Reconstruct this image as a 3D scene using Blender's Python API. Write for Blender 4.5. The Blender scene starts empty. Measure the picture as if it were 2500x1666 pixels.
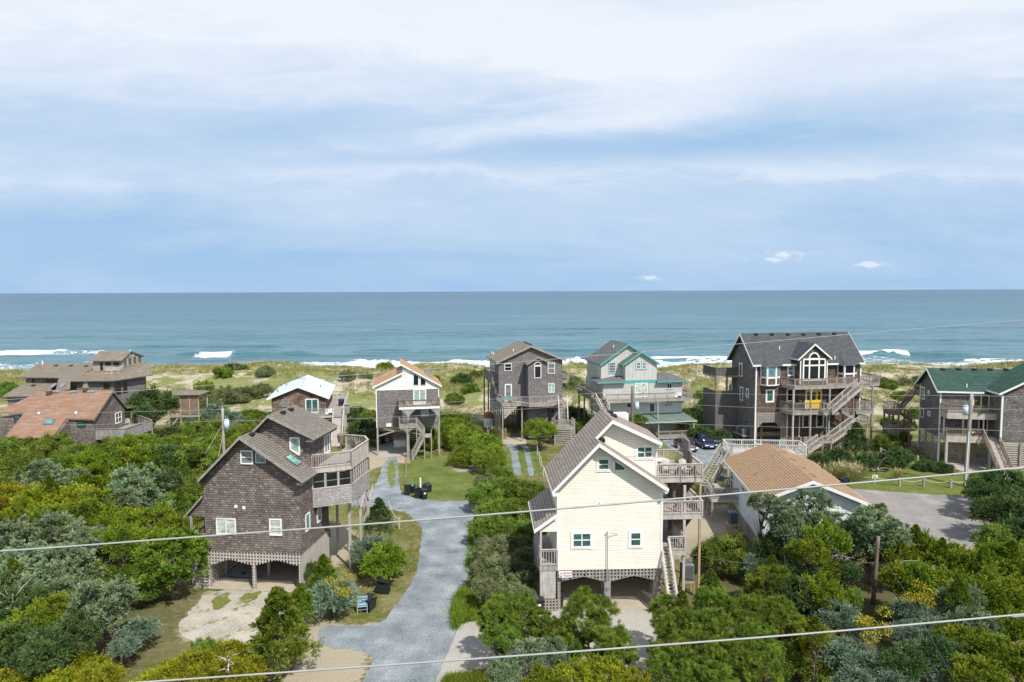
import bpy, bmesh, math, random
import numpy as np
from mathutils import Vector, Matrix, noise
random.seed(7); RNG = np.random.default_rng(7)
R = math.radians
sc = bpy.context.scene
COL = sc.collection

# ---------------------------------------------------------------- camera
F_PX, CX, CY = 1667.0, 1250.0, 833.0          # focal length and centre in photo pixels
CAM_H = 22.0
CM = Matrix.Rotation(R(90 - 4.19), 4, 'X') @ Matrix.Rotation(R(-0.229), 4, 'Z')
CAM = Vector((0, 0, CAM_H))
cam = bpy.data.cameras.new('camera'); camo = bpy.data.objects.new('camera', cam)
COL.objects.link(camo); sc.camera = camo
cam.sensor_width = 36; cam.lens = 36 * F_PX / 2500
cam.clip_start = 0.5; cam.clip_end = 60000
camo.matrix_world = Matrix.Translation(CAM) @ CM

# ---------------------------------------------------------------- world and sun
SUN_AZ, SUN_EL = 33.0, 52.0                   # sun behind the camera, to the right
w = bpy.data.worlds.new('World'); sc.world = w; w.use_nodes = True
nt = w.node_tree; nt.nodes.clear()
def N(t, typ, **kw):
    n = t.nodes.new(typ)
    for k, v in kw.items():
        if k.startswith('i_'): n.inputs[int(k[2:])].default_value = v
        else: setattr(n, k, v)
    return n
def math_(t, op, a, b=None, c=None, clamp=False):
    n = t.nodes.new('ShaderNodeMath'); n.operation = op; n.use_clamp = clamp
    for i, x in enumerate((a, b, c)):
        if x is None: continue
        if isinstance(x, (int, float)): n.inputs[i].default_value = x
        else: t.links.new(x, n.inputs[i])
    return n.outputs[0]
def ramp(t, fac, stops, interp='LINEAR'):
    n = t.nodes.new('ShaderNodeValToRGB'); n.color_ramp.interpolation = interp
    e = n.color_ramp.elements
    while len(e) < len(stops): e.new(0.5)
    for i, (p, c) in enumerate(stops):
        e[i].position = p
        if isinstance(c, (int, float)): c = (c, c, c)
        e[i].color = (c[0], c[1], c[2], 1)
    t.links.new(fac, n.inputs[0]); return n.outputs[0]
def mixc(t, fac, a, b, mode='MIX'):
    n = t.nodes.new('ShaderNodeMix'); n.data_type = 'RGBA'; n.blend_type = mode
    for idx, x in ((0, fac), (6, a), (7, b)):
        if isinstance(x, (int, float)): n.inputs[idx].default_value = x
        elif isinstance(x, tuple): n.inputs[idx].default_value = (x[0], x[1], x[2], 1)
        else: t.links.new(x, n.inputs[idx])
    return n.outputs[2]
def noisen(t, vec, scale, detail=4, rough=0.55, dist=0.0):
    n = N(t, 'ShaderNodeTexNoise'); n.inputs['Scale'].default_value = scale
    n.inputs['Detail'].default_value = detail; n.inputs['Roughness'].default_value = rough
    n.inputs['Distortion'].default_value = dist
    if vec is not None: t.links.new(vec, n.inputs['Vector'])
    return n.outputs['Fac']
def mapping(t, vec, scale=(1, 1, 1), loc=(0, 0, 0), rot=(0, 0, 0)):
    n = N(t, 'ShaderNodeMapping'); n.inputs['Scale'].default_value = scale
    n.inputs['Location'].default_value = loc; n.inputs['Rotation'].default_value = rot
    t.links.new(vec, n.inputs['Vector']); return n.outputs[0]

sky = N(nt, 'ShaderNodeTexSky'); sky.sky_type = 'NISHITA'; sky.sun_disc = False
sky.sun_elevation = R(SUN_EL); sky.sun_rotation = R(180 - SUN_AZ)
sky.air_density = 1.0; sky.dust_density = 0.6; sky.ozone_density = 1.6
tc = N(nt, 'ShaderNodeTexCoord')
sep = N(nt, 'ShaderNodeSeparateXYZ'); nt.links.new(tc.outputs['Generated'], sep.inputs[0])
X, Y, Z = sep.outputs
zc = math_(nt, 'MAXIMUM', Z, 0.0)
ay = math_(nt, 'ADD', math_(nt, 'ABSOLUTE', Y), 0.02)
U_ = math_(nt, 'DIVIDE', X, ay); V_ = math_(nt, 'MINIMUM', math_(nt, 'DIVIDE', zc, ay), 3.0)
comb = N(nt, 'ShaderNodeCombineXYZ'); nt.links.new(U_, comb.inputs[0]); nt.links.new(V_, comb.inputs[1]); P2 = comb.outputs[0]
n1 = noisen(nt, mapping(nt, P2, (1.7, 7.0, 1), (3.1, 1.7, 0), (0, 0, R(-7))), 1.0, 5, 0.55, 0.6)
n2 = noisen(nt, mapping(nt, P2, (4.5, 21.0, 1), (7.3, 2.2, 0), (0, 0, R(-5))), 1.0, 7, 0.62, 1.1)
n3 = noisen(nt, mapping(nt, P2, (14.0, 34.0, 1), (2.3, 5.2, 0), (0, 0, R(12))), 1.0, 6, 0.6, 0.8)
Uw = math_(nt, 'ADD', U_, math_(nt, 'MULTIPLY', math_(nt, 'SUBTRACT', n2, 0.5), 0.35))
Vw = math_(nt, 'ADD', V_, math_(nt, 'ADD', math_(nt, 'MULTIPLY', math_(nt, 'SUBTRACT', n2, 0.5), 0.05), math_(nt, 'MULTIPLY', math_(nt, 'SUBTRACT', n1, 0.5), 0.06)))
def blob(u0, v0, su, sv, tilt=0.0):
    du = math_(nt, 'SUBTRACT', Uw, u0); dv = math_(nt, 'SUBTRACT', math_(nt, 'SUBTRACT', Vw, v0), math_(nt, 'MULTIPLY', du, tilt))
    q = math_(nt, 'ADD', math_(nt, 'POWER', math_(nt, 'DIVIDE', du, su), 2.0), math_(nt, 'POWER', math_(nt, 'DIVIDE', dv, sv), 2.0))
    return math_(nt, 'EXPONENT', math_(nt, 'MULTIPLY', q, -1.0))
cov = ramp(nt, V_, [(0.0, 0.20), (0.06, 0.27), (0.10, 0.38), (0.15, 0.52), (0.22, 0.56), (0.30, 0.74), (0.42, 0.84), (0.6, 0.80)])
for n_, k_ in ((n1, 0.75), (n2, 0.42), (n3, 0.14)): cov = math_(nt, 'ADD', cov, math_(nt, 'MULTIPLY', math_(nt, 'SUBTRACT', n_, 0.5), k_))
for u0, v0, su, sv, k_, tl in ((-.45, .36, .40, .07, .10, 0), (.08, .33, .30, .035, .22, -.1), (.42, .375, .35, .03, .20, .12), (.30, .205, .42, .022, -.36, .05), (-.25, .225, .25, .02, -.16, .1), (-.15, .165, .22, .010, .26, 0), (.42, .165, .40, .012, .18, -.03), (.15, .245, .22, .022, .16, .12), (-.68, .105, .22, .035, -.24, 0), (-.42, .045, .22, .022, -.18, 0), (.62, .27, .25, .03, -.14, .1)):
    cov = math_(nt, 'ADD', cov, math_(nt, 'MULTIPLY', blob(u0, v0, su, sv, tl), k_))
ccol = ramp(nt, cov, [(0.08, (3.25, 5.0, 7.4)), (0.32, (4.1, 5.65, 7.6)), (0.52, (5.0, 6.25, 7.95)), (0.72, (6.4, 7.25, 8.5)), (0.95, (7.7, 8.2, 8.9))])
dirm = mapping(nt, P2, (34.0, 70.0, 1.0), (0.4, 0.9, 0.0)); cu = noisen(nt, dirm, 1.0, 6, 0.62, 0.5); pf = None
for u0, v0, su, sv in ((.385, .050, .030, .012), (.375, .043, .05, .005), (.20, .016, .025, .006), (.50, .036, .05, .006)):
    du = math_(nt, 'DIVIDE', math_(nt, 'SUBTRACT', U_, u0), su); dv = math_(nt, 'DIVIDE', math_(nt, 'SUBTRACT', V_, v0), sv)
    g_ = math_(nt, 'EXPONENT', math_(nt, 'MULTIPLY', math_(nt, 'ADD', math_(nt, 'MULTIPLY', du, du), math_(nt, 'MULTIPLY', dv, dv)), -1.0)); pf = g_ if pf is None else math_(nt, 'MAXIMUM', pf, g_)
cum = ramp(nt, math_(nt, 'ADD', pf, math_(nt, 'MULTIPLY', math_(nt, 'SUBTRACT', cu, 0.5), 2.6)), [(0.55, 0.0), (0.9, 0.3), (1.4, 0.75)])
ccol = mixc(nt, cum, ccol, (7.4, 7.9, 8.6))
c1 = mixc(nt, ramp(nt, zc, [(0.0, 0.0), (0.45, 0.05), (0.65, 0.55)]), ccol, sky.outputs[0])
bg = N(nt, 'ShaderNodeBackground'); bg.inputs[1].default_value = 0.10
nt.links.new(c1, bg.inputs[0])
wo = N(nt, 'ShaderNodeOutputWorld'); nt.links.new(bg.outputs[0], wo.inputs[0])

sl = bpy.data.lights.new('sun', 'SUN'); sl.energy = 4.5; sl.angle = R(0.6); sl.color = (1.0, 0.955, 0.88)
so = bpy.data.objects.new('sun', sl); COL.objects.link(so)
sd = Vector((math.sin(R(SUN_AZ)) * math.cos(R(SUN_EL)), -math.cos(R(SUN_AZ)) * math.cos(R(SUN_EL)), math.sin(R(SUN_EL))))
so.rotation_euler = sd.to_track_quat('Z', 'Y').to_euler(); so.location = sd * 200
sc.view_settings.view_transform = 'Standard'; sc.view_settings.look = 'None'
sc.view_settings.exposure = 0.19; sc.view_settings.gamma = 1.0

# ---------------------------------------------------------------- pixel helpers
def raydir(px, py): return (CM.to_3x3() @ Vector(((px - CX) / F_PX, (CY - py) / F_PX, -1.0)))
def ground(px, py, z=0.0):
    d = raydir(px, py); t = (z - CAM_H) / d.z
    return CAM + d * t
def atdist(px, py, dist):
    d = raydir(px, py); return CAM + d * (dist / d.y)
def project(p):
    v = CM.to_3x3().transposed() @ (Vector(p) - CAM)
    return CX + F_PX * v.x / -v.z, CY - F_PX * v.y / -v.z
def zf(x0, y0, s): return lambda a, b: (x0 + a / s, y0 + b / s)

# ---------------------------------------------------------------- object helpers
def tag(o, label=None, cat=None, group=None, kind=None):
    if label: o['label'] = label
    if cat: o['category'] = cat
    if group: o['group'] = group
    if kind: o['kind'] = kind
    return o
def empty(name, loc, rz=0.0, label=None, cat=None, group=None):
    o = bpy.data.objects.new(name, None); o.empty_display_size = 0.3
    COL.objects.link(o); o.location = loc; o.rotation_euler = (0, 0, rz)
    return tag(o, label, cat, group)
def copytree(o, parent=None):
    c = o.copy(); COL.objects.link(c); c.parent = parent
    for ch in o.children: copytree(ch, c)
    return c

class MB:
    def __init__(s): s.v = []; s.f = []
    def add(s, vs, fs):
        n = len(s.v); s.v += [tuple(x) for x in vs]; s.f += [tuple(i + n for i in f) for f in fs]; return s
    def box(s, x0, x1, y0, y1, z0, z1):
        x0, x1 = min(x0, x1), max(x0, x1); y0, y1 = min(y0, y1), max(y0, y1); z0, z1 = min(z0, z1), max(z0, z1)
        return s.add([(x0, y0, z0), (x1, y0, z0), (x1, y1, z0), (x0, y1, z0), (x0, y0, z1), (x1, y0, z1), (x1, y1, z1), (x0, y1, z1)],
                     [(3, 2, 1, 0), (4, 5, 6, 7), (0, 1, 5, 4), (1, 2, 6, 5), (2, 3, 7, 6), (3, 0, 4, 7)])
    def extr(s, pts, off):
        """closed solid: polygon pts pushed by vector off"""
        pts = [Vector(p) for p in pts]; off = Vector(off); n = len(pts)
        nr = Vector((0, 0, 0))
        for i in range(n): nr += pts[i].cross(pts[(i + 1) % n])
        if nr.dot(off) > 0: pts.reverse()
        return s.add(pts + [p + off for p in pts],
                     [tuple(range(n)), tuple(range(2 * n - 1, n - 1, -1))] + [(i, i + n, (i + 1) % n + n, (i + 1) % n)[::-1][::-1] for i in range(n)])
    def prY(s, poly, y0, y1): return s.extr([(a, y0, b) for a, b in poly], (0, y1 - y0, 0))
    def prX(s, poly, x0, x1): return s.extr([(x0, a, b) for a, b in poly], (x1 - x0, 0, 0))
    def prZ(s, poly, z0, z1): return s.extr([(a, b, z0) for a, b in poly], (0, 0, z1 - z0))
    def bar(s, p, q, w_, h_, up=(0, 0, 1)):
        p = Vector(p); q = Vector(q); d = q - p
        if d.length < 1e-6: return s
        d.normalize(); u = Vector(up)
        if abs(d.dot(u)) > 0.98: u = Vector((0, 1, 0))
        sd_ = d.cross(u).normalized(); u = sd_.cross(d).normalized()
        a = sd_ * w_ / 2; b = u * h_ / 2
        vs = [p - a - b, p + a - b, p + a + b, p - a + b, q - a - b, q + a - b, q + a + b, q - a + b]
        return s.add(vs, [(0, 1, 2, 3), (7, 6, 5, 4), (0, 4, 5, 1), (1, 5, 6, 2), (2, 6, 7, 3), (3, 7, 4, 0)])
    def cyl(s, p, q, r0, r1=None, n=10, cap=True):
        if r1 is None: r1 = r0
        p = Vector(p); q = Vector(q); d = (q - p).normalized()
        u = Vector((0, 0, 1)) if abs(d.z) < 0.9 else Vector((1, 0, 0))
        a = d.cross(u).normalized(); b = d.cross(a).normalized()
        vs = []
        for c, r in ((p, r0), (q, r1)):
            for i in range(n):
                t = 2 * math.pi * i / n; vs.append(c + a * math.cos(t) * r + b * math.sin(t) * r)
        fs = [(i, (i + 1) % n, n + (i + 1) % n, n + i) for i in range(n)]
        if cap: fs += [tuple(range(n - 1, -1, -1)), tuple(range(n, 2 * n))]
        return s.add(vs, fs)
    def tube(s, pts, rad, n=6):
        pts = [Vector(p) for p in pts]; vs = []; fs = []
        for k, p in enumerate(pts):
            d = (pts[min(k + 1, len(pts) - 1)] - pts[max(k - 1, 0)]).normalized()
            u = Vector((0, 0, 1)) if abs(d.z) < 0.9 else Vector((1, 0, 0))
            a = d.cross(u).normalized(); b = d.cross(a).normalized()
            r = rad[k] if isinstance(rad, (list, tuple)) else rad
            for i in range(n):
                t = 2 * math.pi * i / n; vs.append(p + a * math.cos(t) * r + b * math.sin(t) * r)
        for k in range(len(pts) - 1):
            for i in range(n): fs.append((k * n + i, k * n + (i + 1) % n, (k + 1) * n + (i + 1) % n, (k + 1) * n + i))
        fs.append(tuple(range(n - 1, -1, -1))); m = (len(pts) - 1) * n; fs.append(tuple(range(m, m + n)))
        return s.add(vs, fs)
    def mesh(s, name, recalc=True, uvs=True):
        me = bpy.data.meshes.new(name); me.from_pydata(s.v, [], s.f); me.update()
        if recalc and len(s.f) < 60000:
            bm = bmesh.new(); bm.from_mesh(me); bmesh.ops.recalc_face_normals(bm, faces=bm.faces); bm.to_mesh(me); bm.free()
        if uvs: boxuv(me)
        return me
    def build(s, name, mat, parent=None, label=None, smooth=False):
        me = s.mesh(name); me.materials.append(mat)
        if smooth: me.polygons.foreach_set('use_smooth', [True] * len(me.polygons))
        o = bpy.data.objects.new(name, me); COL.objects.link(o)
        if parent is not None: o.parent = parent
        if label: o['label'] = label
        return o

def boxuv(me):
    nl = len(me.loops)
    if nl == 0: return
    uv = me.uv_layers.new(name='UVMap')
    co = np.empty(len(me.vertices) * 3); me.vertices.foreach_get('co', co); co = co.reshape(-1, 3)
    li = np.empty(nl, dtype=np.int64); me.loops.foreach_get('vertex_index', li)
    nr = np.empty(len(me.polygons) * 3); me.polygons.foreach_get('normal', nr); nr = nr.reshape(-1, 3)
    lt = np.empty(len(me.polygons), dtype=np.int64); me.polygons.foreach_get('loop_total', lt)
    nn = np.repeat(nr, lt, axis=0)
    # orient the tangent the same way for a face and its mirror so courses line up
    flat = np.abs(nn[:, 2]) > 0.97
    t = np.stack([-nn[:, 1], nn[:, 0], np.zeros(nl)], 1)
    t[flat] = (1, 0, 0)
    t /= np.maximum(np.linalg.norm(t, axis=1, keepdims=True), 1e-9)
    b = np.cross(nn, t); b[flat] = (0, 1, 0)
    p = co[li]
    out = np.stack([(p * t).sum(1), (p * b).sum(1)], 1)
    uv.data.foreach_set('uv', out.reshape(-1))

# ---------------------------------------------------------------- materials
def newmat(name):
    m = bpy.data.materials.new(name); m.use_nodes = True; t = m.node_tree
    b = t.nodes['Principled BSDF']; return m, t, b
def setspec(b, v): b.inputs['Specular IOR Level'].default_value = v
def bump(t, b, h, strength, dist=0.02):
    n = N(t, 'ShaderNodeBump'); n.inputs['Strength'].default_value = strength; n.inputs['Distance'].default_value = dist
    t.links.new(h, n.inputs['Height']); t.links.new(n.outputs[0], b.inputs['Normal'])
def m_flat(name, c, rough=0.6, var=0.12, scale=1.5, spec=0.3, metal=0.0):
    m, t, b = newmat(name); tcn = N(t, 'ShaderNodeTexCoord')
    n = noisen(t, tcn.outputs['Object'], scale, 5, 0.6)
    lo = tuple(x * (1 - var) for x in c); hi = tuple(min(1, x * (1 + var)) for x in c)
    t.links.new(ramp(t, n, [(0.3, lo), (0.7, hi)]), b.inputs['Base Color'])
    b.inputs['Roughness'].default_value = rough; setspec(b, spec); b.inputs['Metallic'].default_value = metal
    return m
def m_brick(name, c1, c2, mortar, bw, rh, ms=0.012, stain=0.35, bmp=0.25, rough=0.85, stainc=None, offs=0.5):
    """courses of shingles or tiles laid out in metres in the UV map"""
    m, t, b = newmat(name); tcn = N(t, 'ShaderNodeTexCoord')
    br = N(t, 'ShaderNodeTexBrick'); br.offset = offs
    br.inputs['Scale'].default_value = 1; br.inputs['Brick Width'].default_value = bw; br.inputs['Row Height'].default_value = rh
    br.inputs['Mortar Size'].default_value = ms; br.inputs['Mortar Smooth'].default_value = 0.1; br.inputs['Bias'].default_value = 0.0
    br.inputs['Color1'].default_value = (0, 0, 0, 1); br.inputs['Color2'].default_value = (1, 1, 1, 1); br.inputs['Mortar'].default_value = (0.5, 0.5, 0.5, 1)
    nz_ = N(t, 'ShaderNodeTexNoise'); nz_.inputs['Scale'].default_value = 2.3; nz_.inputs['Detail'].default_value = 3; t.links.new(tcn.outputs['UV'], nz_.inputs['Vector'])
    vm = N(t, 'ShaderNodeVectorMath'); vm.operation = 'MULTIPLY_ADD'; t.links.new(nz_.outputs['Color'], vm.inputs[0]); vm.inputs[1].default_value = (0.10, rh * 0.30, 0); t.links.new(tcn.outputs['UV'], vm.inputs[2]); wv = vm.outputs[0]
    t.links.new(wv, br.inputs['Vector'])
    base = mixc(t, br.outputs['Color'], c1, c2)
    base = mixc(t, math_(t, 'MULTIPLY', ramp(t, br.outputs['Color'], [(0.84, 0.0), (0.97, 1.0)]), min(0.7, stain * 1.4)), base, stainc or tuple(x * 1.5 for x in c2))
    n = noisen(t, tcn.outputs['Object'], 0.7, 6, 0.65)
    base = mixc(t, math_(t, 'MULTIPLY', ramp(t, n, [(0.42, 0), (0.66, 1)]), stain), base, stainc or tuple(x * 1.6 for x in c2))
    n2 = noisen(t, mapping(t, tcn.outputs['UV'], (5, 1.3, 1)), 1.6, 4, 0.7)
    base = mixc(t, math_(t, 'MULTIPLY', ramp(t, n2, [(0.35, 1), (0.6, 0)]), stain * 0.8), base, tuple(x * 0.55 for x in c1))
    base = mixc(t, br.outputs['Fac'], base, mortar)
    t.links.new(base, b.inputs['Base Color']); b.inputs['Roughness'].default_value = rough; setspec(b, 0.15)
    # each course laps the one below: saw-tooth height along the slope
    sp = N(t, 'ShaderNodeSeparateXYZ'); t.links.new(wv, sp.inputs[0])
    saw = math_(t, 'FRACT', math_(t, 'DIVIDE', sp.outputs[1], rh))
    h = math_(t, 'SUBTRACT', math_(t, 'MULTIPLY', saw, -1.0), math_(t, 'MULTIPLY', br.outputs['Fac'], 0.8))
    bump(t, b, h, bmp, 0.03)
    return m
def m_siding(name, c, rh=0.16, gap=0.16, rough=0.55, vert=False, seam_shadec=None, stain=0.075):
    m, t, b = newmat(name); tcn = N(t, 'ShaderNodeTexCoord')
    sp = N(t, 'ShaderNodeSeparateXYZ'); t.links.new(tcn.outputs['UV'], sp.inputs[0])
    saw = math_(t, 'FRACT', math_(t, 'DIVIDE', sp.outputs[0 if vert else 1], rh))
    line = ramp(t, saw, [(0.0, 1.0), (gap * 0.6, 1.0), (gap, 0.0), (1.0, 0.0)])  # line along each board paints lap shadow and slight dirt into the colour
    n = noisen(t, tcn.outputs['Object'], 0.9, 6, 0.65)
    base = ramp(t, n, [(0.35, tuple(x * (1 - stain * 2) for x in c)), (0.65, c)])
    base = mixc(t, line, base, seam_shadec or tuple(x * 0.62 for x in c))
    t.links.new(base, b.inputs['Base Color']); b.inputs['Roughness'].default_value = rough; setspec(b, 0.3)
    bump(t, b, math_(t, 'MULTIPLY', saw, -1.0), 0.35, 0.02)
    return m
def m_wood(name, c1, c2, scale=(1, 1, 1), rough=0.8, board=None):
    m, t, b = newmat(name); tcn = N(t, 'ShaderNodeTexCoord')
    n = noisen(t, mapping(t, tcn.outputs['Object'], (2.2, 2.2, 0.9)), 1.3, 6, 0.65)
    n2 = noisen(t, mapping(t, tcn.outputs['UV'], (9, 0.7, 1)), 2.0, 4, 0.6)
    f = math_(t, 'ADD', math_(t, 'MULTIPLY', n, 0.6), math_(t, 'MULTIPLY', n2, 0.4))
    base = ramp(t, f, [(0.36, c1), (0.62, c2)])
    if board:
        sp = N(t, 'ShaderNodeSeparateXYZ'); t.links.new(tcn.outputs['UV'], sp.inputs[0])
        ax = sp.outputs[board[1]]
        saw = math_(t, 'FRACT', math_(t, 'DIVIDE', ax, board[0]))
        idn = math_(t, 'FLOOR', math_(t, 'DIVIDE', ax, board[0]))
        wn = N(t, 'ShaderNodeTexWhiteNoise'); wn.noise_dimensions = '1D'; t.links.new(idn, wn.inputs['W'])
        base = mixc(t, math_(t, 'MULTIPLY', wn.outputs[0], 0.35), base, tuple(x * 0.55 for x in c1))
        base = mixc(t, ramp(t, saw, [(0.0, 1.0), (0.07, 1.0), (0.12, 0.0)]), base, tuple(x * 0.25 for x in c1))
    t.links.new(base, b.inputs['Base Color']); b.inputs['Roughness'].default_value = rough; setspec(b, 0.15)
    return m
def m_glass(name, c, rough=0.06, spec=0.6):
    m, t, b = newmat(name); tcn = N(t, 'ShaderNodeTexCoord')
    n = noisen(t, mapping(t, tcn.outputs['Object'], (1.2, 1.2, 2.0)), 1.3, 3, 0.6)
    t.links.new(ramp(t, n, [(0.35, tuple(x * 0.6 for x in c)), (0.65, tuple(x * 1.3 for x in c))]), b.inputs['Base Color'])
    b.inputs['Roughness'].default_value = rough; setspec(b, spec); return m
M = {}
M['sh_dark'] = m_brick('weathered_shingle', (0.13, 0.102, 0.092), (0.245, 0.205, 0.188), (0.05, 0.039, 0.035), 0.24, 0.17, 0.016, 0.40, 0.5, stainc=(0.40, 0.355, 0.33))
M['sh_grey'] = m_brick('grey_shingle', (0.165, 0.150, 0.152), (0.255, 0.237, 0.24), (0.075, 0.07, 0.07), 0.22, 0.19, 0.016, 0.3, 0.4, stainc=(0.36, 0.34, 0.34))
M['sh_mid'] = m_brick('mid_grey_shingle', (0.125, 0.112, 0.108), (0.235, 0.213, 0.207), (0.05, 0.045, 0.043), 0.24, 0.2, 0.016, 0.4, 0.45, stainc=(0.36, 0.34, 0.33))
M['sh_brown'] = m_brick('brown_shingle', (0.10, 0.062, 0.05), (0.205, 0.14, 0.115), (0.04, 0.028, 0.024), 0.21, 0.2, 0.016, 0.5, 0.4, stainc=(0.26, 0.2, 0.17))
M['sh_blot'] = m_brick('blotchy_shingle', (0.10, 0.07, 0.062), (0.17, 0.125, 0.11), (0.05, 0.035, 0.03), 0.2, 0.19, 0.016, 0.75, 0.35, stainc=(0.50, 0.37, 0.27))
M['sh_pale'] = m_brick('pale_grey_shingle', (0.30, 0.285, 0.28), (0.42, 0.40, 0.39), (0.15, 0.14, 0.14), 0.2, 0.17, 0.014, 0.3, 0.3)
M['rf_grey'] = m_brick('grey_roof_tiles', (0.185, 0.168, 0.145), (0.245, 0.225, 0.195), (0.10, 0.09, 0.078), 0.30, 0.21, 0.028, 0.15, 0.5)
M['rf_tan'] = m_brick('tan_roof_tiles', (0.31, 0.262, 0.225), (0.39, 0.335, 0.29), (0.16, 0.13, 0.11), 0.31, 0.24, 0.030, 0.18, 0.5)
M['rf_orange'] = m_brick('orange_roof_tiles', (0.36, 0.24, 0.145), (0.46, 0.315, 0.20), (0.19, 0.12, 0.07), 0.31, 0.22, 0.036, 0.1, 0.5, stainc=(0.48, 0.36, 0.25))
M['rf_red'] = m_brick('red_roof_tiles', (0.255, 0.14, 0.09), (0.325, 0.205, 0.14), (0.17, 0.095, 0.07), 0.9, 0.2, 0.012, 0.3, 0.3, stainc=(0.36, 0.29, 0.25))
M['rf_char'] = m_brick('charcoal_roof', (0.068, 0.074, 0.08), (0.105, 0.112, 0.12), (0.05, 0.052, 0.056), 0.5, 0.2, 0.02, 0.12, 0.3, stainc=(0.12, 0.125, 0.13))
M['rf_slate'] = m_brick('slate_roof', (0.115, 0.125, 0.12), (0.175, 0.185, 0.175), (0.08, 0.085, 0.08), 0.5, 0.2, 0.02, 0.12, 0.3)
M['rf_green'] = m_brick('green_roof', (0.030, 0.066, 0.053), (0.055, 0.108, 0.087), (0.022, 0.05, 0.04), 0.6, 0.2, 0.02, 0.15, 0.3, stainc=(0.075, 0.14, 0.115))
M['rf_sage'] = m_brick('sage_roof', (0.12, 0.17, 0.145), (0.17, 0.225, 0.195), (0.08, 0.12, 0.1), 0.5, 0.2, 0.02, 0.15, 0.3)
M['rf_brown'] = m_brick('brown_roof', (0.175, 0.15, 0.12), (0.25, 0.22, 0.178), (0.12, 0.10, 0.085), 0.4, 0.18, 0.014, 0.15, 0.3)
M['rf_caramel'] = m_brick('caramel_roof', (0.36, 0.21, 0.115), (0.50, 0.31, 0.18), (0.25, 0.15, 0.09), 0.4, 0.2, 0.015, 0.15, 0.3)
M['rf_metal'] = m_flat('pale_metal_roof', (0.60, 0.67, 0.69), 0.4, 0.06, 0.6, 0.5)
M['yellow'] = m_siding('yellow_lap_siding', (0.90, 0.862, 0.755), 0.175, 0.2, seam_shadec=(0.64, 0.60, 0.47))
M['paleblue'] = m_siding('pale_blue_siding', (0.70, 0.755, 0.79), 0.19, 0.16)
M['whitesiding'] = m_siding('white_siding', (0.80, 0.82, 0.82), 0.16, 0.15)
M['grey_lap'] = m_siding('grey_lap_siding', (0.54, 0.545, 0.515), 0.2, 0.15)
M['grey_batten'] = m_siding('grey_board_and_batten', (0.57, 0.575, 0.54), 0.62, 0.10, vert=True)
M['white'] = m_flat('white_paint', (0.82, 0.82, 0.80), 0.45, 0.04)
M['chalk'] = m_flat('chalky_pale_paint', (0.56, 0.545, 0.52), 0.6, 0.1)
M['teal'] = m_flat('teal_paint', (0.09, 0.37, 0.36), 0.5, 0.08)
M['yellowdoor'] = m_flat('yellow_door_paint', (0.80, 0.50, 0.01), 0.4, 0.04)
M['wood'] = m_wood('weathered_wood', (0.225, 0.205, 0.185), (0.41, 0.38, 0.345))
M['wood_l'] = m_wood('pale_weathered_wood', (0.36, 0.325, 0.295), (0.56, 0.51, 0.47))
M['wood_tan'] = m_wood('tan_wood', (0.33, 0.225, 0.13), (0.52, 0.375, 0.24))
M['wood_brown'] = m_wood('brown_wood', (0.17, 0.125, 0.095), (0.29, 0.225, 0.18))
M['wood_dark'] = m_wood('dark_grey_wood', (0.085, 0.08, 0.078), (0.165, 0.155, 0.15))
M['deck'] = m_wood('deck_boards', (0.29, 0.265, 0.24), (0.44, 0.40, 0.37), board=(0.16, 1))
M['fence_b'] = m_wood('fence_boards', (0.25, 0.19, 0.16), (0.40, 0.32, 0.275), board=(0.17, 0))
M['fence_g'] = m_wood('grey_fence_boards', (0.27, 0.255, 0.24), (0.44, 0.42, 0.395), board=(0.17, 0))
M['ply'] = m_wood('weathered_plywood', (0.30, 0.29, 0.28), (0.52, 0.51, 0.49))
M['pole'] = m_wood('utility_pole_wood', (0.26, 0.245, 0.22), (0.44, 0.42, 0.385))
M['pole_d'] = m_wood('dark_pole_wood', (0.13, 0.10, 0.085), (0.25, 0.205, 0.175))
M['gl_dark'] = m_glass('dark_glass', (0.015, 0.02, 0.024))
M['gl_teal'] = m_glass('teal_glass', (0.05, 0.125, 0.115), 0.12)
M['gl_blue'] = m_glass('blue_glass', (0.16, 0.27, 0.33), 0.10)
M['gl_white'] = m_glass('blind_behind_glass', (0.52, 0.54, 0.52), 0.15, 0.4)
M['gl_grey'] = m_glass('grey_blind_glass', (0.19, 0.21, 0.23), 0.12)
M['gl_aqua'] = m_glass('curtained_glass', (0.34, 0.46, 0.42), 0.2, 0.4)
M['gl_sky'] = m_glass('skylight_glass', (0.22, 0.48, 0.44), 0.1, 0.6)
M['gl_amber'] = m_glass('amber_reflecting_glass', (0.11, 0.115, 0.045), 0.12)
M['screen'] = m_flat('dark_insect_screen', (0.012, 0.012, 0.013), 0.7, 0.1)
M['black'] = m_flat('black_plastic', (0.018, 0.020, 0.024), 0.42, 0.1, 3, 0.45)
M['blackm'] = m_flat('black_vent', (0.02, 0.02, 0.022), 0.6, 0.1)
M['acgrey'] = m_flat('grey_condenser_metal', (0.25, 0.265, 0.27), 0.45, 0.06, 2, 0.4)
M['acblue'] = m_flat('blue_condenser_metal', (0.13, 0.20, 0.27), 0.45, 0.06, 2, 0.4)
M['metal'] = m_flat('galvanised_metal', (0.45, 0.47, 0.48), 0.4, 0.06, 3, 0.5, 0.6)
M['cable'] = m_flat('aluminium_cable', (0.36, 0.365, 0.36), 0.5, 0.06, 3, 0.4)
M['cable_d'] = m_flat('dark_cable', (0.10, 0.10, 0.12), 0.5, 0.06, 3, 0.4)
M['xfmr'] = m_flat('transformer_paint', (0.50, 0.60, 0.70), 0.4, 0.05, 3, 0.4)
M['rope'] = m_flat('rope', (0.60, 0.56, 0.48), 0.8, 0.1, 9)
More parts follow.
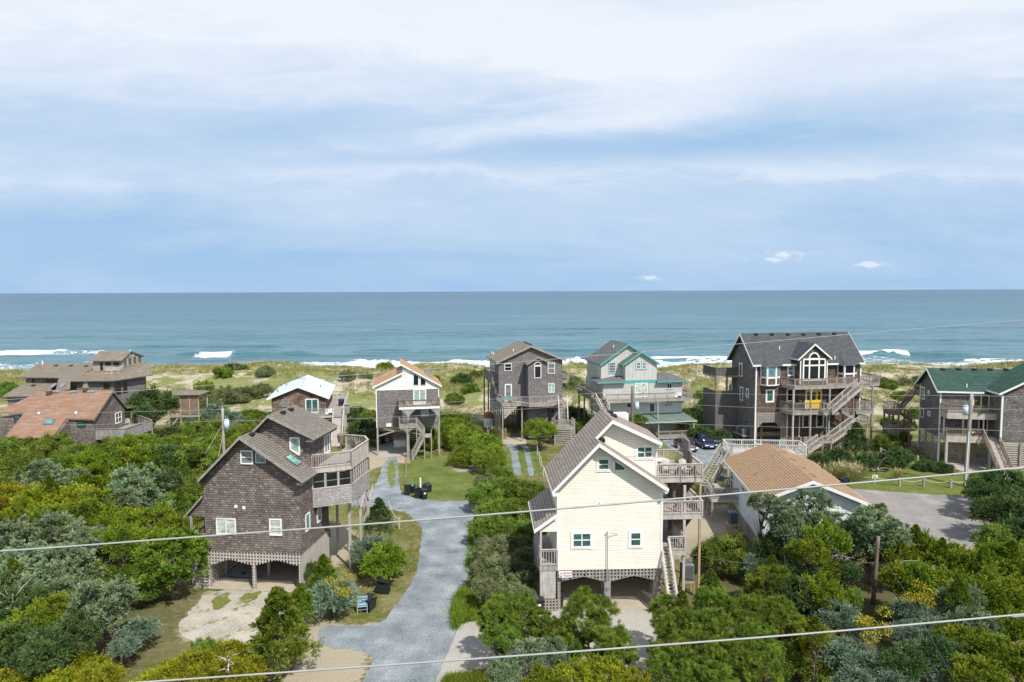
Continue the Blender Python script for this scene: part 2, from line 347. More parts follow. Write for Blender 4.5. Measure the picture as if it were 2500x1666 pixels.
M['red'] = m_flat('red_paint', (0.42, 0.04, 0.05), 0.5, 0.1)
M['navy'] = m_flat('navy_paint', (0.035, 0.045, 0.11), 0.5, 0.1)
M['ink'] = m_flat('dark_ink', (0.03, 0.04, 0.055), 0.5, 0.1)
M['signblue'] = m_flat('blue_sign_paint', (0.10, 0.19, 0.26), 0.5, 0.1)
M['signlight'] = m_flat('light_blue_sign_paint', (0.36, 0.52, 0.62), 0.5, 0.05)
M['bark'] = m_wood('bark', (0.13, 0.095, 0.075), (0.26, 0.20, 0.165))
M['deadwood'] = m_wood('bleached_dead_wood', (0.36, 0.33, 0.30), (0.60, 0.56, 0.51))
# ================================================================ ground, sea, roads
def ss(a, b, x):
    t = np.clip((x - a) / (b - a), 0, 1); return t * t * (3 - 2 * t)
_perm = RNG.permutation(512)
_grad = RNG.random(4096)
def vnoise(x, y, s=0):
    xi = np.floor(x).astype(int); yi = np.floor(y).astype(int); fx = x - xi; fy = y - yi
    fx = fx * fx * (3 - 2 * fx); fy = fy * fy * (3 - 2 * fy)
    h = lambda a, b: _grad[(_perm[(a + s * 37) & 511] * 7 + _perm[(b + s * 11) & 511] * 3 + (a & 7) * 513) & 4095]
    return (h(xi, yi) * (1 - fx) + h(xi + 1, yi) * fx) * (1 - fy) + (h(xi, yi + 1) * (1 - fx) + h(xi + 1, yi + 1) * fx) * fy
def fbm(x, y, o=4, s=0):
    r = 0; a = 1; t = 0
    for i in range(o): r = r + a * vnoise(x * 2 ** i, y * 2 ** i, s + i); t += a; a *= 0.5
    return r / t
def gz(x, y):
    x = np.asarray(x, float); y = np.asarray(y, float)
    rise = ss(104, 150, y) * 3.6
    hum = ss(106, 124, y) * (fbm(x / 15, y / 8, 4, 3) - 0.45) * 4.6
    z = rise + hum
    fall = ss(160, 188, y)
    return z * (1 - fall) + (-3.0) * fall
def gzs(x, y): return float(gz(x, y))

PATHS = {}
def pxpoly(pts): return [tuple(ground(*p)[:2]) for p in pts]
def inside(poly, X, Y):
    r = np.zeros(X.shape, bool); n = len(poly)
    for i in range(n):
        x0, y0 = poly[i]; x1, y1 = poly[(i + 1) % n]
        c = ((y0 > Y) != (y1 > Y)); r ^= c & (X < (x1 - x0) * (Y - y0) / (y1 - y0 + 1e-12) + x0)
    return r
def distpoly(poly, X, Y):
    d = np.full(X.shape, 1e9); n = len(poly)
    for i in range(n):
        x0, y0 = poly[i]; x1, y1 = poly[(i + 1) % n]; dx, dy = x1 - x0, y1 - y0
        t = np.clip(((X - x0) * dx + (Y - y0) * dy) / (dx * dx + dy * dy + 1e-9), 0, 1)
        d = np.minimum(d, np.hypot(X - x0 - t * dx, Y - y0 - t * dy))
    return np.where(inside(poly, X, Y), -d, d)
A = (845, 1666)
gravel_px = [(1060, 1700), (1064, 1666), (1079, 1614), (1104, 1574), (1116, 1543), (1114, 1512), (1120, 1473), (1132, 1438), (1140, 1410), (1147, 1385),
  (1150, 1352), (1154, 1325), (1158, 1268), (1168, 1240), (1184, 1222), (1150, 1222), (1110, 1224), (1081, 1224), (1037, 1219), (1005, 1215), (985, 1206),
  (975, 1194), (972, 1144), (966, 1118), (975, 1100), (960, 1100), (948, 1118), (940, 1128), (933, 1140), (928, 1158), (915, 1190), (895, 1206), (860, 1216), (848, 1230), (875, 1238), (902, 1236), (953, 1242),
  (1003, 1259), (1027, 1281), (1033, 1303), (1025, 1332), (1022, 1376), (1011, 1413), (999, 1434), (967, 1475), (940, 1515), (905, 1528), (850, 1528), (789, 1526), (768, 1560), (800, 1582), (860, 1588), (915, 1596), (905, 1630), (880, 1666), (876, 1700)]
conc_px = [(1055, 1700), (1064, 1666), (1082, 1614), (1104, 1574), (1114, 1545), (1125, 1520), (1170, 1514), (1205, 1514), (1290, 1500), (1362, 1484), (1612, 1484), (1604, 1560), (1640, 1666), (1660, 1700), (1300, 1700), (1190, 1655), (1178, 1648), (1150, 1668), (1120, 1700)]
park_px = [(2075, 1198), (2093, 1194), (2217, 1205), (2380, 1213), (2520, 1222), (2560, 1225), (2560, 1380), (2405, 1400), (2360, 1420), (2240, 1420), (2160, 1340), (2097, 1262), (2080, 1240)]
carlot_px = [(1615, 1066), (1700, 1060), (1790, 1075), (1815, 1100), (1790, 1125), (1735, 1140), (1700, 1132), (1660, 1110), (1620, 1085)]
slabW2_px = [(922, 1120), (998, 1112), (990, 1066), (923, 1068)]
track1_px = [(1240, 1062), (1262, 1062), (1262, 1100), (1268, 1130), (1276, 1162), (1256, 1162), (1250, 1130), (1246, 1100), (1232, 1078)]
track2_px = [(1268, 1070), (1282, 1080), (1292, 1100), (1299, 1130), (1305, 1162), (1290, 1162), (1286, 1130), (1279, 1100), (1268, 1085)]
slabG_px = [(1228, 1085), (1285, 1085), (1285, 1040), (1235, 1040)]
driveGR_px = [(2296, 1118), (2442, 1118), (2450, 1150), (2430, 1175), (2385, 1163), (2345, 1150), (2318, 1140)]
sandlot_px = [(500, 1443), (700, 1443), (700, 1500), (650, 1560), (560, 1580), (430, 1560), (440, 1520), (475, 1480)]
lawn_px = [(975, 1100), (1040, 1095), (1060, 1115), (1120, 1150), (1215, 1170), (1200, 1215), (1140, 1224), (1080, 1223), (1037, 1218), (1000, 1212), (978, 1195), (978, 1140)]
lawn2_px = [(2010, 1120), (2110, 1100), (2220, 1105), (2290, 1130), (2360, 1150), (2400, 1180), (2390, 1212), (2217, 1204), (2093, 1193), (2040, 1180)]
lawn3_px = [(1640, 1100), (1700, 1112), (1730, 1160), (1700, 1210), (1640, 1190)]
lawn4_px = [(1250, 1060), (1330, 1110), (1340, 1160), (1210, 1165), (1240, 1100)]
sandyard_px = [(790, 1280), (860, 1290), (880, 1340), (800, 1400), (770, 1400), (760, 1330)]
sandyard2_px = [(1640, 1240), (1790, 1230), (1790, 1340), (1700, 1360), (1650, 1380), (1630, 1300)]
sandpatch_px = [(1095, 1140), (1130, 1122), (1175, 1140), (1180, 1150), (1120, 1152)]
apronW2_px = [(870, 1090), (1000, 1100), (1000, 1135), (960, 1128), (900, 1150), (868, 1130)]
front2_px = [(740, 1505), (860, 1525), (960, 1522), (940, 1600), (740, 1612)]
front_px = [(770, 1580), (880, 1590), (900, 1640), (830, 1700), (640, 1700), (700, 1640)]
litter = [([(0, 1050), (520, 1090), (470, 1300), (440, 1500), (300, 1700), (0, 1700)]), ([(1720, 1330), (2500, 1380), (2500, 1700), (1640, 1700), (1650, 1500)]), ([(1150, 1215), (1330, 1180), (1340, 1480), (1200, 1470), (1150, 1330)])]

xs = np.concatenate([np.linspace(-1500, -110, 30)[:-1], np.arange(-110, 110, 0.55), np.linspace(110, 1500, 31)])
ys = np.concatenate([np.linspace(-400, 30, 14)[:-1], np.arange(30, 112, 0.55), np.arange(112, 200, 0.75)])
GX, GY = np.meshgrid(xs, ys); GZ = gz(GX, GY)
ny, nx = GX.shape
def gridmesh(name, X, Y, Zz, attrs, uv=False):
    ny, nx = X.shape; me = bpy.data.meshes.new(name); nv = nx * ny
    me.vertices.add(nv); me.vertices.foreach_set('co', np.stack([X, Y, Zz], -1).astype(np.float32).reshape(-1))
    i = np.arange(nv).reshape(ny, nx); q = np.stack([i[:-1, :-1], i[:-1, 1:], i[1:, 1:], i[1:, :-1]], -1).reshape(-1, 4)
    nf = len(q); me.loops.add(nf * 4); me.loops.foreach_set('vertex_index', q.reshape(-1).astype(np.int32))
    me.polygons.add(nf); me.polygons.foreach_set('loop_start', np.arange(0, nf * 4, 4, dtype=np.int32)); me.polygons.foreach_set('loop_total', np.full(nf, 4, np.int32))
    me.polygons.foreach_set('use_smooth', np.ones(nf, bool)); me.update(calc_edges=True)
    for k, a in attrs.items():
        at = me.attributes.new(k, 'FLOAT', 'POINT'); at.data.foreach_set('value', a.astype(np.float32).reshape(-1))
    return me
def field(pxs, w=1.0, lim=True):
    return np.clip(0.5 - distpoly(pxpoly(pxs), GX, GY) / (2 * w), 0, 1)
lawn = np.maximum.reduce([field(p, 0.8) for p in (lawn_px, lawn2_px, lawn3_px, lawn4_px)])
sand = np.maximum.reduce([field(p, 1.3) for p in (sandyard_px, sandyard2_px, apronW2_px, front_px, front2_px)] + [field(sandlot_px, 0.9) * 1.0, field(sandpatch_px, 1.2)])
lit = np.maximum.reduce([field(p, 3.0) for p in litter])
dune = ss(100, 112, GY)
me = gridmesh('ground', GX, GY, GZ, dict(lawn=lawn, sand=sand, litter=lit, dune=dune))
gm, t, b = newmat('ground_cover')
geo = N(t, 'ShaderNodeNewGeometry'); pos = geo.outputs['Position']
at = lambda n: (lambda q: (setattr(q, 'attribute_name', n), q.outputs['Fac'])[1])(t.nodes.new('ShaderNodeAttribute'))
nA = noisen(t, pos, 0.35, 6, 0.65); nB = noisen(t, pos, 2.2, 5, 0.7); nC = noisen(t, pos, 11.0, 3, 0.7); nD = noisen(t, pos, 0.11, 4, 0.6)
grass = mixc(t, nC, (0.07, 0.09, 0.016), (0.16, 0.18, 0.045))
dry = mixc(t, nC, (0.19, 0.165, 0.075), (0.30, 0.265, 0.14))
sandc = mixc(t, nC, (0.34, 0.285, 0.20), (0.48, 0.42, 0.32))
gmix = math_(t, 'ADD', math_(t, 'MULTIPLY', nA, 0.6), math_(t, 'MULTIPLY', nB, 0.4))
rough_g = mixc(t, ramp(t, gmix, [(0.44, 0.0), (0.58, 1.0)]), grass, dry)
rough_g = mixc(t, ramp(t, math_(t, 'ADD', math_(t, 'MULTIPLY', nB, 0.7), math_(t, 'MULTIPLY', nD, 0.3)), [(0.56, 0.0), (0.63, 0.55)]), rough_g, sandc)
lawnc = mixc(t, ramp(t, gmix, [(0.40, 0.0), (0.62, 1.0)]), mixc(t, nC, (0.06, 0.11, 0.018), (0.12, 0.175, 0.038)), mixc(t, nC, (0.15, 0.17, 0.045), (0.26, 0.255, 0.10)))
def edge(a, lo=0.42, hi=0.58, amp=0.5):
    return ramp(t, math_(t, 'ADD', a, math_(t, 'MULTIPLY', math_(t, 'SUBTRACT', math_(t, 'ADD', math_(t, 'MULTIPLY', nB, 0.6), math_(t, 'MULTIPLY', nA, 0.4)), 0.5), amp * 2)), [(lo, 0.0), (hi, 1.0)])
c = mixc(t, edge(at('lawn')), rough_g, lawnc)
c = mixc(t, edge(at('sand'), 0.45, 0.6, 0.8), c, sandc)
c = mixc(t, math_(t, 'MULTIPLY', at('litter'), 0.85), c, mixc(t, nC, (0.07, 0.065, 0.03), (0.16, 0.14, 0.08)))
dn = math_(t, 'ADD', math_(t, 'MULTIPLY', nA, 0.45), math_(t, 'MULTIPLY', noisen(t, mapping(t, pos, (0.07, 0.13, 0.07)), 1.0, 6, 0.68), 0.55))
dgr = mixc(t, nB, (0.15, 0.17, 0.05), (0.27, 0.28, 0.12))
dunec = mixc(t, ramp(t, dn, [(0.495, 0.0), (0.535, 1.0)]), dgr, mixc(t, nC, (0.40, 0.345, 0.26), (0.52, 0.465, 0.375)))
c = mixc(t, at('dune'), c, dunec)
t.links.new(c, b.inputs['Base Color']); b.inputs['Roughness'].default_value = 0.95; setspec(b, 0.05)
bump(t, b, math_(t, 'ADD', nB, nC), 0.9, 0.10)
me.materials.append(gm)
g = bpy.data.objects.new('ground', me); COL.objects.link(g); tag(g, 'grassy sandy ground rising to grass covered dunes before the beach', 'ground', kind='structure')

def chaikin(p, it=2):
    for _ in range(it):
        q = []
        for i in range(len(p)):
            a = p[i]; c_ = p[(i + 1) % len(p)]
            q += [(a[0] * .75 + c_[0] * .25, a[1] * .75 + c_[1] * .25), (a[0] * .25 + c_[0] * .75, a[1] * .25 + c_[1] * .75)]
        p = q
    return p
def ragged(p, step=0.3, amp=0.16):
    out = []
    for i in range(len(p)):
        a = Vector(p[i]); c_ = Vector(p[(i + 1) % len(p)]); L = (c_ - a).length; n = max(1, int(L / step))
        for k in range(n):
            q = a.lerp(c_, k / n); nn = Vector((c_.y - a.y, a.x - c_.x)).normalized() if L > 1e-6 else Vector((0, 0))
            j = (noise.noise((q.x * 1.3, q.y * 1.3, 4.0)) * 1.2 + noise.noise((q.x * 4, q.y * 4, 1.0)) * 0.7) * amp
            out.append((q.x + nn.x * j, q.y + nn.y * j))
    return out
def sheet(name, pxs, z, mat, label, cat, smooth=2, amp=0.15, raw=False):
    p = pxpoly(pxs)
    if smooth: p = chaikin(p, smooth)
    if amp: p = ragged(p, 0.3, amp)
    from mathutils.geometry import delaunay_2d_cdt
    V, _, Fc, _, _, _ = delaunay_2d_cdt([Vector(q) for q in p], [], [list(range(len(p)))], 1, 1e-4)
    me = bpy.data.meshes.new(name); me.from_pydata([(v.x, v.y, z) for v in V], [], [tuple(f) for f in Fc]); me.update()
    if len(me.polygons) and me.polygons[0].normal.z < 0: me.flip_normals()
    me.materials.append(mat); o = bpy.data.objects.new(name, me); COL.objects.link(o)
    return tag(o, label, cat, kind='structure')
def m_ground(name, stops, scale, patch=None, patchlim=(0.55, 0.65), bs=0.5, pscale=0.35, loose=0.0):
    m, t, b = newmat(name); geo = N(t, 'ShaderNodeNewGeometry'); pos = geo.outputs['Position']
    n = noisen(t, pos, scale, 3, 0.8); f = noisen(t, pos, 0.5, 5, 0.6)
    c = ramp(t, math_(t, 'ADD', math_(t, 'MULTIPLY', n, 0.62), math_(t, 'MULTIPLY', f, 0.38)), stops)
    if patch:
        pn = math_(t, 'ADD', math_(t, 'MULTIPLY', noisen(t, pos, pscale, 6, 0.65), 0.8), math_(t, 'MULTIPLY', n, 0.2))
        c = mixc(t, ramp(t, pn, [(patchlim[0], 0.0), (patchlim[1], 1.0)]), c, patch)
    t.links.new(c, b.inputs['Base Color']); b.inputs['Roughness'].default_value = 0.9; setspec(b, 0.1); bump(t, b, n, bs, 0.03); return m
M['gravel'] = m_ground('blue_grey_gravel', [(0.38, (0.10, 0.118, 0.13)), (0.48, (0.20, 0.23, 0.25)), (0.55, (0.265, 0.295, 0.31)), (0.62, (0.42, 0.44, 0.45))], 11.0, (0.31, 0.28, 0.235), (0.60, 0.70), 0.4, 0.3)
M['concrete'] = m_ground('pale_concrete', [(0.35, (0.33, 0.31, 0.275)), (0.65, (0.43, 0.405, 0.37))], 3.0, (0.28, 0.26, 0.225), (0.58, 0.72), 0.15, 0.5)
M['asphalt'] = m_ground('worn_asphalt', [(0.38, (0.20, 0.187, 0.178)), (0.6, (0.31, 0.29, 0.275))], 8.0, (0.36, 0.33, 0.295), (0.54, 0.66), 0.4, 0.35)
M['slab'] = m_ground('sandy_slab', [(0.35, (0.36, 0.31, 0.24)), (0.65, (0.46, 0.41, 0.33))], 2.0, (0.42, 0.38, 0.30), (0.6, 0.7), 0.1, 0.6)
M['shellsand'] = m_ground('shell_sand', [(0.40, (0.30, 0.27, 0.215)), (0.60, (0.52, 0.48, 0.42))], 7.0, (0.17, 0.18, 0.06), (0.56, 0.62), 0.6, 0.8)
M['turf'] = m_ground('short_turf', [(0.38, (0.10, 0.13, 0.025)), (0.62, (0.21, 0.22, 0.07))], 7.0, (0.30, 0.27, 0.17), (0.54, 0.62), 0.6, 0.9)
M['mulch'] = m_ground('brown_mulch', [(0.35, (0.06, 0.03, 0.02)), (0.65, (0.16, 0.085, 0.06))], 9.0)
sheet('gravel_road', gravel_px, 0.008, M['gravel'], 'blue grey gravel lane between the dark shingled house and the yellow house', 'road')
sheet('concrete_drive', conc_px, 0.012, M['concrete'], 'pale concrete driveway in front of the yellow house', 'driveway', 1, 0.07)
sheet('asphalt_road', park_px, 0.008, M['asphalt'], 'worn grey asphalt street at right below the green roofed house', 'road')
sheet('gravel_lot', carlot_px, 0.008, M['gravel'], 'gravel parking lot under the two cars', 'parking lot')
sheet('gravel_track', track1_px, 0.008, M['gravel'], 'left gravel wheel track towards the grey bay window house', 'track', 1, 0.12)
sheet('gravel_track', track2_px, 0.008, M['gravel'], 'right gravel wheel track towards the grey bay window house', 'track', 1, 0.12)
sheet('sand_drive', sandlot_px, 0.008, M['shellsand'], 'pale shell sand drive in front of the dark shingled house', 'driveway', 2, 0.3)
sheet('grass_strip', [(946, 1130), (958, 1124), (966, 1132), (966, 1160), (960, 1192), (951, 1188), (944, 1160)], 0.013, M['turf'], 'grass strip growing in the middle of the gravel drive of the white gabled house', 'grass strip', 2, 0.4)
sheet('grass_patch', [(514, 1480), (530, 1455), (556, 1447), (566, 1456), (556, 1474), (530, 1492)], 0.013, M['turf'], 'left grass patch on the sand drive in front of the dark shingled house', 'grass patch', 2, 0.3)
sheet('grass_patch', [(583, 1468), (592, 1450), (632, 1444), (640, 1450), (620, 1468), (596, 1474)], 0.013, M['turf'], 'right grass patch on the sand drive in front of the dark shingled house', 'grass patch', 2, 0.3)
sheet('concrete_slab', slabW2_px, 0.020, M['concrete'], 'concrete slab below the white gabled house', 'slab', 0, 0.0)
sheet('concrete_slab', slabG_px, 0.016, M['slab'], 'sandy slab under the grey bay window house', 'slab', 0, 0.05)
sheet('concrete_drive', driveGR_px, 0.012, M['concrete'], 'concrete drive below the green roofed house', 'driveway', 1, 0.05)

# ---------------------------------------------------------------- sea
SEA = -1.6
xs2 = np.concatenate([np.array([-40000, -9000, -3000, -1200, -600, -340]), np.arange(-300, 300, 0.8), np.array([340, 600, 1200, 3000, 9000, 40000])])
ys2 = np.concatenate([np.arange(176, 300, 0.5), np.arange(300, 420, 1.5), np.geomspace(421, 42000, 70)])
SX, SY = np.meshgrid(xs2, ys2); SZ = np.full(SX.shape, 0.0)
near = 1 - ss(330, 600, SY)
SZ += near * (0.16 * np.sin(SY / 2.9 + 2.2 * fbm(SX / 30, SY / 30, 3, 1)) + 0.10 * np.sin(SY / 1.3 + SX / 9.0 + 3 * fbm(SX / 12, SY / 12, 3, 2)) + 0.35 * (fbm(SX / 5, SY / 2.2, 3, 5) - 0.5))
def swell(y0, amp, x0, x1, wob=5.0, seed=0, wd=3.2, soft=25):
    global SZ
    yc = y0 + (fbm(SX / 60, SX * 0 + seed, 3, seed) - 0.5) * wob * 2
    d = SY - yc
    prof = np.where(d < 0, np.exp(-(d / (wd * 0.45)) ** 2), np.exp(-(d / (wd * 1.9)) ** 2))
    env = ss(x0 - soft, x0 + soft, SX) * (1 - ss(x1 - soft, x1 + soft, SX))
    SZ = SZ + amp * prof * env * (0.65 + 0.7 * fbm(SX / 22, SX * 0 + 5 + seed, 2, seed + 2))
def sx(px, dist): return (px - CX) * dist / F_PX
def sdist(py): return (CAM_H - SEA) * F_PX / (py - 711)
for py, amp, x0, x1, sd_ in ((846, 0.6, 320, 680, 1), (866, 0.9, 560, 760, 2), (866, 0.9, 430, 600, 12), (860, 0.8, 860, 1480, 3), (877, 0.8, 1280, 1500, 4), (872, 1.3, 2130, 2360, 5), (858, 0.5, 160, 230, 6), (885, 0.5, 0, 320, 7),
        (820, 0.35, -200, 1400, 8), (805, 0.35, 900, 2700, 9), (838, 0.4, 1500, 2600, 10), (780, 0.4, -300, 2700, 11), (884, 0.7, 1600, 1800, 14), (888, 0.4, 2250, 2600, 13)):
    D = sdist(py); swell(D, amp * 1.5, sx(x0, D), sx(x1, D), 2.0, sd_, 3.0, 6)
foam = np.zeros(SX.shape)
def foamband(px0, px1, py0, py1, dens, sd_=0, soft=4.0):
    global foam
    y1, y0 = sdist(py0), sdist(py1); D = (y0 + y1) / 2; x0, x1 = sx(px0, D), sx(px1, D)
    wob = (fbm(SX / 9, SX * 0 + sd_, 4, sd_) - 0.5) * (y1 - y0) * 0.7
    e = ss(x0 - soft, x0 + soft, SX) * (1 - ss(x1 - soft, x1 + soft, SX)) * ss(y0 - 1.0, y0 + 1.5, SY + wob) * (1 - ss(y1 - 2.5, y1 + 0.8, SY + wob))
    foam = np.maximum(foam, e * dens)
for a_ in ((-200, 120, 851, 868, 0.66, 1), (60, 260, 854, 864, 0.52, 2), (468, 572, 864, 869.5, 0.80, 3, 5.0), (-100, 300, 884, 896, 0.50, 4), (280, 700, 888, 898, 0.55, 5),
           (560, 900, 880, 892, 0.58, 6), (820, 1500, 878, 900, 0.64, 7), (1100, 1620, 886, 902, 0.70, 8), (1590, 1800, 874, 882, 1.0, 9), (1600, 1900, 884, 912, 0.60, 10), (2070, 2180, 860, 873, 1.0, 11, 1.5), (1900, 2250, 874, 900, 0.48, 12), (2350, 2700, 886, 892, 0.60, 13), (-300, 2800, 893, 925, 0.56, 14)):
    foamband(*a_)
foam = np.maximum(foam, (1 - ss(196, 210, SY)) * 0.6)
SZ += ss(0.75, 1.0, foam) * 0.2 * (0.6 + 0.8 * fbm(SX / 2.0, SY / 2.0, 3, 9)) * near
me = gridmesh('sea', SX, SY, SZ + SEA, dict(foam=foam))
sm, t, b = newmat('sea_water'); geo = N(t, 'ShaderNodeNewGeometry'); pos = geo.outputs['Position']
sepp = N(t, 'ShaderNodeSeparateXYZ'); t.links.new(pos, sepp.inputs[0])
w1 = noisen(t, mapping(t, pos, (0.22, 0.75, 1)), 1.0, 6, 0.62, 0.4)
w2 = noisen(t, mapping(t, pos, (0.012, 0.035, 1)), 1.0, 5, 0.6, 0.3)
w3 = noisen(t, mapping(t, pos, (0.05, 0.2, 1)), 1.0, 5, 0.62, 0.3)
depth = ramp(t, math_(t, 'DIVIDE', sepp.outputs[1], 2500.0), [(0.06, (0.115, 0.225, 0.255)), (0.12, (0.085, 0.20, 0.24)), (0.3, (0.038, 0.135, 0.195)), (0.9, (0.012, 0.072, 0.15))])
depth = mixc(t, ramp(t, math_(t, 'ADD', math_(t, 'MULTIPLY', w2, 0.55), math_(t, 'MULTIPLY', w3, 0.45)), [(0.40, 0.0), (0.62, 0.75)]), depth, (0.035, 0.10, 0.125))
rip2 = noisen(t, mapping(t, pos, (0.016, 0.075, 1)), 1.0, 8, 0.75, 0.3); rip3 = noisen(t, mapping(t, pos, (0.002, 0.011, 1)), 1.0, 8, 0.75, 0.2)
rip = noisen(t, mapping(t, pos, (0.10, 0.42, 1)), 1.0, 7, 0.72, 0.3)
rip = math_(t, 'ADD', math_(t, 'MULTIPLY', rip, 0.40), math_(t, 'ADD', math_(t, 'MULTIPLY', rip2, 0.35), math_(t, 'MULTIPLY', rip3, 0.25)))
depth = mixc(t, ramp(t, rip, [(0.42, 0.55), (0.5, 0.0), (1.0, 0.0)]), depth, (0.02, 0.07, 0.10)); depth = mixc(t, ramp(t, rip, [(0.5, 0.0), (0.60, 0.45)]), depth, (0.17, 0.28, 0.33))
fa = t.nodes.new('ShaderNodeAttribute'); fa.attribute_name = 'foam'
lace = noisen(t, mapping(t, pos, (0.45, 0.8, 1)), 1.0, 7, 0.72, 0.8)
fm = ramp(t, math_(t, 'ADD', fa.outputs['Fac'], math_(t, 'MULTIPLY', math_(t, 'SUBTRACT', lace, 0.5), 1.5)), [(0.52, 0.0), (0.60, 0.8), (0.8, 1.0)])
fm = math_(t, 'MULTIPLY', fm, ramp(t, fa.outputs['Fac'], [(0.05, 0.0), (0.3, 1.0)]))
t.links.new(mixc(t, fm, depth, (0.86, 0.88, 0.88)), b.inputs['Base Color'])
t.links.new(ramp(t, fm, [(0, 0.30), (1, 0.8)]), b.inputs['Roughness']); setspec(b, 0.32); b.inputs['IOR'].default_value = 1.33
hh = math_(t, 'ADD', math_(t, 'MULTIPLY', w1, 0.6), math_(t, 'MULTIPLY', w3, 1.5))
bump(t, b, hh, 1.0, 0.55)
me.materials.append(sm); s_ = bpy.data.objects.new('sea', me); COL.objects.link(s_)
tag(s_, 'blue green sea with low waves and white surf along the beach', 'sea', kind='structure')
# ================================================================ building kit
class House:
    """local frame: u to the right along the front, v away from the camera, w up"""
    def __init__(s, name, label, cat, px, py, yaw, z=0.0, push=0.0, group=None, origin=None):
        O = Vector(origin) if origin else ground(px, py, z)
        s.yaw = R(yaw); dv = Vector((math.sin(s.yaw), math.cos(s.yaw), 0)); O = O + dv * push
        s.O = O; s.e = empty(name, O, -s.yaw, label, cat, group)
        s.RM = Matrix.Rotation(s.yaw, 3, 'Z')          # world -> local
        s.c = s.RM @ (CAM - O)
    def d(s, px, py): return s.RM @ raydir(px, py)
    def F(s, px, py, v=0.0):
        d = s.d(px, py); t = (v - s.c.y) / d.y; p = s.c + d * t; return p.x, p.z
    def S(s, px, py, u):
        d = s.d(px, py); t = (u - s.c.x) / d.x; p = s.c + d * t; return p.y, p.z
    def G(s, px, py, w_):
        d = s.d(px, py); t = (w_ - s.c.z) / d.z; p = s.c + d * t; return p.x, p.y
    def P(s, px, py, n, k):
        n = Vector(n); d = s.d(px, py); t = (k - n.dot(s.c)) / n.dot(d); return s.c + d * t
    def b(s, mb, name, mat, label=None, parent=None): return mb.build(name, M[mat] if isinstance(mat, str) else mat, parent or s.e, label)
    def post(s, u, v, w0, w1, t=0.16, mat='wood', name='post'):
        return s.b(MB().box(u - t / 2, u + t / 2, v - t / 2, v + t / 2, w0, w1), name, mat)

def wbox(mb, pl, c, a0, a1, w0, w1, o0, o1):
    """box on a wall plane: pl 'F' front face at v=c, 'R' right side at u=c, 'L' left side at u=c; o = outward"""
    if pl == 'F': mb.box(a0, a1, c - o0, c - o1, w0, w1)
    elif pl == 'R': mb.box(c + o0, c + o1, a0, a1, w0, w1)
    else: mb.box(c - o0, c - o1, a0, a1, w0, w1)
def wpoly(mb, pl, c, pts, o0, o1):
    if pl == 'F': mb.prY(pts, c - o1, c - o0)
    elif pl == 'R': mb.prX(pts, c + o0, c + o1)
    else: mb.prX(pts, c - o1, c - o0)
def wpt(pl, c, a, w_, o):
    return {'F': (a, c - o, w_), 'R': (c + o, a, w_), 'L': (c - o, a, w_)}[pl]
def window(h, pl, c, a0, a1, w0, w1, fw=0.09, cols=1, rows=1, frame='white', glass='gl_dark', casing=0.0, casmat=None, name='window', label=None, arch=False, parent=None):
    a0, a1 = min(a0, a1), max(a0, a1); w0, w1 = min(w0, w1), max(w0, w1)
    m = MB()
    wbox(m, pl, c, a0, a0 + fw, w0, w1, -0.02, 0.06); wbox(m, pl, c, a1 - fw, a1, w0, w1, -0.02, 0.06)
    wbox(m, pl, c, a0 + fw, a1 - fw, w0, w0 + fw, -0.02, 0.075); wbox(m, pl, c, a0 + fw, a1 - fw, w1 - fw, w1, -0.02, 0.06)
    mt = fw * 0.7
    for i in range(1, cols):
        a = a0 + (a1 - a0) * i / cols; wbox(m, pl, c, a - mt / 2, a + mt / 2, w0 + fw, w1 - fw, -0.02, 0.045)
    for j in range(1, rows):
        z = w0 + (w1 - w0) * j / rows; wbox(m, pl, c, a0 + fw, a1 - fw, z - mt / 2, z + mt / 2, -0.02, 0.040)
    f = h.b(m, name, frame, label, parent)
    if casing:
        k = MB(); cs = casing
        wbox(k, pl, c, a0 - cs, a0, w0 - cs, w1 + cs, -0.02, 0.05); wbox(k, pl, c, a1, a1 + cs, w0 - cs, w1 + cs, -0.02, 0.05)
        wbox(k, pl, c, a0, a1, w0 - cs, w0, -0.02, 0.05); wbox(k, pl, c, a0, a1, w1, w1 + cs, -0.02, 0.05)
        h.b(k, 'casing', casmat or frame, None, f)
    g_ = MB(); wbox(g_, pl, c, a0 + fw * 0.5, a1 - fw * 0.5, w0 + fw * 0.5, w1 - fw * 0.5, -0.015, 0.02)
    h.b(g_, 'pane', glass, None, f)
    return f
def winpx(h, pl, c, x0, y0, x1, y1, **k):
    """window given by the photo rectangle of its frame"""
    ym, xm = (y0 + y1) / 2, (x0 + x1) / 2
    q = h.F if pl == 'F' else h.S
    a0 = q(x0, ym, c)[0]; a1 = q(x1, ym, c)[0]; w1_ = q(xm, y0, c)[1]; w0_ = q(xm, y1, c)[1]
    return window(h, pl, c, a0, a1, w0_, w1_, **k)
def winpoly(h, pl, c, pts, fw=0.09, frame='white', glass='gl_dark', name='window', ext=0.06):
    m = MB(); n = len(pts); cx_ = sum(p[0] for p in pts) / n; cy_ = sum(p[1] for p in pts) / n
    for i in range(n):
        a, b_ = pts[i], pts[(i + 1) % n]
        nrm = (0, 1, 0) if pl == 'F' else (1, 0, 0)
        m.bar(wpt(pl, c, a[0], a[1], ext * 0.4), wpt(pl, c, b_[0], b_[1], ext * 0.4), fw, ext * 1.2, nrm)
    f = h.b(m, name, frame)
    g_ = MB(); wpoly(g_, pl, c, pts, -0.015, 0.02); h.b(g_, 'pane', glass, None, f)
    return f
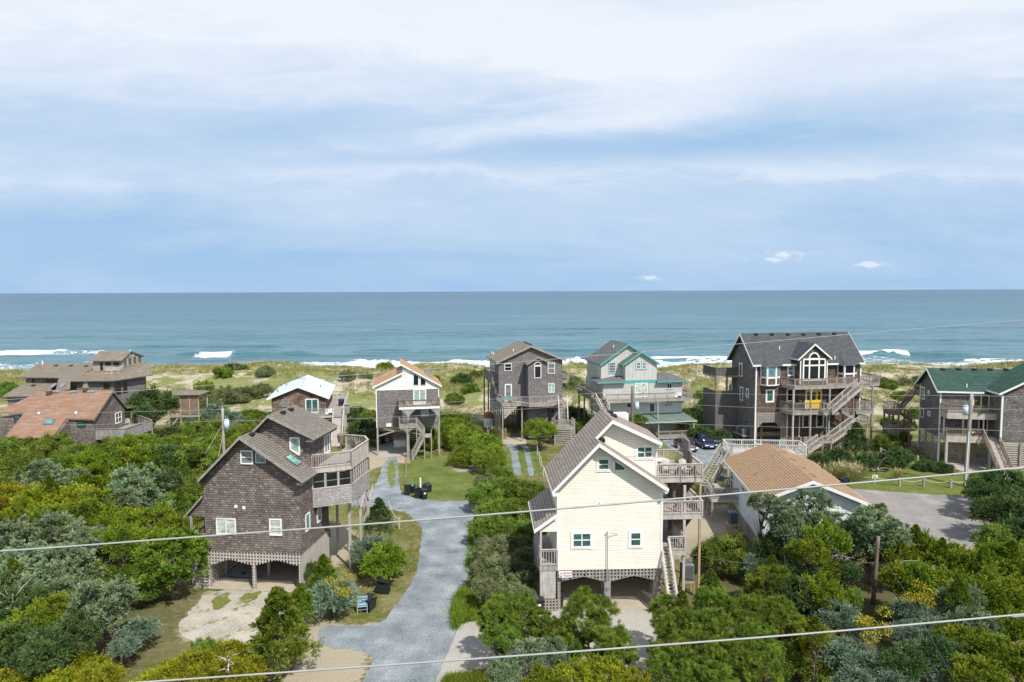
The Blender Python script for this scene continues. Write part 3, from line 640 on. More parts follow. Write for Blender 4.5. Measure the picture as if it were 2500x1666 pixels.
def rail(m, pts, ht=1.0, bal=0.16, psp=1.9, pt=0.10, bt=0.036, drop=0.12, solid=False, cap=0.14, posts=True, endposts=True, lo=0.1):
    """balustrade along 3-D points lying on the floor edge"""
    bal = max(bal, 0.16) if not solid else bal
    pts = [Vector(p) for p in pts]
    for i in range(len(pts) - 1):
        a, b_ = pts[i], pts[i + 1]; L = (Vector((b_.x, b_.y)) - Vector((a.x, a.y))).length
        if L < 0.05: continue
        up = Vector((0, 0, 1))
        m.bar(a + up * ht, b_ + up * ht, cap, 0.045); m.bar(a + up * (ht - 0.08), b_ + up * (ht - 0.08), 0.04, 0.09)
        m.bar(a + up * lo, b_ + up * lo, 0.04, 0.09)
        n = max(1, round(L / psp))
        if posts:
            for k in range(n + 1):
                if (k == 0 and i > 0): continue
                if not endposts and k in (0, n): continue
                p = a.lerp(b_, k / n); m.box(p.x - pt / 2, p.x + pt / 2, p.y - pt / 2, p.y + pt / 2, p.z - drop, p.z + ht - 0.024)
        nb = max(1, int(L / bal))
        if solid:
            d = (b_ - a).normalized(); nb = max(1, int(L / 0.16))
            for k in range(nb):
                p = a.lerp(b_, (k + 0.5) / nb); q = d * (L / nb * 0.46)
                m.extr([p - q + up * 0.02, p + q + up * 0.02, p + q + up * (ht - 0.03), p - q + up * (ht - 0.03)], (-d.y * 0.03, d.x * 0.03, 0))
        else:
            for k in range(1, nb):
                p = a.lerp(b_, k / nb); m.box(p.x - bt / 2, p.x + bt / 2, p.y - bt / 2, p.y + bt / 2, p.z - drop * 0.6, p.z + ht - 0.03)
    return m
def stairs(h, top, bot, width, mat='wood', railing=True, rmat=None, ht=0.95, name='staircase', step=0.19, label=None, skirt=True, solid=False, risers=False):
    top = Vector(top); bot = Vector(bot); dz = top.z - bot.z; n = max(3, round(dz / step)); d = bot - top
    dh = Vector((d.x, d.y, 0)); L = dh.length; dh.normalize(); p = Vector((-dh.y, dh.x, 0))
    m = MB()
    for k in range(n):
        c = top + d * ((k + 0.5) / n); c.z = top.z - dz * (k + 1) / n + dz / n * 0.5
        m.bar(c - p * width / 2, c + p * width / 2, L / n * 0.92, 0.045)
        if risers: 
            q = c + dh * (L / n * 0.5); q.z = c.z - dz / n / 2; m.bar(q - p * width / 2, q + p * width / 2, 0.02, dz / n * 0.9)
    for s_ in (-1, 1):
        o = p * s_ * (width / 2 + 0.03); m.bar(top + o - Vector((0, 0, 0.16)), bot + o - Vector((0, 0, 0.05)), 0.05, 0.28)
    f = h.b(m, name, mat, label)
    if railing:
        for s_ in (-1, 1):
            o = p * s_ * (width / 2 + 0.06); r = MB(); rail(r, [top + o, bot + o], ht, 0.15, 2.0, drop=0.2, solid=solid); h.b(r, 'handrail', rmat or mat, None, f)
    return f
def deck(h, poly, w_, t_=0.26, mat='deck', fascia='wood', name='deck_floor'):
    f = h.b(MB().prZ(poly, w_ - 0.05, w_), name, mat)
    m = MB()
    for i in range(len(poly)):
        a, b_ = Vector((*poly[i], w_ - 0.05 - t_ / 2)), Vector((*poly[(i + 1) % len(poly)], w_ - 0.05 - t_ / 2)); m.bar(a, b_, 0.05, t_ - 0.01)
    xs_ = [p[0] for p in poly]; ys_ = [p[1] for p in poly]
    h.b(m, 'rim_joist', fascia, None, f)
    return f
def lattice(m, pl, c, a0, a1, wtop, bot, sp=0.26, t_=0.11, o=0.0, hor=True, ver=True, th=0.02):
    """slatted lattice from height bot(a) up to wtop"""
    if not callable(bot): b0 = bot; bot = lambda a: b0
    if not callable(wtop): w0 = wtop; wtop = lambda a: w0
    a = a0 + sp / 2
    if ver:
        while a < a1:
            wbox(m, pl, c, a - t_ / 2, a + t_ / 2, bot(a), wtop(a), o + th, o + 2 * th); a += sp
    if hor:
        lo = min(bot(a0 + (a1 - a0) * k / 30) for k in range(31)); hi = max(wtop(a0 + (a1 - a0) * k / 30) for k in range(31)); z = lo + sp * 0.4
        while z < hi:
            run = None
            for k in range(121):
                a = a0 + (a1 - a0) * k / 120; ok = bot(a) <= z - t_ / 2 and wtop(a) >= z + t_ / 2 - 0.03
                if ok and run is None: run = a
                if (not ok or k == 120) and run is not None:
                    if a - run > 0.05: wbox(m, pl, c, run, a, z - t_ / 2, z + t_ / 2, o, o + th - 0.002)
                    run = None
            z += sp
    return m
def roofslab(m, p0, p1, v0, v1, t_=0.14):
    """sloping slab between (u,w) points p0,p1 running from v0 to v1"""
    m.prY([(p0[0], p0[1]), (p1[0], p1[1]), (p1[0], p1[1] - t_), (p0[0], p0[1] - t_)], v0, v1)
def slopebox(m, p0, p1, u0, u1, t_=0.14):
    """same, for a roof whose ridge runs along u: points are (v,w)"""
    m.prX([(p0[0], p0[1]), (p1[0], p1[1]), (p1[0], p1[1] - t_), (p0[0], p0[1] - t_)], u0, u1)
def rake(m, pl, c, p0, p1, wd=0.24, th=0.05, o=0.0):
    """barge board below the roof line p0-p1 (a,w), its top edge flush with the roof top"""
    (a0, z0), (a1, z1) = p0, p1
    wpoly(m, pl, c, [(a0, z0 - 0.012), (a1, z1 - 0.012), (a1, z1 - wd), (a0, z0 - wd)], o, o + th)
def vent(h, u, v, w_, s_=0.32, mat='blackm', name='roof_vent'):
    return h.b(MB().extr([(u - s_ / 2, v - s_ / 2, w_ - 0.05), (u + s_ / 2, v - s_ / 2, w_ - 0.05), (u + s_ / 2, v + s_ / 2, w_ + 0.02), (u - s_ / 2, v + s_ / 2, w_ + 0.02)], (0, 0, 0.16)), name, mat)
def pipe(h, u, v, w_, ht=0.4, r=0.05, mat='white'):
    return h.b(MB().cyl((u, v, w_ - 0.1), (u, v, w_ + ht), r, r, 8), 'vent_pipe', mat)
def cbox(m, x, y, z, sx_, sy_, sz_): return m.box(x - sx_ / 2, x + sx_ / 2, y - sy_ / 2, y + sy_ / 2, z, z + sz_)
def textmesh(txt, size, mat, parent, loc, rot, name='lettering', ext=0.004, shear=0.0, align='CENTER', sx_=1.0):
    c = bpy.data.curves.new('t', 'FONT'); c.body = txt; c.size = size; c.extrude = ext; c.align_x = align; c.align_y = 'CENTER'; c.shear = shear
    o = bpy.data.objects.new('t', c); COL.objects.link(o); dg = bpy.context.evaluated_depsgraph_get(); dg.update()
    me = bpy.data.meshes.new_from_object(o.evaluated_get(dg)); bpy.data.objects.remove(o)
    me.materials.clear(); me.materials.append(M[mat]); q = bpy.data.objects.new(name, me); COL.objects.link(q)
    q.parent = parent; q.location = loc; q.rotation_euler = rot; q.scale = (sx_, 1, 1); return q

def adirondack(x, y, z, rz, mat, label, group=None):
    e = empty('deck_chair', (x, y, z), rz, label, 'chair', group)
    m = MB()
    for i in range(5): m.bar((-0.24 + i * 0.12, 0.22, 0.30), (-0.24 + i * 0.12, 0.50, 1.0 - abs(i - 2) * 0.05), 0.10, 0.025, (0, 1, 0))
    m.build('backrest', M[mat], e)
    m = MB()
    for i in range(5): m.bar((-0.28, -0.30 + i * 0.12, 0.40 - i * 0.025), (0.28, -0.30 + i * 0.12, 0.40 - i * 0.025), 0.10, 0.025)
    m.build('seat', M[mat], e)
    for s_ in (-1, 1):
        MB().bar((s_ * 0.34, -0.36, 0.60), (s_ * 0.34, 0.36, 0.58), 0.13, 0.025).build('armrest', M[mat], e)
        MB().bar((s_ * 0.31, -0.30, 0.0), (s_ * 0.31, -0.30, 0.59), 0.03, 0.10).build('leg', M[mat], e)
        MB().bar((s_ * 0.27, -0.34, 0.34), (s_ * 0.27, 0.62, 0.03), 0.03, 0.12).build('leg', M[mat], e)
    return e
def wl(h, u, v, w_):
    """local point of a house -> world"""
    return h.O + h.RM.transposed() @ Vector((u, v, w_))
# ================================================================ the two near houses (same design)
def twin(h, p, wall, rf, trim, soffit, wth=0.25):
    """front gable with a raised, set back gable on its right; p holds photo points; returns dims"""
    OV = 0.62
    F = h.F
    U0 = F(*p['wl'])[0]; U1 = F(*p['wr'])[0]; wb = F(*p['wb'])[1]
    L = F(*p['L'], -OV); A = F(*p['A'], -OV); E = F(*p['E'], -OV)
    m = (A[1] - L[1]) / (A[0] - L[0]); k = L[1] - m * L[0]
    Bp = h.P(*p['B'], (-m, 0, 1), k); vB = Bp.y + OV; B = (Bp.x, Bp.z)
    BE = F(*p['BE'], Bp.y)
    vb = h.P(*p['Bback'], (-m, 0, 1), k).y - OV
    mr = (E[1] - A[1]) / (E[0] - A[0]); mb = (BE[1] - B[1]) / (BE[0] - B[0])
    T = 0.2
    rA = lambda u: A[1] + mr * (u - A[0]); rB = lambda u: B[1] + mb * (u - B[0]); rL = lambda u: k + m * u
    w_ = MB()
    w_.prY([(U0, wb), (U1, wb), (U1, rA(U1) - T), (A[0], A[1] - T), (U0, rL(U0) - T)], 0, vB)
    w_.prY([(U0, wb), (U1, wb), (U1, rB(U1) - T), (B[0], B[1] - T), (U0, rL(U0) - T)], vB, vb)
    W = h.b(w_, 'wall', wall)
    r = MB()
    roofslab(r, L, A, -OV, Bp.y); roofslab(r, A, (E[0], E[1]), -OV, vB - 0.004)
    r.prY([L, B, (B[0], B[1] - 0.14), (L[0], L[1] - 0.14)], Bp.y, vb + OV)
    roofslab(r, B, BE, Bp.y, vb + OV)
    Rf = h.b(r, 'roof', rf)
    t_ = MB()
    for v, pa, pb in ((-OV, L, A), (-OV, A, E), (Bp.y, A, B), (Bp.y, B, BE)):
        rake(t_, 'F', v, pa, pb, wth, 0.04, 0.002)
    # eave fascias
    for (u, z), v0, v1, s_ in ((L, -OV, vb + OV, -1), (E, -OV, vB, 1), (BE, Bp.y, vb + OV, 1)):
        t_.box(u, u + s_ * 0.03, v0, v1, z - 0.17, z - 0.012)
    h.b(t_, 'barge_board', trim)
    # eave returns
    s_ = MB()
    h.b(s_.prY([(L[0], L[1] - 0.15), (U0, L[1] - 0.19), (U0, L[1] - 0.36), (L[0] + 0.06, L[1] - 0.36)], -OV + 0.01, vb + OV), 'soffit', soffit)
    for (u, z), (ub), v0, v1 in ((E, U1, -OV + 0.01, vB), (BE, U1, Bp.y + 0.01, vb + OV)):
        h.b(MB().prY([(u, z - 0.15), (ub, z - 0.19), (ub, z - 0.36), (u - 0.06, z - 0.36)], v0, v1), 'soffit', soffit)
    return dict(U0=U0, U1=U1, wb=wb, L=L, A=A, E=E, B=B, BE=BE, vB=vB, vb=vb, rA=rA, rB=rB, rL=rL, OV=OV)

def arch_bottom(pts):
    """piecewise curve through (u,w) points, eased"""
    def f(a):
        for i in range(len(pts) - 1):
            if pts[i][0] <= a <= pts[i + 1][0]:
                t = (a - pts[i][0]) / (pts[i + 1][0] - pts[i][0] + 1e-9)
                return pts[i][1] + (pts[i + 1][1] - pts[i][1]) * (0.5 - 0.5 * math.cos(math.pi * t)) * 0.5 + (pts[i + 1][1] - pts[i][1]) * t * 0.5
        return pts[-1][1] if a > pts[-1][0] else pts[0][1]
    return f

# ---------------------------------------------------------------- yellow house
def build_yellow():
    Z = zf(1260, 980, 4.706); Q = zf(1260, 1240, 4.706)
    h = House('beach_house', 'pale yellow two gabled house on stilts with tan roof and white trim', 'house', 1484, 1489.7, -2.2)
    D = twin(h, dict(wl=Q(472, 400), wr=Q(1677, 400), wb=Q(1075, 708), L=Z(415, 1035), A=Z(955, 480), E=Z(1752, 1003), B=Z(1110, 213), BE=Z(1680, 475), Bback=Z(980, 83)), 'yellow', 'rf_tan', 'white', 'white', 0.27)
    U0, U1, wb, vB, vb = D['U0'], D['U1'], D['wb'], D['vB'], D['vb']
    tr = MB()
    tr.box(U0 - 0.02, U0 + 0.10, -0.03, 0.10, wb, D['rL'](U0) - 0.33); tr.box(U1 - 0.10, U1 + 0.02, -0.03, 0.10, wb, D['rA'](U1) - 0.33)
    tr.box(U1 - 0.10, U1 + 0.02, vB - 0.03, vB + 0.08, D['rA'](U1) + 0.02, D['rB'](U1) - 0.36)
    h.b(tr, 'corner_trim', 'white')
    wk = dict(fw=0.10, rows=2, glass='gl_teal', casing=0.10)
    winpx(h, 'F', 0, *Q(643, 283), *Q(868, 458), cols=2, **wk)
    winpx(h, 'F', 0, *Q(1305, 275), *Q(1440, 447), **wk)
    winpx(h, 'F', 0, *Z(937, 655), *Z(1073, 795), **wk)
    winpx(h, 'F', vB, *Z(1383, 515), *Z(1570, 655), cols=2, **wk)
    pts = [h.F(*Z(1122, 800)), h.F(*Z(1255, 800)), h.F(*Z(1255, 752)), h.F(*Z(1122, 668))]
    winpoly(h, 'F', 0, pts, 0.16, glass='gl_teal')
    b_ = h.F(*Z(978, 1168)); h.b(MB().box(b_[0] - .1, b_[0] + .1, -0.08, 0, b_[1] - .1, b_[1] + .1), 'wall_vent', 'white')
    for q, ln in ((Z(1082, 140), 'B'), (Z(1122, 180), 'B'), (Z(985, 462), 'A')):
        # ridge vents lie on the right slopes
        ap = D[ln]; ed = D['BE'] if ln == 'B' else D['E']; mm = (ed[1] - ap[1]) / (ed[0] - ap[0])
        pp = h.P(*q, (-mm, 0, 1), ap[1] - mm * ap[0]); vent(h, pp.x, pp.y, pp.z + 0.02, 0.42)
    for q in (Z(890, 470), Z(505, 660)):
        ap, ed = D['A'], D['L']; mm = (ed[1] - ap[1]) / (ed[0] - ap[0]); pp = h.P(*q, (-mm, 0, 1), ap[1] - mm * ap[0]); pipe(h, pp.x, pp.y, pp.z, 0.3, 0.05, 'metal')
    # left lean-to porch
    Lw = h.F(*Z(465, 1283), -0.2); Lt = h.F(*Z(207, 1472), -0.2); vend = h.G(*Z(140, 1150), Lt[1])[1]
    r = MB(); roofslab(r, Lt, (U0, Lw[1]), -0.25, vend); rf = h.b(r, 'porch_roof', 'rf_tan')
    t_ = MB(); rake(t_, 'F', -0.25, Lt, (U0, Lw[1]), 0.26, 0.04, 0.002); t_.box(Lt[0] - 0.03, Lt[0], -0.25, vend, Lt[1] - 0.2, Lt[1] - 0.01); h.b(t_, 'barge_board', 'white')
    mL = (Lw[1] - Lt[1]) / (U0 - Lt[0]); up = Lt[0] + 0.35
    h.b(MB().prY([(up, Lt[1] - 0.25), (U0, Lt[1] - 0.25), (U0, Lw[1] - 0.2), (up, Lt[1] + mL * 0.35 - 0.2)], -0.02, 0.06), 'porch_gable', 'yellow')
    zf_ = h.F(*Q(380, 690), 0)[1]; zr = h.F(*Q(380, 482), 0)[1]; pu = h.F(*Q(285, 400), 0)[0]
    deck(h, [(pu - 0.1, 0.0), (U0, 0.0), (U0, vend - 0.3), (pu - 0.1, vend - 0.3)], zf_ + 0.15, 0.3)
    for v in (0.06, vend * 0.5, vend - 0.4): h.post(pu, v, 0, Lt[1] - 0.1, 0.14, 'wood_l')
    m = MB(); rail(m, [(U0, 0.02, zf_ + 0.15), (pu, 0.02, zf_ + 0.15), (pu, vend - 0.4, zf_ + 0.15)], zr - zf_ - 0.15, 0.15, drop=0.3); h.b(m, 'porch_railing', 'wood_l')
    h.b(MB().box(pu, U0 - 0.1, 0.02, 0.06, h.F(*Q(360, 1045))[1], zf_ - 0.2), 'plywood_panel', 'ply')
    m = MB(); lattice(m, 'F', 0.02, pu, U0, h.F(*Q(360, 1045))[1] - 0.02, 0.02, 0.22, 0.1); h.b(m, 'lattice', 'wood')
    # under-house lattice with two flat arches
    um = (h.F(*Q(1035, 840))[0], h.F(*Q(1080, 840))[0])
    g1, g2 = h.F(*Q(505, 852)), h.F(*Q(1600, 828))
    bot = arch_bottom([(U0, g1[1]), (g1[0], g1[1]), h.F(*Q(770, 792)), (um[0], h.F(*Q(1035, 845))[1]), (um[1], h.F(*Q(1080, 842))[1]), h.F(*Q(1355, 782)), g2, (U1, g2[1])])
    def bot2(a): return 0.0 if (a < g1[0] or a > g2[0] or um[0] < a < um[1]) else bot(a)
    m = MB(); lattice(m, 'F', 0.03, U0, U1, wb + 0.02, bot2, 0.235, 0.105); h.b(m, 'arched_lattice', 'wood')
    m = MB()
    prev = None
    for k in range(60):
        a = g1[0] + (g2[0] - g1[0]) * k / 59
        if um[0] < a < um[1]: prev = None; continue
        cur = (a, 0.035, bot(a))
        if prev: m.bar(prev, cur, 0.02, 0.07, (0, 1, 0))
        prev = cur
    h.b(m, 'arch_trim', 'wood')
    for side in ('L', 'R'):
        m = MB(); lattice(m, side, U0 if side == 'L' else U1, 0.1, vb, wb - 0.0, 0.0, 0.22, 0.10, o=-0.04); h.b(m, 'side_lattice', 'wood')
    m = MB(); lattice(m, 'F', vb, U0, U1, wb, 0.0, 0.3, 0.27); h.b(m, 'rear_lattice', 'wood_dark')  # slats widened until nearly solid, to keep light out of the carport
    for u in (U0 + 0.12, (um[0] + um[1]) / 2, U1 - 0.12):
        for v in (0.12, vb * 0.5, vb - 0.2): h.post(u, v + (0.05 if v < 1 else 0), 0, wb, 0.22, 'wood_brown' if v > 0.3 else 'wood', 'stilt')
    h.b(MB().box(U0 - 0.05, U1 + 0.05, -0.08, vb + 0.2, 0.014, 0.05), 'floor_slab', 'slab')
    # electric service
    su, sz = h.F(*Q(1056, 285), -0.3)
    sb = h.F(*Q(1056, 850), -0.1)
    e = MB().cyl((su, -0.14, sb[1]), (su, -0.14, sz), 0.03, 0.03, 8); e.cyl((su, -0.14, sz), (su, -0.30, sz + 0.12), 0.055, 0.03, 8); cd = h.b(e, 'service_mast', 'metal')
    h.b(MB().box(su - 0.21, su + 0.21, -0.24, -0.02, sb[1] - 0.95, sb[1] - 0.05), 'meter_box', 'metal')
    h.b(MB().cyl((su, -0.24, sb[1] - 0.35), (su, -0.36, sb[1] - 0.35), 0.13, 0.12, 14), 'meter', 'gl_grey')
    # realty board
    a0, z1 = h.F(*Q(490, 727), -0.05); a1, z0 = h.F(*Q(640, 824), -0.05)
    s_ = empty('realty_sign', wl(h, (a0 + a1) / 2, -0.10, z0), -h.yaw, 'white realty board with red script and anchor on the lattice of the yellow house', 'sign')
    W_, H_ = a1 - a0, z1 - z0
    MB().box(-W_ / 2, W_ / 2, -0.012, 0.012, H_ * 0.27, H_).build('board', M['white'], s_); MB().box(-W_ / 2, W_ / 2, -0.012, 0.012, 0, H_ * 0.27 - 0.003).build('lower_board', M['navy'], s_)
    textmesh('Hatteras', H_ * 0.36, 'red', s_, (W_ * 0.14, -0.018, H_ * 0.80), (R(90), 0, 0), shear=0.35, sx_=0.9)
    textmesh('Realty', H_ * 0.36, 'red', s_, (W_ * 0.14, -0.018, H_ * 0.50), (R(90), 0, 0), shear=0.35, sx_=0.95)
    textmesh('252-995-5466', H_ * 0.14, 'white', s_, (0, -0.018, H_ * 0.19), (R(90), 0, 0), sx_=0.9)
    textmesh('hatterasrealty.com', H_ * 0.12, 'white', s_, (0, -0.018, H_ * 0.07), (R(90), 0, 0), sx_=1.0)
    m = MB(); cx_, cz = -W_ * 0.34, H_ * 0.62
    m.bar((cx_, -0.018, cz - H_ * 0.2), (cx_, -0.018, cz + H_ * 0.2), 0.03, 0.008, (1, 0, 0)); m.bar((cx_ - 0.07, -0.018, cz + H_ * 0.12), (cx_ + 0.07, -0.018, cz + H_ * 0.12), 0.008, 0.03)
    pr = None
    for k in range(13):
        t = math.pi * (1.08 + 0.84 * k / 12); q = (cx_ + math.cos(t) * W_ * 0.125, -0.018, cz + math.sin(t) * H_ * 0.24)
        if pr: m.bar(pr, q, 0.010, 0.035)
        pr = q
    m.build('anchor_emblem', M['ink'], s_)
    # ---- decks on the right side
    du = h.F(*Z(2132, 720), 1.4)[0]
    vf = 1.6                                           # front edge of the decks
    zt = h.F(*Z(1900, 722), vf)[1]; z3 = h.F(*Z(1900, 888), vf)[1]; du = h.F(*Z(2140, 800), vf)[0]
    va = vb + 1.0
    deck(h, [(U1, vf), (du, vf), (du, va), (U1, va)], z3 + 0.05, 0.28, fascia='wood_l')
    m = MB(); rail(m, [(U1 + 0.06, vf, z3 + 0.05), (du, vf, z3 + 0.05), (du, vf + 2.4, z3 + 0.05)], zt - z3 - 0.05, 0.15, drop=0.1); h.b(m, 'upper_railing', 'wood_l')
    m = MB(); rail(m, [(du, vf + 2.4, z3 + 0.05), (du, vf + 3.2, z3 + 0.05)], 1.2, solid=True, pt=0.12); rail(m, [(du, vf + 3.2, z3 + 0.05), (du, va, z3 + 0.05)], 1.9, solid=True, pt=0.12); h.b(m, 'privacy_fence', 'fence_b')
    m = MB(); rail(m, [(du, va, z3 + 0.05), (U1, va, z3 + 0.05)], 1.0, 0.15, drop=0.1); h.b(m, 'rear_railing', 'wood_l')
    vf2 = 0.6; z2t = h.F(*Z(1900, 1147), vf2)[1]; z2 = h.F(*Z(1900, 1318), vf2)[1]; du2 = h.F(*Z(2140, 1200), vf2)[0]; v2e = 5.4
    deck(h, [(U1, vf2), (du2, vf2), (du2, v2e), (U1, v2e)], z2 + 0.12, 0.30, fascia='wood_l')
    m = MB(); rail(m, [(U1 + 0.06, vf2, z2 + 0.12), (du2, vf2, z2 + 0.12), (du2, v2e, z2 + 0.12)], z2t - z2 - 0.12, 0.15, drop=0.15); h.b(m, 'middle_railing', 'wood_l')
    vf1 = 0.5; z1t = h.F(*Q(1850, 332), vf1)[1]; z1_ = h.F(*Q(1850, 510), vf1)[1]; du1 = h.F(*Q(1940, 430), vf1)[0]
    ul = h.F(*Q(1750, 330), vf1)[0]
    deck(h, [(U1, vf1), (du1 + 0.05, vf1), (du1 + 0.05, 6.0), (U1, 6.0)], z1_ + 0.12, 0.30, fascia='wood_l')
    m = MB(); rail(m, [(ul, vf1, z1_ + 0.12), (du1, vf1, z1_ + 0.12), (du1, 6.0, z1_ + 0.12)], z1t - z1_ - 0.12, 0.15, drop=0.15); h.b(m, 'lower_railing', 'wood_l')
    for v in (vf1 + 0.1, 3.2, 5.8): h.post(du1 - 0.02, v + 0.1, 0, z3 - 0.25, 0.17, 'wood_l')
    for v in (vf + 0.1, va - 0.2): h.post(du - 0.1, v, 0, z3 - 0.25, 0.15, 'wood_tan')
    # flights: lower one comes towards the street, inner ones zig-zag between the decks
    uc = (U1 + ul) / 2 + 0.02
    stairs(h, (uc, vf1, z1_ + 0.12), (uc, vf1 - 2.9, 0.02), ul - U1 - 0.12, 'wood_l')
    stairs(h, (du2 - 0.75, vf2 + 1.0, z3), (du2 - 0.75, vf2 + 4.2, z2 + 0.15), 0.95, 'wood_brown', True)
    stairs(h, (du2 - 0.75, vf2 + 1.0, z2), (du2 - 0.75, vf2 + 4.0, z1_ + 0.15), 0.95, 'wood_brown', True)
    # french door to the decks
    for z in (z1_ + 0.14, z2 + 0.14, z3 + 0.07): window(h, 'R', U1, 2.9, 4.6, z, z + 2.0, cols=2, glass='gl_grey', name='glass_door')
    # things on the decks
    t_ = empty('patio_table', wl(h, *h.G(*Z(1672, 668), z3 + 0.8)[:2], z3 + 0.05), 0, 'round white patio table on the upper deck of the yellow house', 'table')
    MB().cyl((0, 0, 0.70), (0, 0, 0.74), 0.55, 0.55, 24).build('table_top', M['white'], t_); MB().cyl((0, 0, 0), (0, 0, 0.70), 0.04, 0.04, 8).build('leg', M['metal'], t_)
    for i, (dx, dy, rz, lb) in enumerate(((-0.2, 1.0, 180, 'grey deck chair behind the round white table of the yellow house'), (0.15, -1.0, 0, 'slatted grey chair in front of the round white table of the yellow house'), (1.5, -1.2, 20, 'slatted chair at the front right corner of the upper deck of the yellow house'))):
        c_ = t_.location + Vector((dx, dy, 0)); adirondack(c_.x, c_.y, z3 + wl(h, 0, 0, 0).z + 0.05, R(rz), 'wood_l', lb, 'chairs on the upper deck of the yellow house')
    # condenser on its stand
    g_ = ground(*Q(1960, 985)); hx = h.RM @ (g_ - h.O)
    zt = h.F(*Q(1960, 822), hx.y)[1]; zz = h.F(*Q(1960, 632), hx.y)[1]; wd = h.F(*Q(2036, 800), hx.y)[0] - h.F(*Q(1900, 800), hx.y)[0]
    st = empty('condenser_stand', g_, -h.yaw, 'tan timber stand carrying the grey condenser beside the yellow house stairs', 'stand')
    MB().box(-wd * .56, wd * .56, -wd * .5, wd * .5, zt - 0.12, zt).build('platform', M['wood_tan'], st)
    for a in (-1, 1):
        for c_ in (-1, 1): MB().box(a * wd * .48 - .05, a * wd * .48 + .05, c_ * wd * .42 - .05, c_ * wd * .42 + .05, 0, zt - 0.12).build('leg', M['wood_tan'], st)
    ac = empty('air_conditioner', g_ + Vector((0, 0, zt)), -h.yaw, 'grey air conditioning condenser on a timber stand right of the yellow house', 'air conditioner')
    condenser(ac, wd, zz - zt, 'acgrey')
    return h, D
def condenser(e, w_, ht, mat):
    m = MB(); a = w_ / 2 * 0.96; c = 0.08
    pl = [(-a + c, -a), (a - c, -a), (a, -a + c), (a, a - c), (a - c, a), (-a + c, a), (-a, a - c), (-a, -a + c)]
    m.prZ(pl, 0, ht - 0.06); m.prZ([(x * 0.97, y * 0.97) for x, y in pl], ht - 0.06, ht); m.build('casing', M[mat], e)
    m = MB()
    for k in range(int(ht / 0.07) - 1):
        z = 0.06 + k * 0.07; m.box(-a * 0.84, a * 0.84, -a - 0.012, -a - 0.001, z, z + 0.028); m.box(a + 0.001, a + 0.012, -a * 0.84, a * 0.84, z, z + 0.028); m.box(-a - 0.012, -a - 0.001, -a * 0.84, a * 0.84, z, z + 0.028)
    m.build('louvres', M['blackm'], e)
    m = MB().cyl((0, 0, ht), (0, 0, ht + 0.015), a * 0.8, a * 0.8, 24); f = m.build('fan_grille', M['blackm'], e)
    m = MB()
    for k in range(5):
        r_ = a * (0.2 + k * 0.15); 
        for i in range(24):
            t0, t1 = math.pi * 2 * i / 24, math.pi * 2 * (i + 1) / 24; m.bar((math.cos(t0) * r_, math.sin(t0) * r_, ht + 0.03), (math.cos(t1) * r_, math.sin(t1) * r_, ht + 0.03), 0.02, 0.012)
    m.build('guard_ring', M['metal'], f)
yellow, YD = build_yellow()

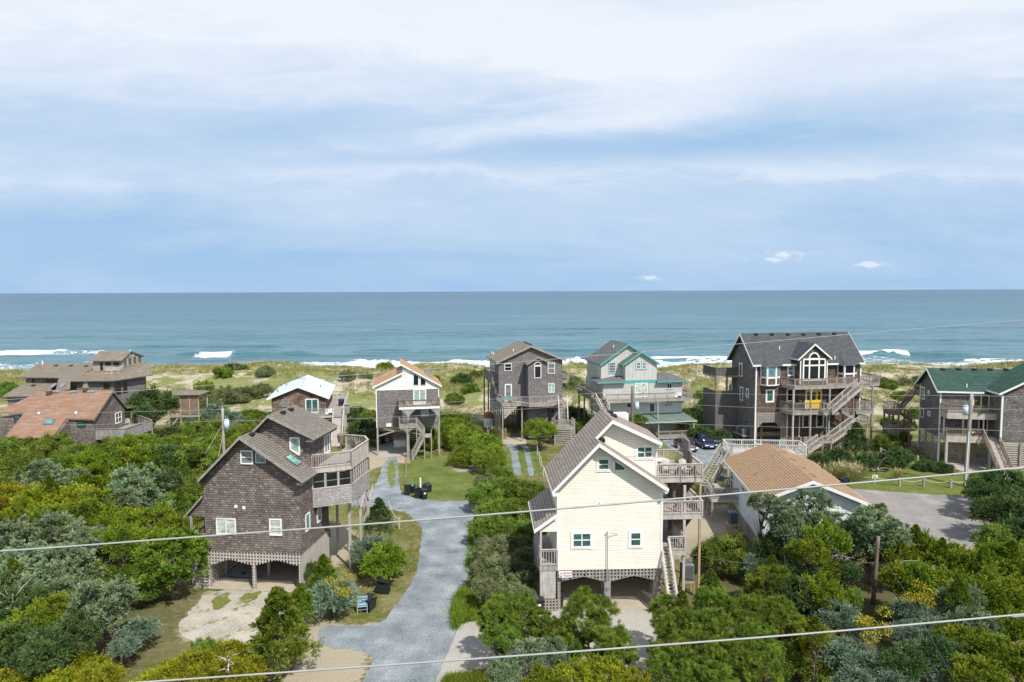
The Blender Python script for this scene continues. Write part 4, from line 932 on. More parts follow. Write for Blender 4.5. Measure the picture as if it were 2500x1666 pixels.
# ---------------------------------------------------------------- dark shingled house
def build_dark():
    Z = zf(440, 960, 4.9); Q = zf(440, 1200, 4.9)
    h = House('beach_house', 'dark brown shingled house on stilts with arched lattice and round screened porch', 'house', 616.5, 1441.8, 6.3)
    D = twin(h, dict(wl=Q(297, 400), wr=Q(1442, 450), wb=Q(880, 738), L=Z(207, 1040), A=Z(705, 520), E=Z(1467, 1048), B=Z(1045, 262), BE=Z(1602, 533), Bback=Z(1362, 143)), 'sh_dark', 'rf_grey', 'wood', 'sh_dark', 0.22)
    U0, U1, wb, vB, vb = D['U0'], D['U1'], D['wb'], D['vB'], D['vb']
    winpx(h, 'F', 0, *Q(433, 320), *Q(668, 517), cols=2, glass='gl_white', fw=0.09)
    winpx(h, 'F', 0, *Q(1068, 328), *Q(1218, 528), rows=2, glass='gl_white', fw=0.10)
    winpx(h, 'F', 0, *Z(722, 686), *Z(872, 850), rows=2, glass='gl_grey', fw=0.09)
    winpoly(h, 'F', 0, [h.F(*Z(908, 832)), h.F(*Z(1022, 832)), h.F(*Z(1022, 785)), h.F(*Z(908, 706))], 0.05, 'white', 'gl_blue')
    winpoly(h, 'F', vB, [h.F(*Z(1320, 672), vB), h.F(*Z(1427, 742), vB), h.F(*Z(1425, 538), vB), h.F(*Z(1315, 534), vB)], 0.11, 'white', 'gl_aqua')
    for q in ((668, 180), (763, 195)):
        u, z = h.F(*Q(*q)); h.b(MB().box(u - .11, u + .11, -.05, 0, z - .11, z + .11), 'wall_vent', 'white')
    q = h.S(*Q(1522, 260), U1), h.S(*Q(1522, 470), U1); a0 = h.S(*Q(1496, 380), U1)[0]; a1 = h.S(*Q(1548, 350), U1)[0]
    window(h, 'R', U1, a0, a1, q[1][1], q[0][1], rows=1, glass='gl_blue')
    q = h.S(*Q(1658, 210), U1), h.S(*Q(1658, 350), U1); a0 = h.S(*Q(1633, 280), U1)[0]; a1 = h.S(*Q(1683, 270), U1)[0]
    window(h, 'R', U1, a0, a1, q[1][1] - 0.1, q[0][1] + 0.1, rows=2, glass='gl_grey')
    # sliding door of the raised part, opening to the roof deck
    a0 = h.S(*Z(1718, 600), U1)[0]; a1 = h.S(*Z(1785, 590), U1)[0]; zt_ = h.S(*Z(1750, 490), U1)[1]; zb_ = h.S(*Z(1750, 722), U1)[1]
    window(h, 'R', U1, a0, a1, zb_, zt_, cols=2, glass='gl_grey', fw=0.12, name='glass_door')
    # skylight
    mm = (D['E'][1] - D['A'][1]) / (D['E'][0] - D['A'][0]); kk = D['A'][1] - mm * D['A'][0]
    qs = [h.P(*Z(*q), (-mm, 0, 1), kk) for q in ((1240, 775), (1395, 885), (1448, 848), (1300, 745))]
    nz = Vector((-mm, 0, 1)).normalized()
    h.b(MB().extr([p + nz * 0.005 for p in qs], nz * 0.12), 'skylight', 'rf_slate')
    c_ = sum(qs, Vector()) / 4; fr = [c_ + (p - c_) * 0.84 + nz * 0.127 for p in qs]; sk = h.b(MB().extr(fr, nz * 0.01), 'skylight_pane', 'gl_sky')
    for q in ((855, 508),):
        pp = h.P(*Z(*q), (-mm, 0, 1), kk); vent(h, pp.x, pp.y, pp.z + 0.03, 0.36)
    m2 = (D['BE'][1] - D['B'][1]) / (D['BE'][0] - D['B'][0]); k2 = D['B'][1] - m2 * D['B'][0]
    for q in ((1230, 248), (1325, 210)):
        pp = h.P(*Z(*q), (-m2, 0, 1), k2); vent(h, pp.x, pp.y, pp.z + 0.03, 0.36)
    # left lean-to over the side porch
    Lw = h.F(*Z(293, 1218), 0); Lt = h.F(*Z(58, 1466), -0.1); vend = vb * 0.72
    r = MB(); roofslab(r, Lt, (U0, Lw[1]), -0.25, vend, 0.12); h.b(r, 'porch_roof', 'rf_grey')
    wu = h.F(*Z(105, 1465), 0)[0]; mL = (Lw[1] - Lt[1]) / (U0 - Lt[0])
    h.b(MB().prY([(wu, Lt[1] - 0.0), (U0, h.F(*Z(200, 1472), 0)[1]), (U0, Lw[1] - 0.16), (wu, Lt[1] + mL * (wu - Lt[0]) - 0.16)], 0, 0.12), 'porch_gable', 'sh_dark')
    t_ = MB(); rake(t_, 'F', -0.25, Lt, (U0, Lw[1]), 0.16, 0.04, 0.002); h.b(t_, 'barge_board', 'wood')
    pu = h.F(*Q(125, 400), 0)[0]; zr = h.F(*Q(200, 512), 0)[1]; zf_ = h.F(*Q(200, 668), 0)[1]
    deck(h, [(pu - 0.05, 0.05), (U0, 0.05), (U0, vend - 0.2), (pu - 0.05, vend - 0.2)], zf_ + 0.25, 0.3)
    for v in (0.1, vend * 0.5, vend - 0.3): h.post(pu, v, 0, Lt[1] + 0.1, 0.14)
    m = MB(); rail(m, [(U0, 0.07, zf_ + 0.25), (pu, 0.07, zf_ + 0.25), (pu, vend - 0.3, zf_ + 0.25)], zr - zf_ - 0.25, 0.15, drop=0.3, endposts=False); h.b(m, 'porch_railing', 'wood')
    # lattice skirt
    g0 = h.F(*Q(345, 870)); um = (h.F(*Q(850, 860))[0], h.F(*Q(888, 860))[0]); g2 = h.F(*Q(1415, 892))
    bot = arch_bottom([(U0 - 0.6, g0[1] - 0.1), (g0[0], g0[1] - 0.1), h.F(*Q(590, 818)), (um[0], h.F(*Q(850, 880))[1]), (um[1], h.F(*Q(888, 884))[1]), h.F(*Q(1150, 828)), g2, (U1, g2[1])])
    def bot2(a): return 0.0 if (a < g0[0] or a > g2[0] or um[0] < a < um[1]) else bot(a)
    m = MB(); lattice(m, 'F', 0.03, U0 + 0.05, U1, wb + 0.02, bot2, 0.235, 0.11); h.b(m, 'arched_lattice', 'wood_l')
    lu = h.F(*Q(150, 1100))[0]
    m = MB(); lattice(m, 'F', 0.03, lu, U0 + 0.05, h.F(*Q(250, 830))[1], 0.0, 0.22, 0.12); h.b(m, 'side_lattice', 'wood_l')
    m = MB(); lattice(m, 'R', U1, 0.0, vb, wb, 0.0, 0.20, 0.115, o=-0.05); h.b(m, 'side_lattice', 'wood_l')
    m = MB(); lattice(m, 'L', U0, 0.2, vb, wb, 0.0, 0.3, 0.13, o=-0.04); h.b(m, 'side_lattice', 'wood')
    m = MB(); lattice(m, 'F', vb, U0, U1, wb, 0.0, 0.3, 0.27); h.b(m, 'rear_lattice', 'wood_dark')  # almost closed slats, shaped to darken the space under the house
    for u in (U0 + 0.15, (um[0] + um[1]) / 2, U1 - 0.15):
        for v in (0.14, vb * 0.45, vb - 0.2):
            h.post(u, v + 0.06, 0, wb, 0.2, 'wood', 'stilt')
            if v > 1: h.b(MB().bar((u, v, 1.0), (u - 0.9, v, wb), 0.08, 0.14), 'knee_brace', 'wood')
    h.b(MB().box(U0 - 0.3, U1 + 0.05, -0.1, vb + 0.2, 0.014, 0.05), 'floor_slab', 'slab')
    # ---- octagonal screened porch with a roof deck
    v1, zr = h.S(*Z(1570, 745), U1)
    zr_ = zr; C1 = (U1, v1)
    C2 = h.G(*Z(2040, 696), zr_); C3 = h.G(*Z(2246, 560), zr_)
    C4 = (C3[0] - (C2[0] - C1[0]) * 0.30, C3[1] + (C2[0] - C1[0]) * 0.55); C5 = (U1, C4[1] + 0.4)
    zf2 = h.F(*Z(2040, 862), C2[1])[1] - 0.0
    poly = [C1, C2, C3, C4, C5]
    deck(h, poly, zf2 + 0.02, 0.30, mat='deck', fascia='wood_l')
    m = MB(); rail(m, [(*C1, zf2 + 0.02), (*C2, zf2 + 0.02)], zr - zf2, 0.15, 2.2, drop=0.08, cap=0.16); h.b(m, 'roof_deck_railing', 'wood_l'); m = MB(); rail(m, [(*C3, zf2 + 0.02), (*C4, zf2 + 0.02), (*C5, zf2 + 0.02)], zr - zf2, 0.15, 2.2, drop=0.08, cap=0.16); h.b(m, 'roof_deck_railing', 'wood_l')
    m = MB(); rail(m, [(*C2, zf2 + 0.02), (*C3, zf2 + 0.02)], zr - zf2, 0.1, 2.2, drop=0.08, bt=0.07, cap=0.16); h.b(m, 'roof_deck_railing', 'wood_l')
    zs1 = h.F(*Z(2040, 888), C2[1])[1] - 0.05; zs0 = h.F(*Z(2040, 1098), C2[1])[1]; zb0 = h.F(*Z(2040, 1308), C2[1])[1]
    m = MB()
    for i in range(4):
        a, c2 = Vector((*poly[i], (zs0 + zb0) / 2)), Vector((*poly[i + 1], (zs0 + zb0) / 2)); m.bar(a, c2, 0.12, zs0 - zb0)
    h.b(m, 'sunlit_shingle_band', 'sh_pale')  # paler shingle than the walls: sunlit look put into the colour
    h.b(MB().prZ([(p[0] * 0.999, p[1]) for p in poly], zb0 + 0.03, zb0 + 0.25), 'porch_floor', 'wood_brown')
    for i in range(4):
        a, c2 = Vector((*poly[i], 0)), Vector((*poly[i + 1], 0)); n = max(2, round((c2 - a).length / 0.95)) if i != 1 else max(3, round((c2 - a).length / 0.5))
        m = MB(); s_ = MB()
        for k in range(n + 1):
            p = a.lerp(c2, k / n); m.box(p.x - .07, p.x + .07, p.y - .07, p.y + .07, zs0, zs1 - 0.2)
        d = (c2 - a).normalized()
        m.bar(a + Vector((0, 0, zs0 + 0.05)), c2 + Vector((0, 0, zs0 + 0.05)), 0.16, 0.08)
        f = h.b(m, 'screen_frame', 'wood_l')
        r = MB(); z = (zs0 + zs1 - 0.2) / 2; r.bar(a + Vector((0, 0, z)), c2 + Vector((0, 0, z)), 0.05, 0.04); h.b(r, 'mid_rail', 'metal', None, f)
        s_.bar(a.lerp(c2, 0.01) + Vector((0, 0, z)), a.lerp(c2, 0.99) + Vector((0, 0, z)), 0.01, zs1 - 0.2 - zs0); h.b(s_, 'screen', 'gl_dark', None, f)
    for q, up_ in (((2040, 925), C2), ((1890, 725), None), ((2125, 610), None), ((2225, 380), C3)):
        pass
    def fp(q, zz): u, v = h.G(*Q(*q), 0.0); return u, v
    for q in ((2040, 925), (1890, 728)):
        u, v = h.G(*Q(*q), 0.0); h.post(u, v, 0, zb0, 0.17, 'wood_l')
    for c_ in (C3, C4): h.post(c_[0] - 0.08, c_[1], 0, zb0, 0.17, 'wood_l')
    mid = Vector((*C2, 0)).lerp(Vector((*C3, 0)), 0.5); h.post(mid.x - .05, mid.y, 0, zb0, 0.15, 'wood_l')
    for c_ in (mid, Vector((*C3, 0))):
        for s2 in (-1, 1): h.b(MB().bar((c_.x, c_.y, zb0 - 1.1), (c_.x + 0.1 * s2, c_.y + s2 * 0.75, zb0), 0.07, 0.12), 'knee_brace', 'wood_l')
    # grill and chair on the roof deck, kayak under the house
    g_ = h.G(*Z(1922, 690), zf2 + 0.03); e = empty('covered_grill', wl(h, g_[0], g_[1], zf2 + 0.03), 0, 'grey brown covered grill on a post on the roof deck of the dark shingled house', 'grill')
    MB().cyl((0, 0, 0), (0, 0, 0.7), 0.04, 0.04, 8).build('stand', M['wood_brown'], e); MB().cyl((0, 0, 0.7), (0, 0, 1.35), 0.20, 0.30, 10).cyl((0, 0, 1.35), (0, 0, 1.5), 0.30, 0.15, 10).build('cover', M['wood_brown'], e)
    g_ = h.G(*Z(2085, 665), zf2 + 0.03); q = wl(h, g_[0], g_[1], zf2 + 0.03); adirondack(q.x, q.y, q.z, R(160), 'wood', 'grey slatted chair on the roof deck of the dark shingled house')
    g_ = h.G(*Q(765, 1020), 0.06); e = empty('kayak', wl(h, g_[0], g_[1], 0.06), R(-4), 'blue grey kayak lying under the dark shingled house', 'kayak')
    m = MB(); pr = []
    for k in range(13):
        x = -1.3 + 2.6 * k / 12; r_ = math.sqrt(max(0.0, 1 - (x / 1.32) ** 2)); pr.append((x, r_ * 0.33 + 0.02))
    for k in range(12):
        (x0, a), (x1, c_) = pr[k], pr[k + 1]
        m.add([(x0, -a, .12), (x0, a, .12), (x1, c_, .12), (x1, -c_, .12), (x0, -a * .5, 0), (x0, a * .5, 0), (x1, c_ * .5, 0), (x1, -c_ * .5, 0), (x0, 0, .12 + a * .5), (x1, 0, .12 + c_ * .5)],
              [(0, 8, 9, 3), (1, 2, 9, 8), (0, 3, 7, 4), (1, 5, 6, 2), (4, 7, 6, 5)])
    m.build('hull', M['acblue'], e)
    MB().cyl((0, 0, .25), (0, 0, .30), .22, .2, 12).build('cockpit', M['black'], e)
    return h, D
dark, DD = build_dark()
# ================================================================ the ocean-front row
def gablewall(h, U0, U1, wb, L, A, E, v0, v1, mat, T=0.2, name='wall'):
    ml = (A[1] - L[1]) / (A[0] - L[0]); mr = (E[1] - A[1]) / (E[0] - A[0])
    return h.b(MB().prY([(U0, wb), (U1, wb), (U1, A[1] + mr * (U1 - A[0]) - T), (A[0], A[1] - T), (U0, A[1] + ml * (U0 - A[0]) - T)], v0, v1), name, mat)
def gableroof(h, L, A, E, v0, v1, mat, trim, wd=0.25, T=0.16, name='roof', back=True):
    m = MB(); roofslab(m, L, A, v0, v1, T); roofslab(m, A, E, v0, v1, T); r = h.b(m, name, mat)
    t = MB(); rake(t, 'F', v0, L, A, wd, 0.04, 0.002); rake(t, 'F', v0, A, E, wd, 0.04, 0.002)
    for (u, z), s_ in ((L, -1), (E, 1)): t.box(u, u + s_ * 0.03, v0, v1, z - 0.2, z - 0.012)
    h.b(t, 'barge_board', trim, None, r); return r
def sidegable(h, v0, v1, vr, we, wr, wb, u0, u1, wall, T=0.18):
    """ridge along u: wall block with gables left and right"""
    return h.b(MB().prX([(v0, wb), (v1, wb), (v1, we - T), (vr, wr - T), (v0, we - T)], u0, u1), 'wall', wall)

def realty_board(h, x0, y0, x1, y1, v, label):
    a0, z1 = h.F(x0, y0, v); a1, z0 = h.F(x1, y1, v); W_, H_ = a1 - a0, z1 - z0
    s_ = empty('realty_sign', wl(h, (a0 + a1) / 2, v, z0), -h.yaw, label, 'sign', 'white realty boards with a dark emblem on deck railings')
    MB().box(-W_ / 2, W_ / 2, -0.012, 0.012, H_ * 0.27, H_).build('board', M['white'], s_)
    m = MB(); m.box(-W_ * 0.08, W_ / 2, -0.012, 0.012, 0, H_ * 0.265); m.build('lower_board', M['navy'], s_)
    MB().box(-W_ / 2, -W_ * 0.085, -0.012, 0.012, 0, H_ * 0.265).build('corner_board', M['white'], s_)
    m = MB(); c = (-W_ * 0.27, H_ * 0.64)
    for a, b_ in (((-.13, .18), (-.13, .02)), ((-.13, .18), (-.02, .24)), ((.05, .24), (.13, .16)), ((.14, -.02), (.06, -.2)), ((-.11, -.18), (-.03, -.2)), ((-.03, .05), (.04, -.05))):
        m.bar((c[0] + a[0] * W_, -0.016, c[1] + a[1] * H_), (c[0] + b_[0] * W_, -0.016, c[1] + b_[1] * H_), 0.006, 0.09)
    m.build('emblem', M['ink'], s_)
    m = MB()
    for k in range(2): m.box(W_ * 0.04, W_ * (0.34 - 0.06 * k), -0.016, -0.012, H_ * (0.76 - 0.2 * k), H_ * (0.81 - 0.2 * k))
    m.build('faded_lettering', M['metal'], s_)

# ---------------------------------------------------------------- white gabled house
def build_white():
    Z = zf(620, 860, 4.9)
    h = House('beach_house', 'shingled beach house on stilts with white clerestory gable and caramel roof', 'house', *Z(1485, 1240), -10.5, push=0.1)
    F = h.F; OV = 0.3
    U0 = F(*Z(1464, 700))[0]; U1 = F(*Z(2215, 700))[0]; wb = F(*Z(1470, 905))[1]; w2 = F(*Z(1800, 444))[1]
    L = F(*Z(1418, 416), -OV); A = F(*Z(1812, 226), -OV); E = F(*Z(2246, 400), -OV); T = F(*Z(1752, 138), -OV)
    vb = h.G(*Z(1733, 65), T[1])[1] - OV
    ml = (A[1] - L[1]) / (A[0] - L[0]); mr = (E[1] - T[1]) / (E[0] - T[0])
    us = F(*Z(1775, 190))[0]
    h.b(MB().box(U0, U1, 0, vb, wb, w2), 'wall', 'sh_grey')
    h.b(MB().prY([(U0, w2), (U1, w2), (U1, T[1] + mr * (U1 - T[0]) - .2), (us, T[1] + mr * (us - T[0]) - .2), (us, L[1] + ml * (us - L[0]) - .2), (U0, L[1] + ml * (U0 - L[0]) - .2)], 0, vb), 'gable_wall', 'whitesiding')
    h.b(MB().box(us - 0.02, us + 0.02, 0.3, vb - .02, L[1] + ml * (us - L[0]) - .1, T[1] + mr * (us - T[0]) - .22), 'clerestory_wall', 'sh_grey')
    m = MB(); roofslab(m, L, (us, L[1] + ml * (us - L[0])), -OV, vb + OV); roofslab(m, T, E, -OV, vb + OV); r = h.b(m, 'roof', 'rf_caramel')
    t = MB(); rake(t, 'F', -OV, L, (us, L[1] + ml * (us - L[0])), .22, .04, .002); rake(t, 'F', -OV, T, E, .22, .04, .002)
    t.box(L[0] - .03, L[0], -OV, vb + OV, L[1] - .18, L[1] - .01); t.box(E[0], E[0] + .03, -OV, vb + OV, E[1] - .18, E[1] - .01); h.b(t, 'barge_board', 'white', None, r)
    c = MB(); c.box(U0 - .02, U0 + .09, -.03, .08, wb, w2); c.box(U1 - .09, U1 + .02, -.03, .08, wb, w2); c.box(U0, U1, -.03, 0, w2 - .08, w2 + .08); h.b(c, 'corner_trim', 'white')
    winpoly(h, 'F', 0, [F(*Z(1908, 397)), F(*Z(1968, 397)), F(*Z(1968, 290)), F(*Z(1908, 258))], .06)
    winpoly(h, 'F', 0, [F(*Z(1992, 397)), F(*Z(2054, 397)), F(*Z(2054, 336)), F(*Z(1992, 300))], .06)
    zb = F(*Z(1980, 640), 0)[1]
    a0, z1 = F(*Z(1903, 442)); a1, _ = F(*Z(2060, 442))
    vd = -1.9
    zr = F(*Z(1900, 577), vd)[1]; zf_ = F(*Z(1900, 655), vd)[1]; d0 = F(*Z(1735, 620), vd)[0]; d1 = F(*Z(2222, 620), vd)[0]
    window(h, 'F', 0, a0, a1, zf_ + .05, z1, cols=2, glass='gl_aqua', fw=.14, name='glass_door')
    deck(h, [(d0, vd), (d1, vd), (d1, 0), (d0, 0)], zf_ + .02, .3, fascia='white')
    m = MB(); rail(m, [(d0, 0, zf_ + .02), (d0, vd, zf_ + .02), (d1, vd, zf_ + .02), (d1, 0, zf_ + .02)], zr - zf_, .13, 1.9, drop=.02); h.b(m, 'balcony_railing', 'wood_brown')
    # lattice brackets under the balcony
    p0 = F(*Z(1745, 685), vd); p1 = F(*Z(1848, 775), vd); p2 = F(*Z(1940, 685), vd)
    def diag(m, tri, v):
        lo = min(p[0] for p in tri); hi = max(p[0] for p in tri)
        lattice(m, 'F', v, lo, hi, tri[0][1], lambda a: tri[1][1] + (tri[0][1] - tri[1][1]) * min(1, abs(a - tri[1][0]) / ((tri[1][0] - tri[0][0]) if a < tri[1][0] else (tri[2][0] - tri[1][0] + 1e-6))), .16, .06)
    m = MB(); diag(m, (p0, p1, p2), vd + .05); h.b(m, 'lattice_bracket', 'wood_l')
    q0 = F(*Z(2120, 685), vd); q1 = F(*Z(2215, 780), vd)
    m = MB(); lattice(m, 'F', vd + .05, q0[0], q1[0], q0[1], lambda a: q1[1] + (q0[1] - q1[1]) * (1 - (a - q0[0]) / (q1[0] - q0[0])), .16, .06); h.b(m, 'lattice_bracket', 'wood_l')
    for u in (p1[0], d1 - .08): h.post(u, vd + .1, 0, zf_ - .25, .16)
    winpx(h, 'F', 0, *Z(2000, 685), *Z(2086, 768), glass='gl_white', rows=1)
    a0, z1 = F(*Z(1778, 700)); a1, z0 = F(*Z(1842, 800)); window(h, 'F', 0, a0, a1, z0 - .4, z1, glass='gl_white', name='door', rows=2)
    h.b(MB().box(*sorted((F(*Z(1583, 850))[0], F(*Z(1643, 850))[0])), -.05, 0, F(*Z(1600, 892))[1], F(*Z(1600, 853))[1]), 'wall_vent', 'white')
    h.b(MB().cyl((F(*Z(1870, 455))[0], -.12, F(*Z(1870, 455))[1]), (F(*Z(1870, 455))[0], 0, F(*Z(1870, 455))[1]), .16, .14, 10), 'lamp', 'wood_tan')
    # entry landing and stair
    ve = -2.2; zr = F(*Z(1850, 795), ve)[1]; ze = zr - .98; e0 = F(*Z(1740, 830), ve)[0]; e1 = F(*Z(1945, 830), ve)[0]
    deck(h, [(e0, ve), (e1, ve), (e1, 0), (e0, 0)], ze, .28)
    m = MB(); rail(m, [(e0, 0, ze), (e0, ve, ze), (e1, ve, ze)], .98, .14); h.b(m, 'landing_railing', 'wood')
    k1 = h.P(*Z(2040, 985), (0, 1, 0), ve + .5)
    stairs(h, (e1, ve + .55, ze), (k1.x, ve + .55, max(1.0, k1.z)), 1.0, 'wood')
    k0 = h.G(*Z(1880, 1200), 0)
    stairs(h, (k1.x - .2, ve - .6, max(1.0, k1.z)), (k0[0], ve - .6, .02), 1.0, 'wood')
    h.b(MB().box(k1.x - .2, k1.x + .9, ve - 1.1, ve + 1.0, k1.z - .1, k1.z), 'turn_landing', 'wood'); 
    for u in (k1.x + .8, k1.x - .1): h.post(u, ve - 1.0, 0, k1.z + .9, .12)
    m = MB(); t0 = (F(*Z(1745, 905), ve), F(*Z(1835, 975), ve), F(*Z(1930, 905), ve)); diag(m, t0, ve + .05); h.b(m, 'lattice_bracket', 'wood')
    h.post(t0[1][0], ve + .1, 0, ze, .16); h.post(e1, ve + .1, 0, ze, .12)
    # stilts, cross braces
    for u in (U0 + .1, (U0 + U1) / 2, U1 - .1):
        for v in (.1, vb * .5, vb - .2): h.post(u, v, 0, wb, .22, name='stilt')
    h.b(MB().bar((U0 + .1, .1, wb - 1.2), (U0 + 4.2, .3, wb - .1), .06, .16).bar((U0 + .1, .3, wb - .15), (U1 - 2.5, .2, wb - 1.15), .06, .16), 'cross_brace', 'wood')
    m = MB(); lattice(m, 'F', vb - .1, U0, U1, wb, 0, .3, .22, ver=False); h.b(m, 'slatted_screen', 'wood_brown')
    bx = empty('freezer', wl(h, U0 + (U1 - U0) * .38, vb * .6, .02), -h.yaw, 'white chest freezer standing under the white gabled house', 'freezer'); MB().box(-.9, .9, -.4, .4, 0, .8).build('body', M['white'], bx); MB().box(-.92, .92, -.42, .42, .81, .9).build('lid', M['white'], bx)
    # skylights
    kk = T[1] - mr * T[0]; nz = Vector((-mr, 0, 1)).normalized()
    for quad in (((2035, 237), (2065, 237), (2140, 300), (2108, 300)),):
        qs = [h.P(*Z(*q), (-mr, 0, 1), kk) for q in quad]; h.b(MB().extr([p + nz * .005 for p in qs], nz * .1), 'skylight', 'gl_grey')
    for q, lb, rz in (((1812, 640), 'left grey deck chair on the balcony of the white gabled house', 150), ((2170, 630), 'right grey deck chair on the balcony of the white gabled house', 200)):
        u = F(*Z(*q), vd + .8)[0]; p = wl(h, u, vd + .9, zf_ + .03); adirondack(p.x, p.y, p.z, R(rz), 'wood_l', lb, 'chairs on the balcony of the white gabled house')
build_white()

# ---------------------------------------------------------------- cottage with the pale metal roof
def build_cottage():
    Z = zf(620, 860, 4.9)
    h = House('beach_house', 'small blotchy brown shingled cottage with pale grey metal roof', 'house', 740, 1082, -10.8, push=4.0)
    F = h.F; OV = .5
    U0 = F(*Z(212, 650))[0]; U1 = F(*Z(862, 650))[0]
    L = F(*Z(150, 560), -OV); A = F(*Z(525, 408), -OV); E = F(*Z(900, 546), -OV); vb = h.G(*Z(647, 270), A[1])[1] - OV
    zd = F(*Z(1000, 765), -2.4)[1] + .15
    gablewall(h, U0, U1, zd - .5, L, A, E, 0, vb, 'sh_blot'); gableroof(h, L, A, E, -OV, vb + OV, 'rf_metal', 'white')
    winpx(h, 'F', 0, *Z(333, 563), *Z(415, 652), rows=2, frame='wood', glass='gl_grey')
    a0, z1 = F(*Z(612, 560)); a1, z0 = F(*Z(776, 740)); window(h, 'F', 0, a0, a1, zd + .05, z1, cols=2, fw=.15, glass='gl_teal', name='glass_door')
    for u in (U0 + .1, (U0 + U1) / 2, U1 - .1):
        for v in (.1, vb - .2): h.post(u, v, 0, zd - .4, .22, name='stilt')
    m = MB(); lattice(m, 'F', .02, U0, U1, zd - .4, 0, .25, .17, ver=False); h.b(m, 'slatted_screen', 'wood_brown')
    vd = -2.4; d0 = F(*Z(560, 700), vd)[0]; d1 = F(*Z(945, 700), vd)[0]; zr = F(*Z(850, 685), vd)[1]
    deck(h, [(d0, vd), (d1, vd), (d1, 0), (d0, 0)], zd, .3, fascia='wood_l')
    m = MB(); rail(m, [(d0, 0, zd), (d0, vd, zd), (d1, vd, zd)], zr - zd, .13, drop=.45); h.b(m, 'deck_railing', 'wood')
    for u in (d0 + .1, d1 - .1): h.post(u, vd + .1, 0, zd - .2, .16)
    # side walkway at the right of the cottage and the long stair to the drive
    s1 = h.G(*Z(1075, 480), zd)
    deck(h, [(U1 + .02, 0), (d1 + .05, 0), (d1 + .05, vd), (d1 + 1.4, vd), (d1 + 1.4, vb + 2), (U1 + .02, vb + 2)], zd + .005, .28, name='walkway_floor')
    st = F(*Z(1035, 600), -1.0); sb = h.G(*Z(962, 1030), 0.0)
    ua = h.G(*Z(1038, 585), zd)[0]
    stairs(h, (d1 + .75, -1.6, zd + .01), (d1 + .75, -1.6 - zd * 1.55, .02), 1.35, 'wood_l', ht=1.0, solid=False, risers=True)
    m = MB(); rail(m, [(d1 + 1.42, vd + 1, zd), (d1 + 1.42, vb + 2, zd), (U1, vb + 2, zd)], 1.0, .14, solid=False); h.b(m, 'walkway_railing', 'wood_l')
    for v in (-2, -.2, 2, 4.5): h.post(d1 + 1.55, v, 0, zd + 1.0, .14, 'wood_l')
    h.b(MB().box(d1 + 1.5, d1 + 2.3, 1.5, 2.6, zd + .8, zd + .95).box(d1 + 1.6, d1 + 2.2, 1.6, 2.5, zd - .5, zd + .8), 'utility_hutch', 'fence_g')
    realty_board(h, *Z(855, 680), *Z(938, 742), vd - .1, 'white realty board with dark emblem on the deck rail of the metal roofed cottage')
    mm = (E[1] - A[1]) / (E[0] - A[0]); ml = (A[1] - L[1]) / (A[0] - L[0])
    for q in ((567, 402), (582, 372), (600, 342)):
        p = h.P(*Z(*q), (-mm, 0, 1), A[1] - mm * A[0]); vent(h, p.x, p.y, p.z - .05, .3, 'metal')
    for q, k in (((796, 415), 'r'), ((280, 475), 'l'), ((325, 408), 'l'), ((388, 398), 'l')):
        m_ = mm if k == 'r' else ml; p = h.P(*Z(*q), (-m_, 0, 1), A[1] - m_ * A[0]); pipe(h, p.x, p.y, p.z, .35, .06, 'blackm')
    p = wl(h, F(*Z(810, 690), vd + .9)[0], vd + .9, zd); adirondack(p.x, p.y, p.z, R(180), 'wood_l', 'white grey deck chair on the deck of the metal roofed cottage')
    e = empty('grill', wl(h, d1 + .75, vb * .45, zd), -h.yaw, 'black barbecue grill on the walkway right of the metal roofed cottage', 'grill')
    MB().cyl((-.45, 0, .85), (.45, 0, .85), .3, .3, 12).build('lid', M['black'], e); MB().box(-.45, .45, -.28, .28, 0, .8).build('cabinet', M['black'], e)
build_cottage()

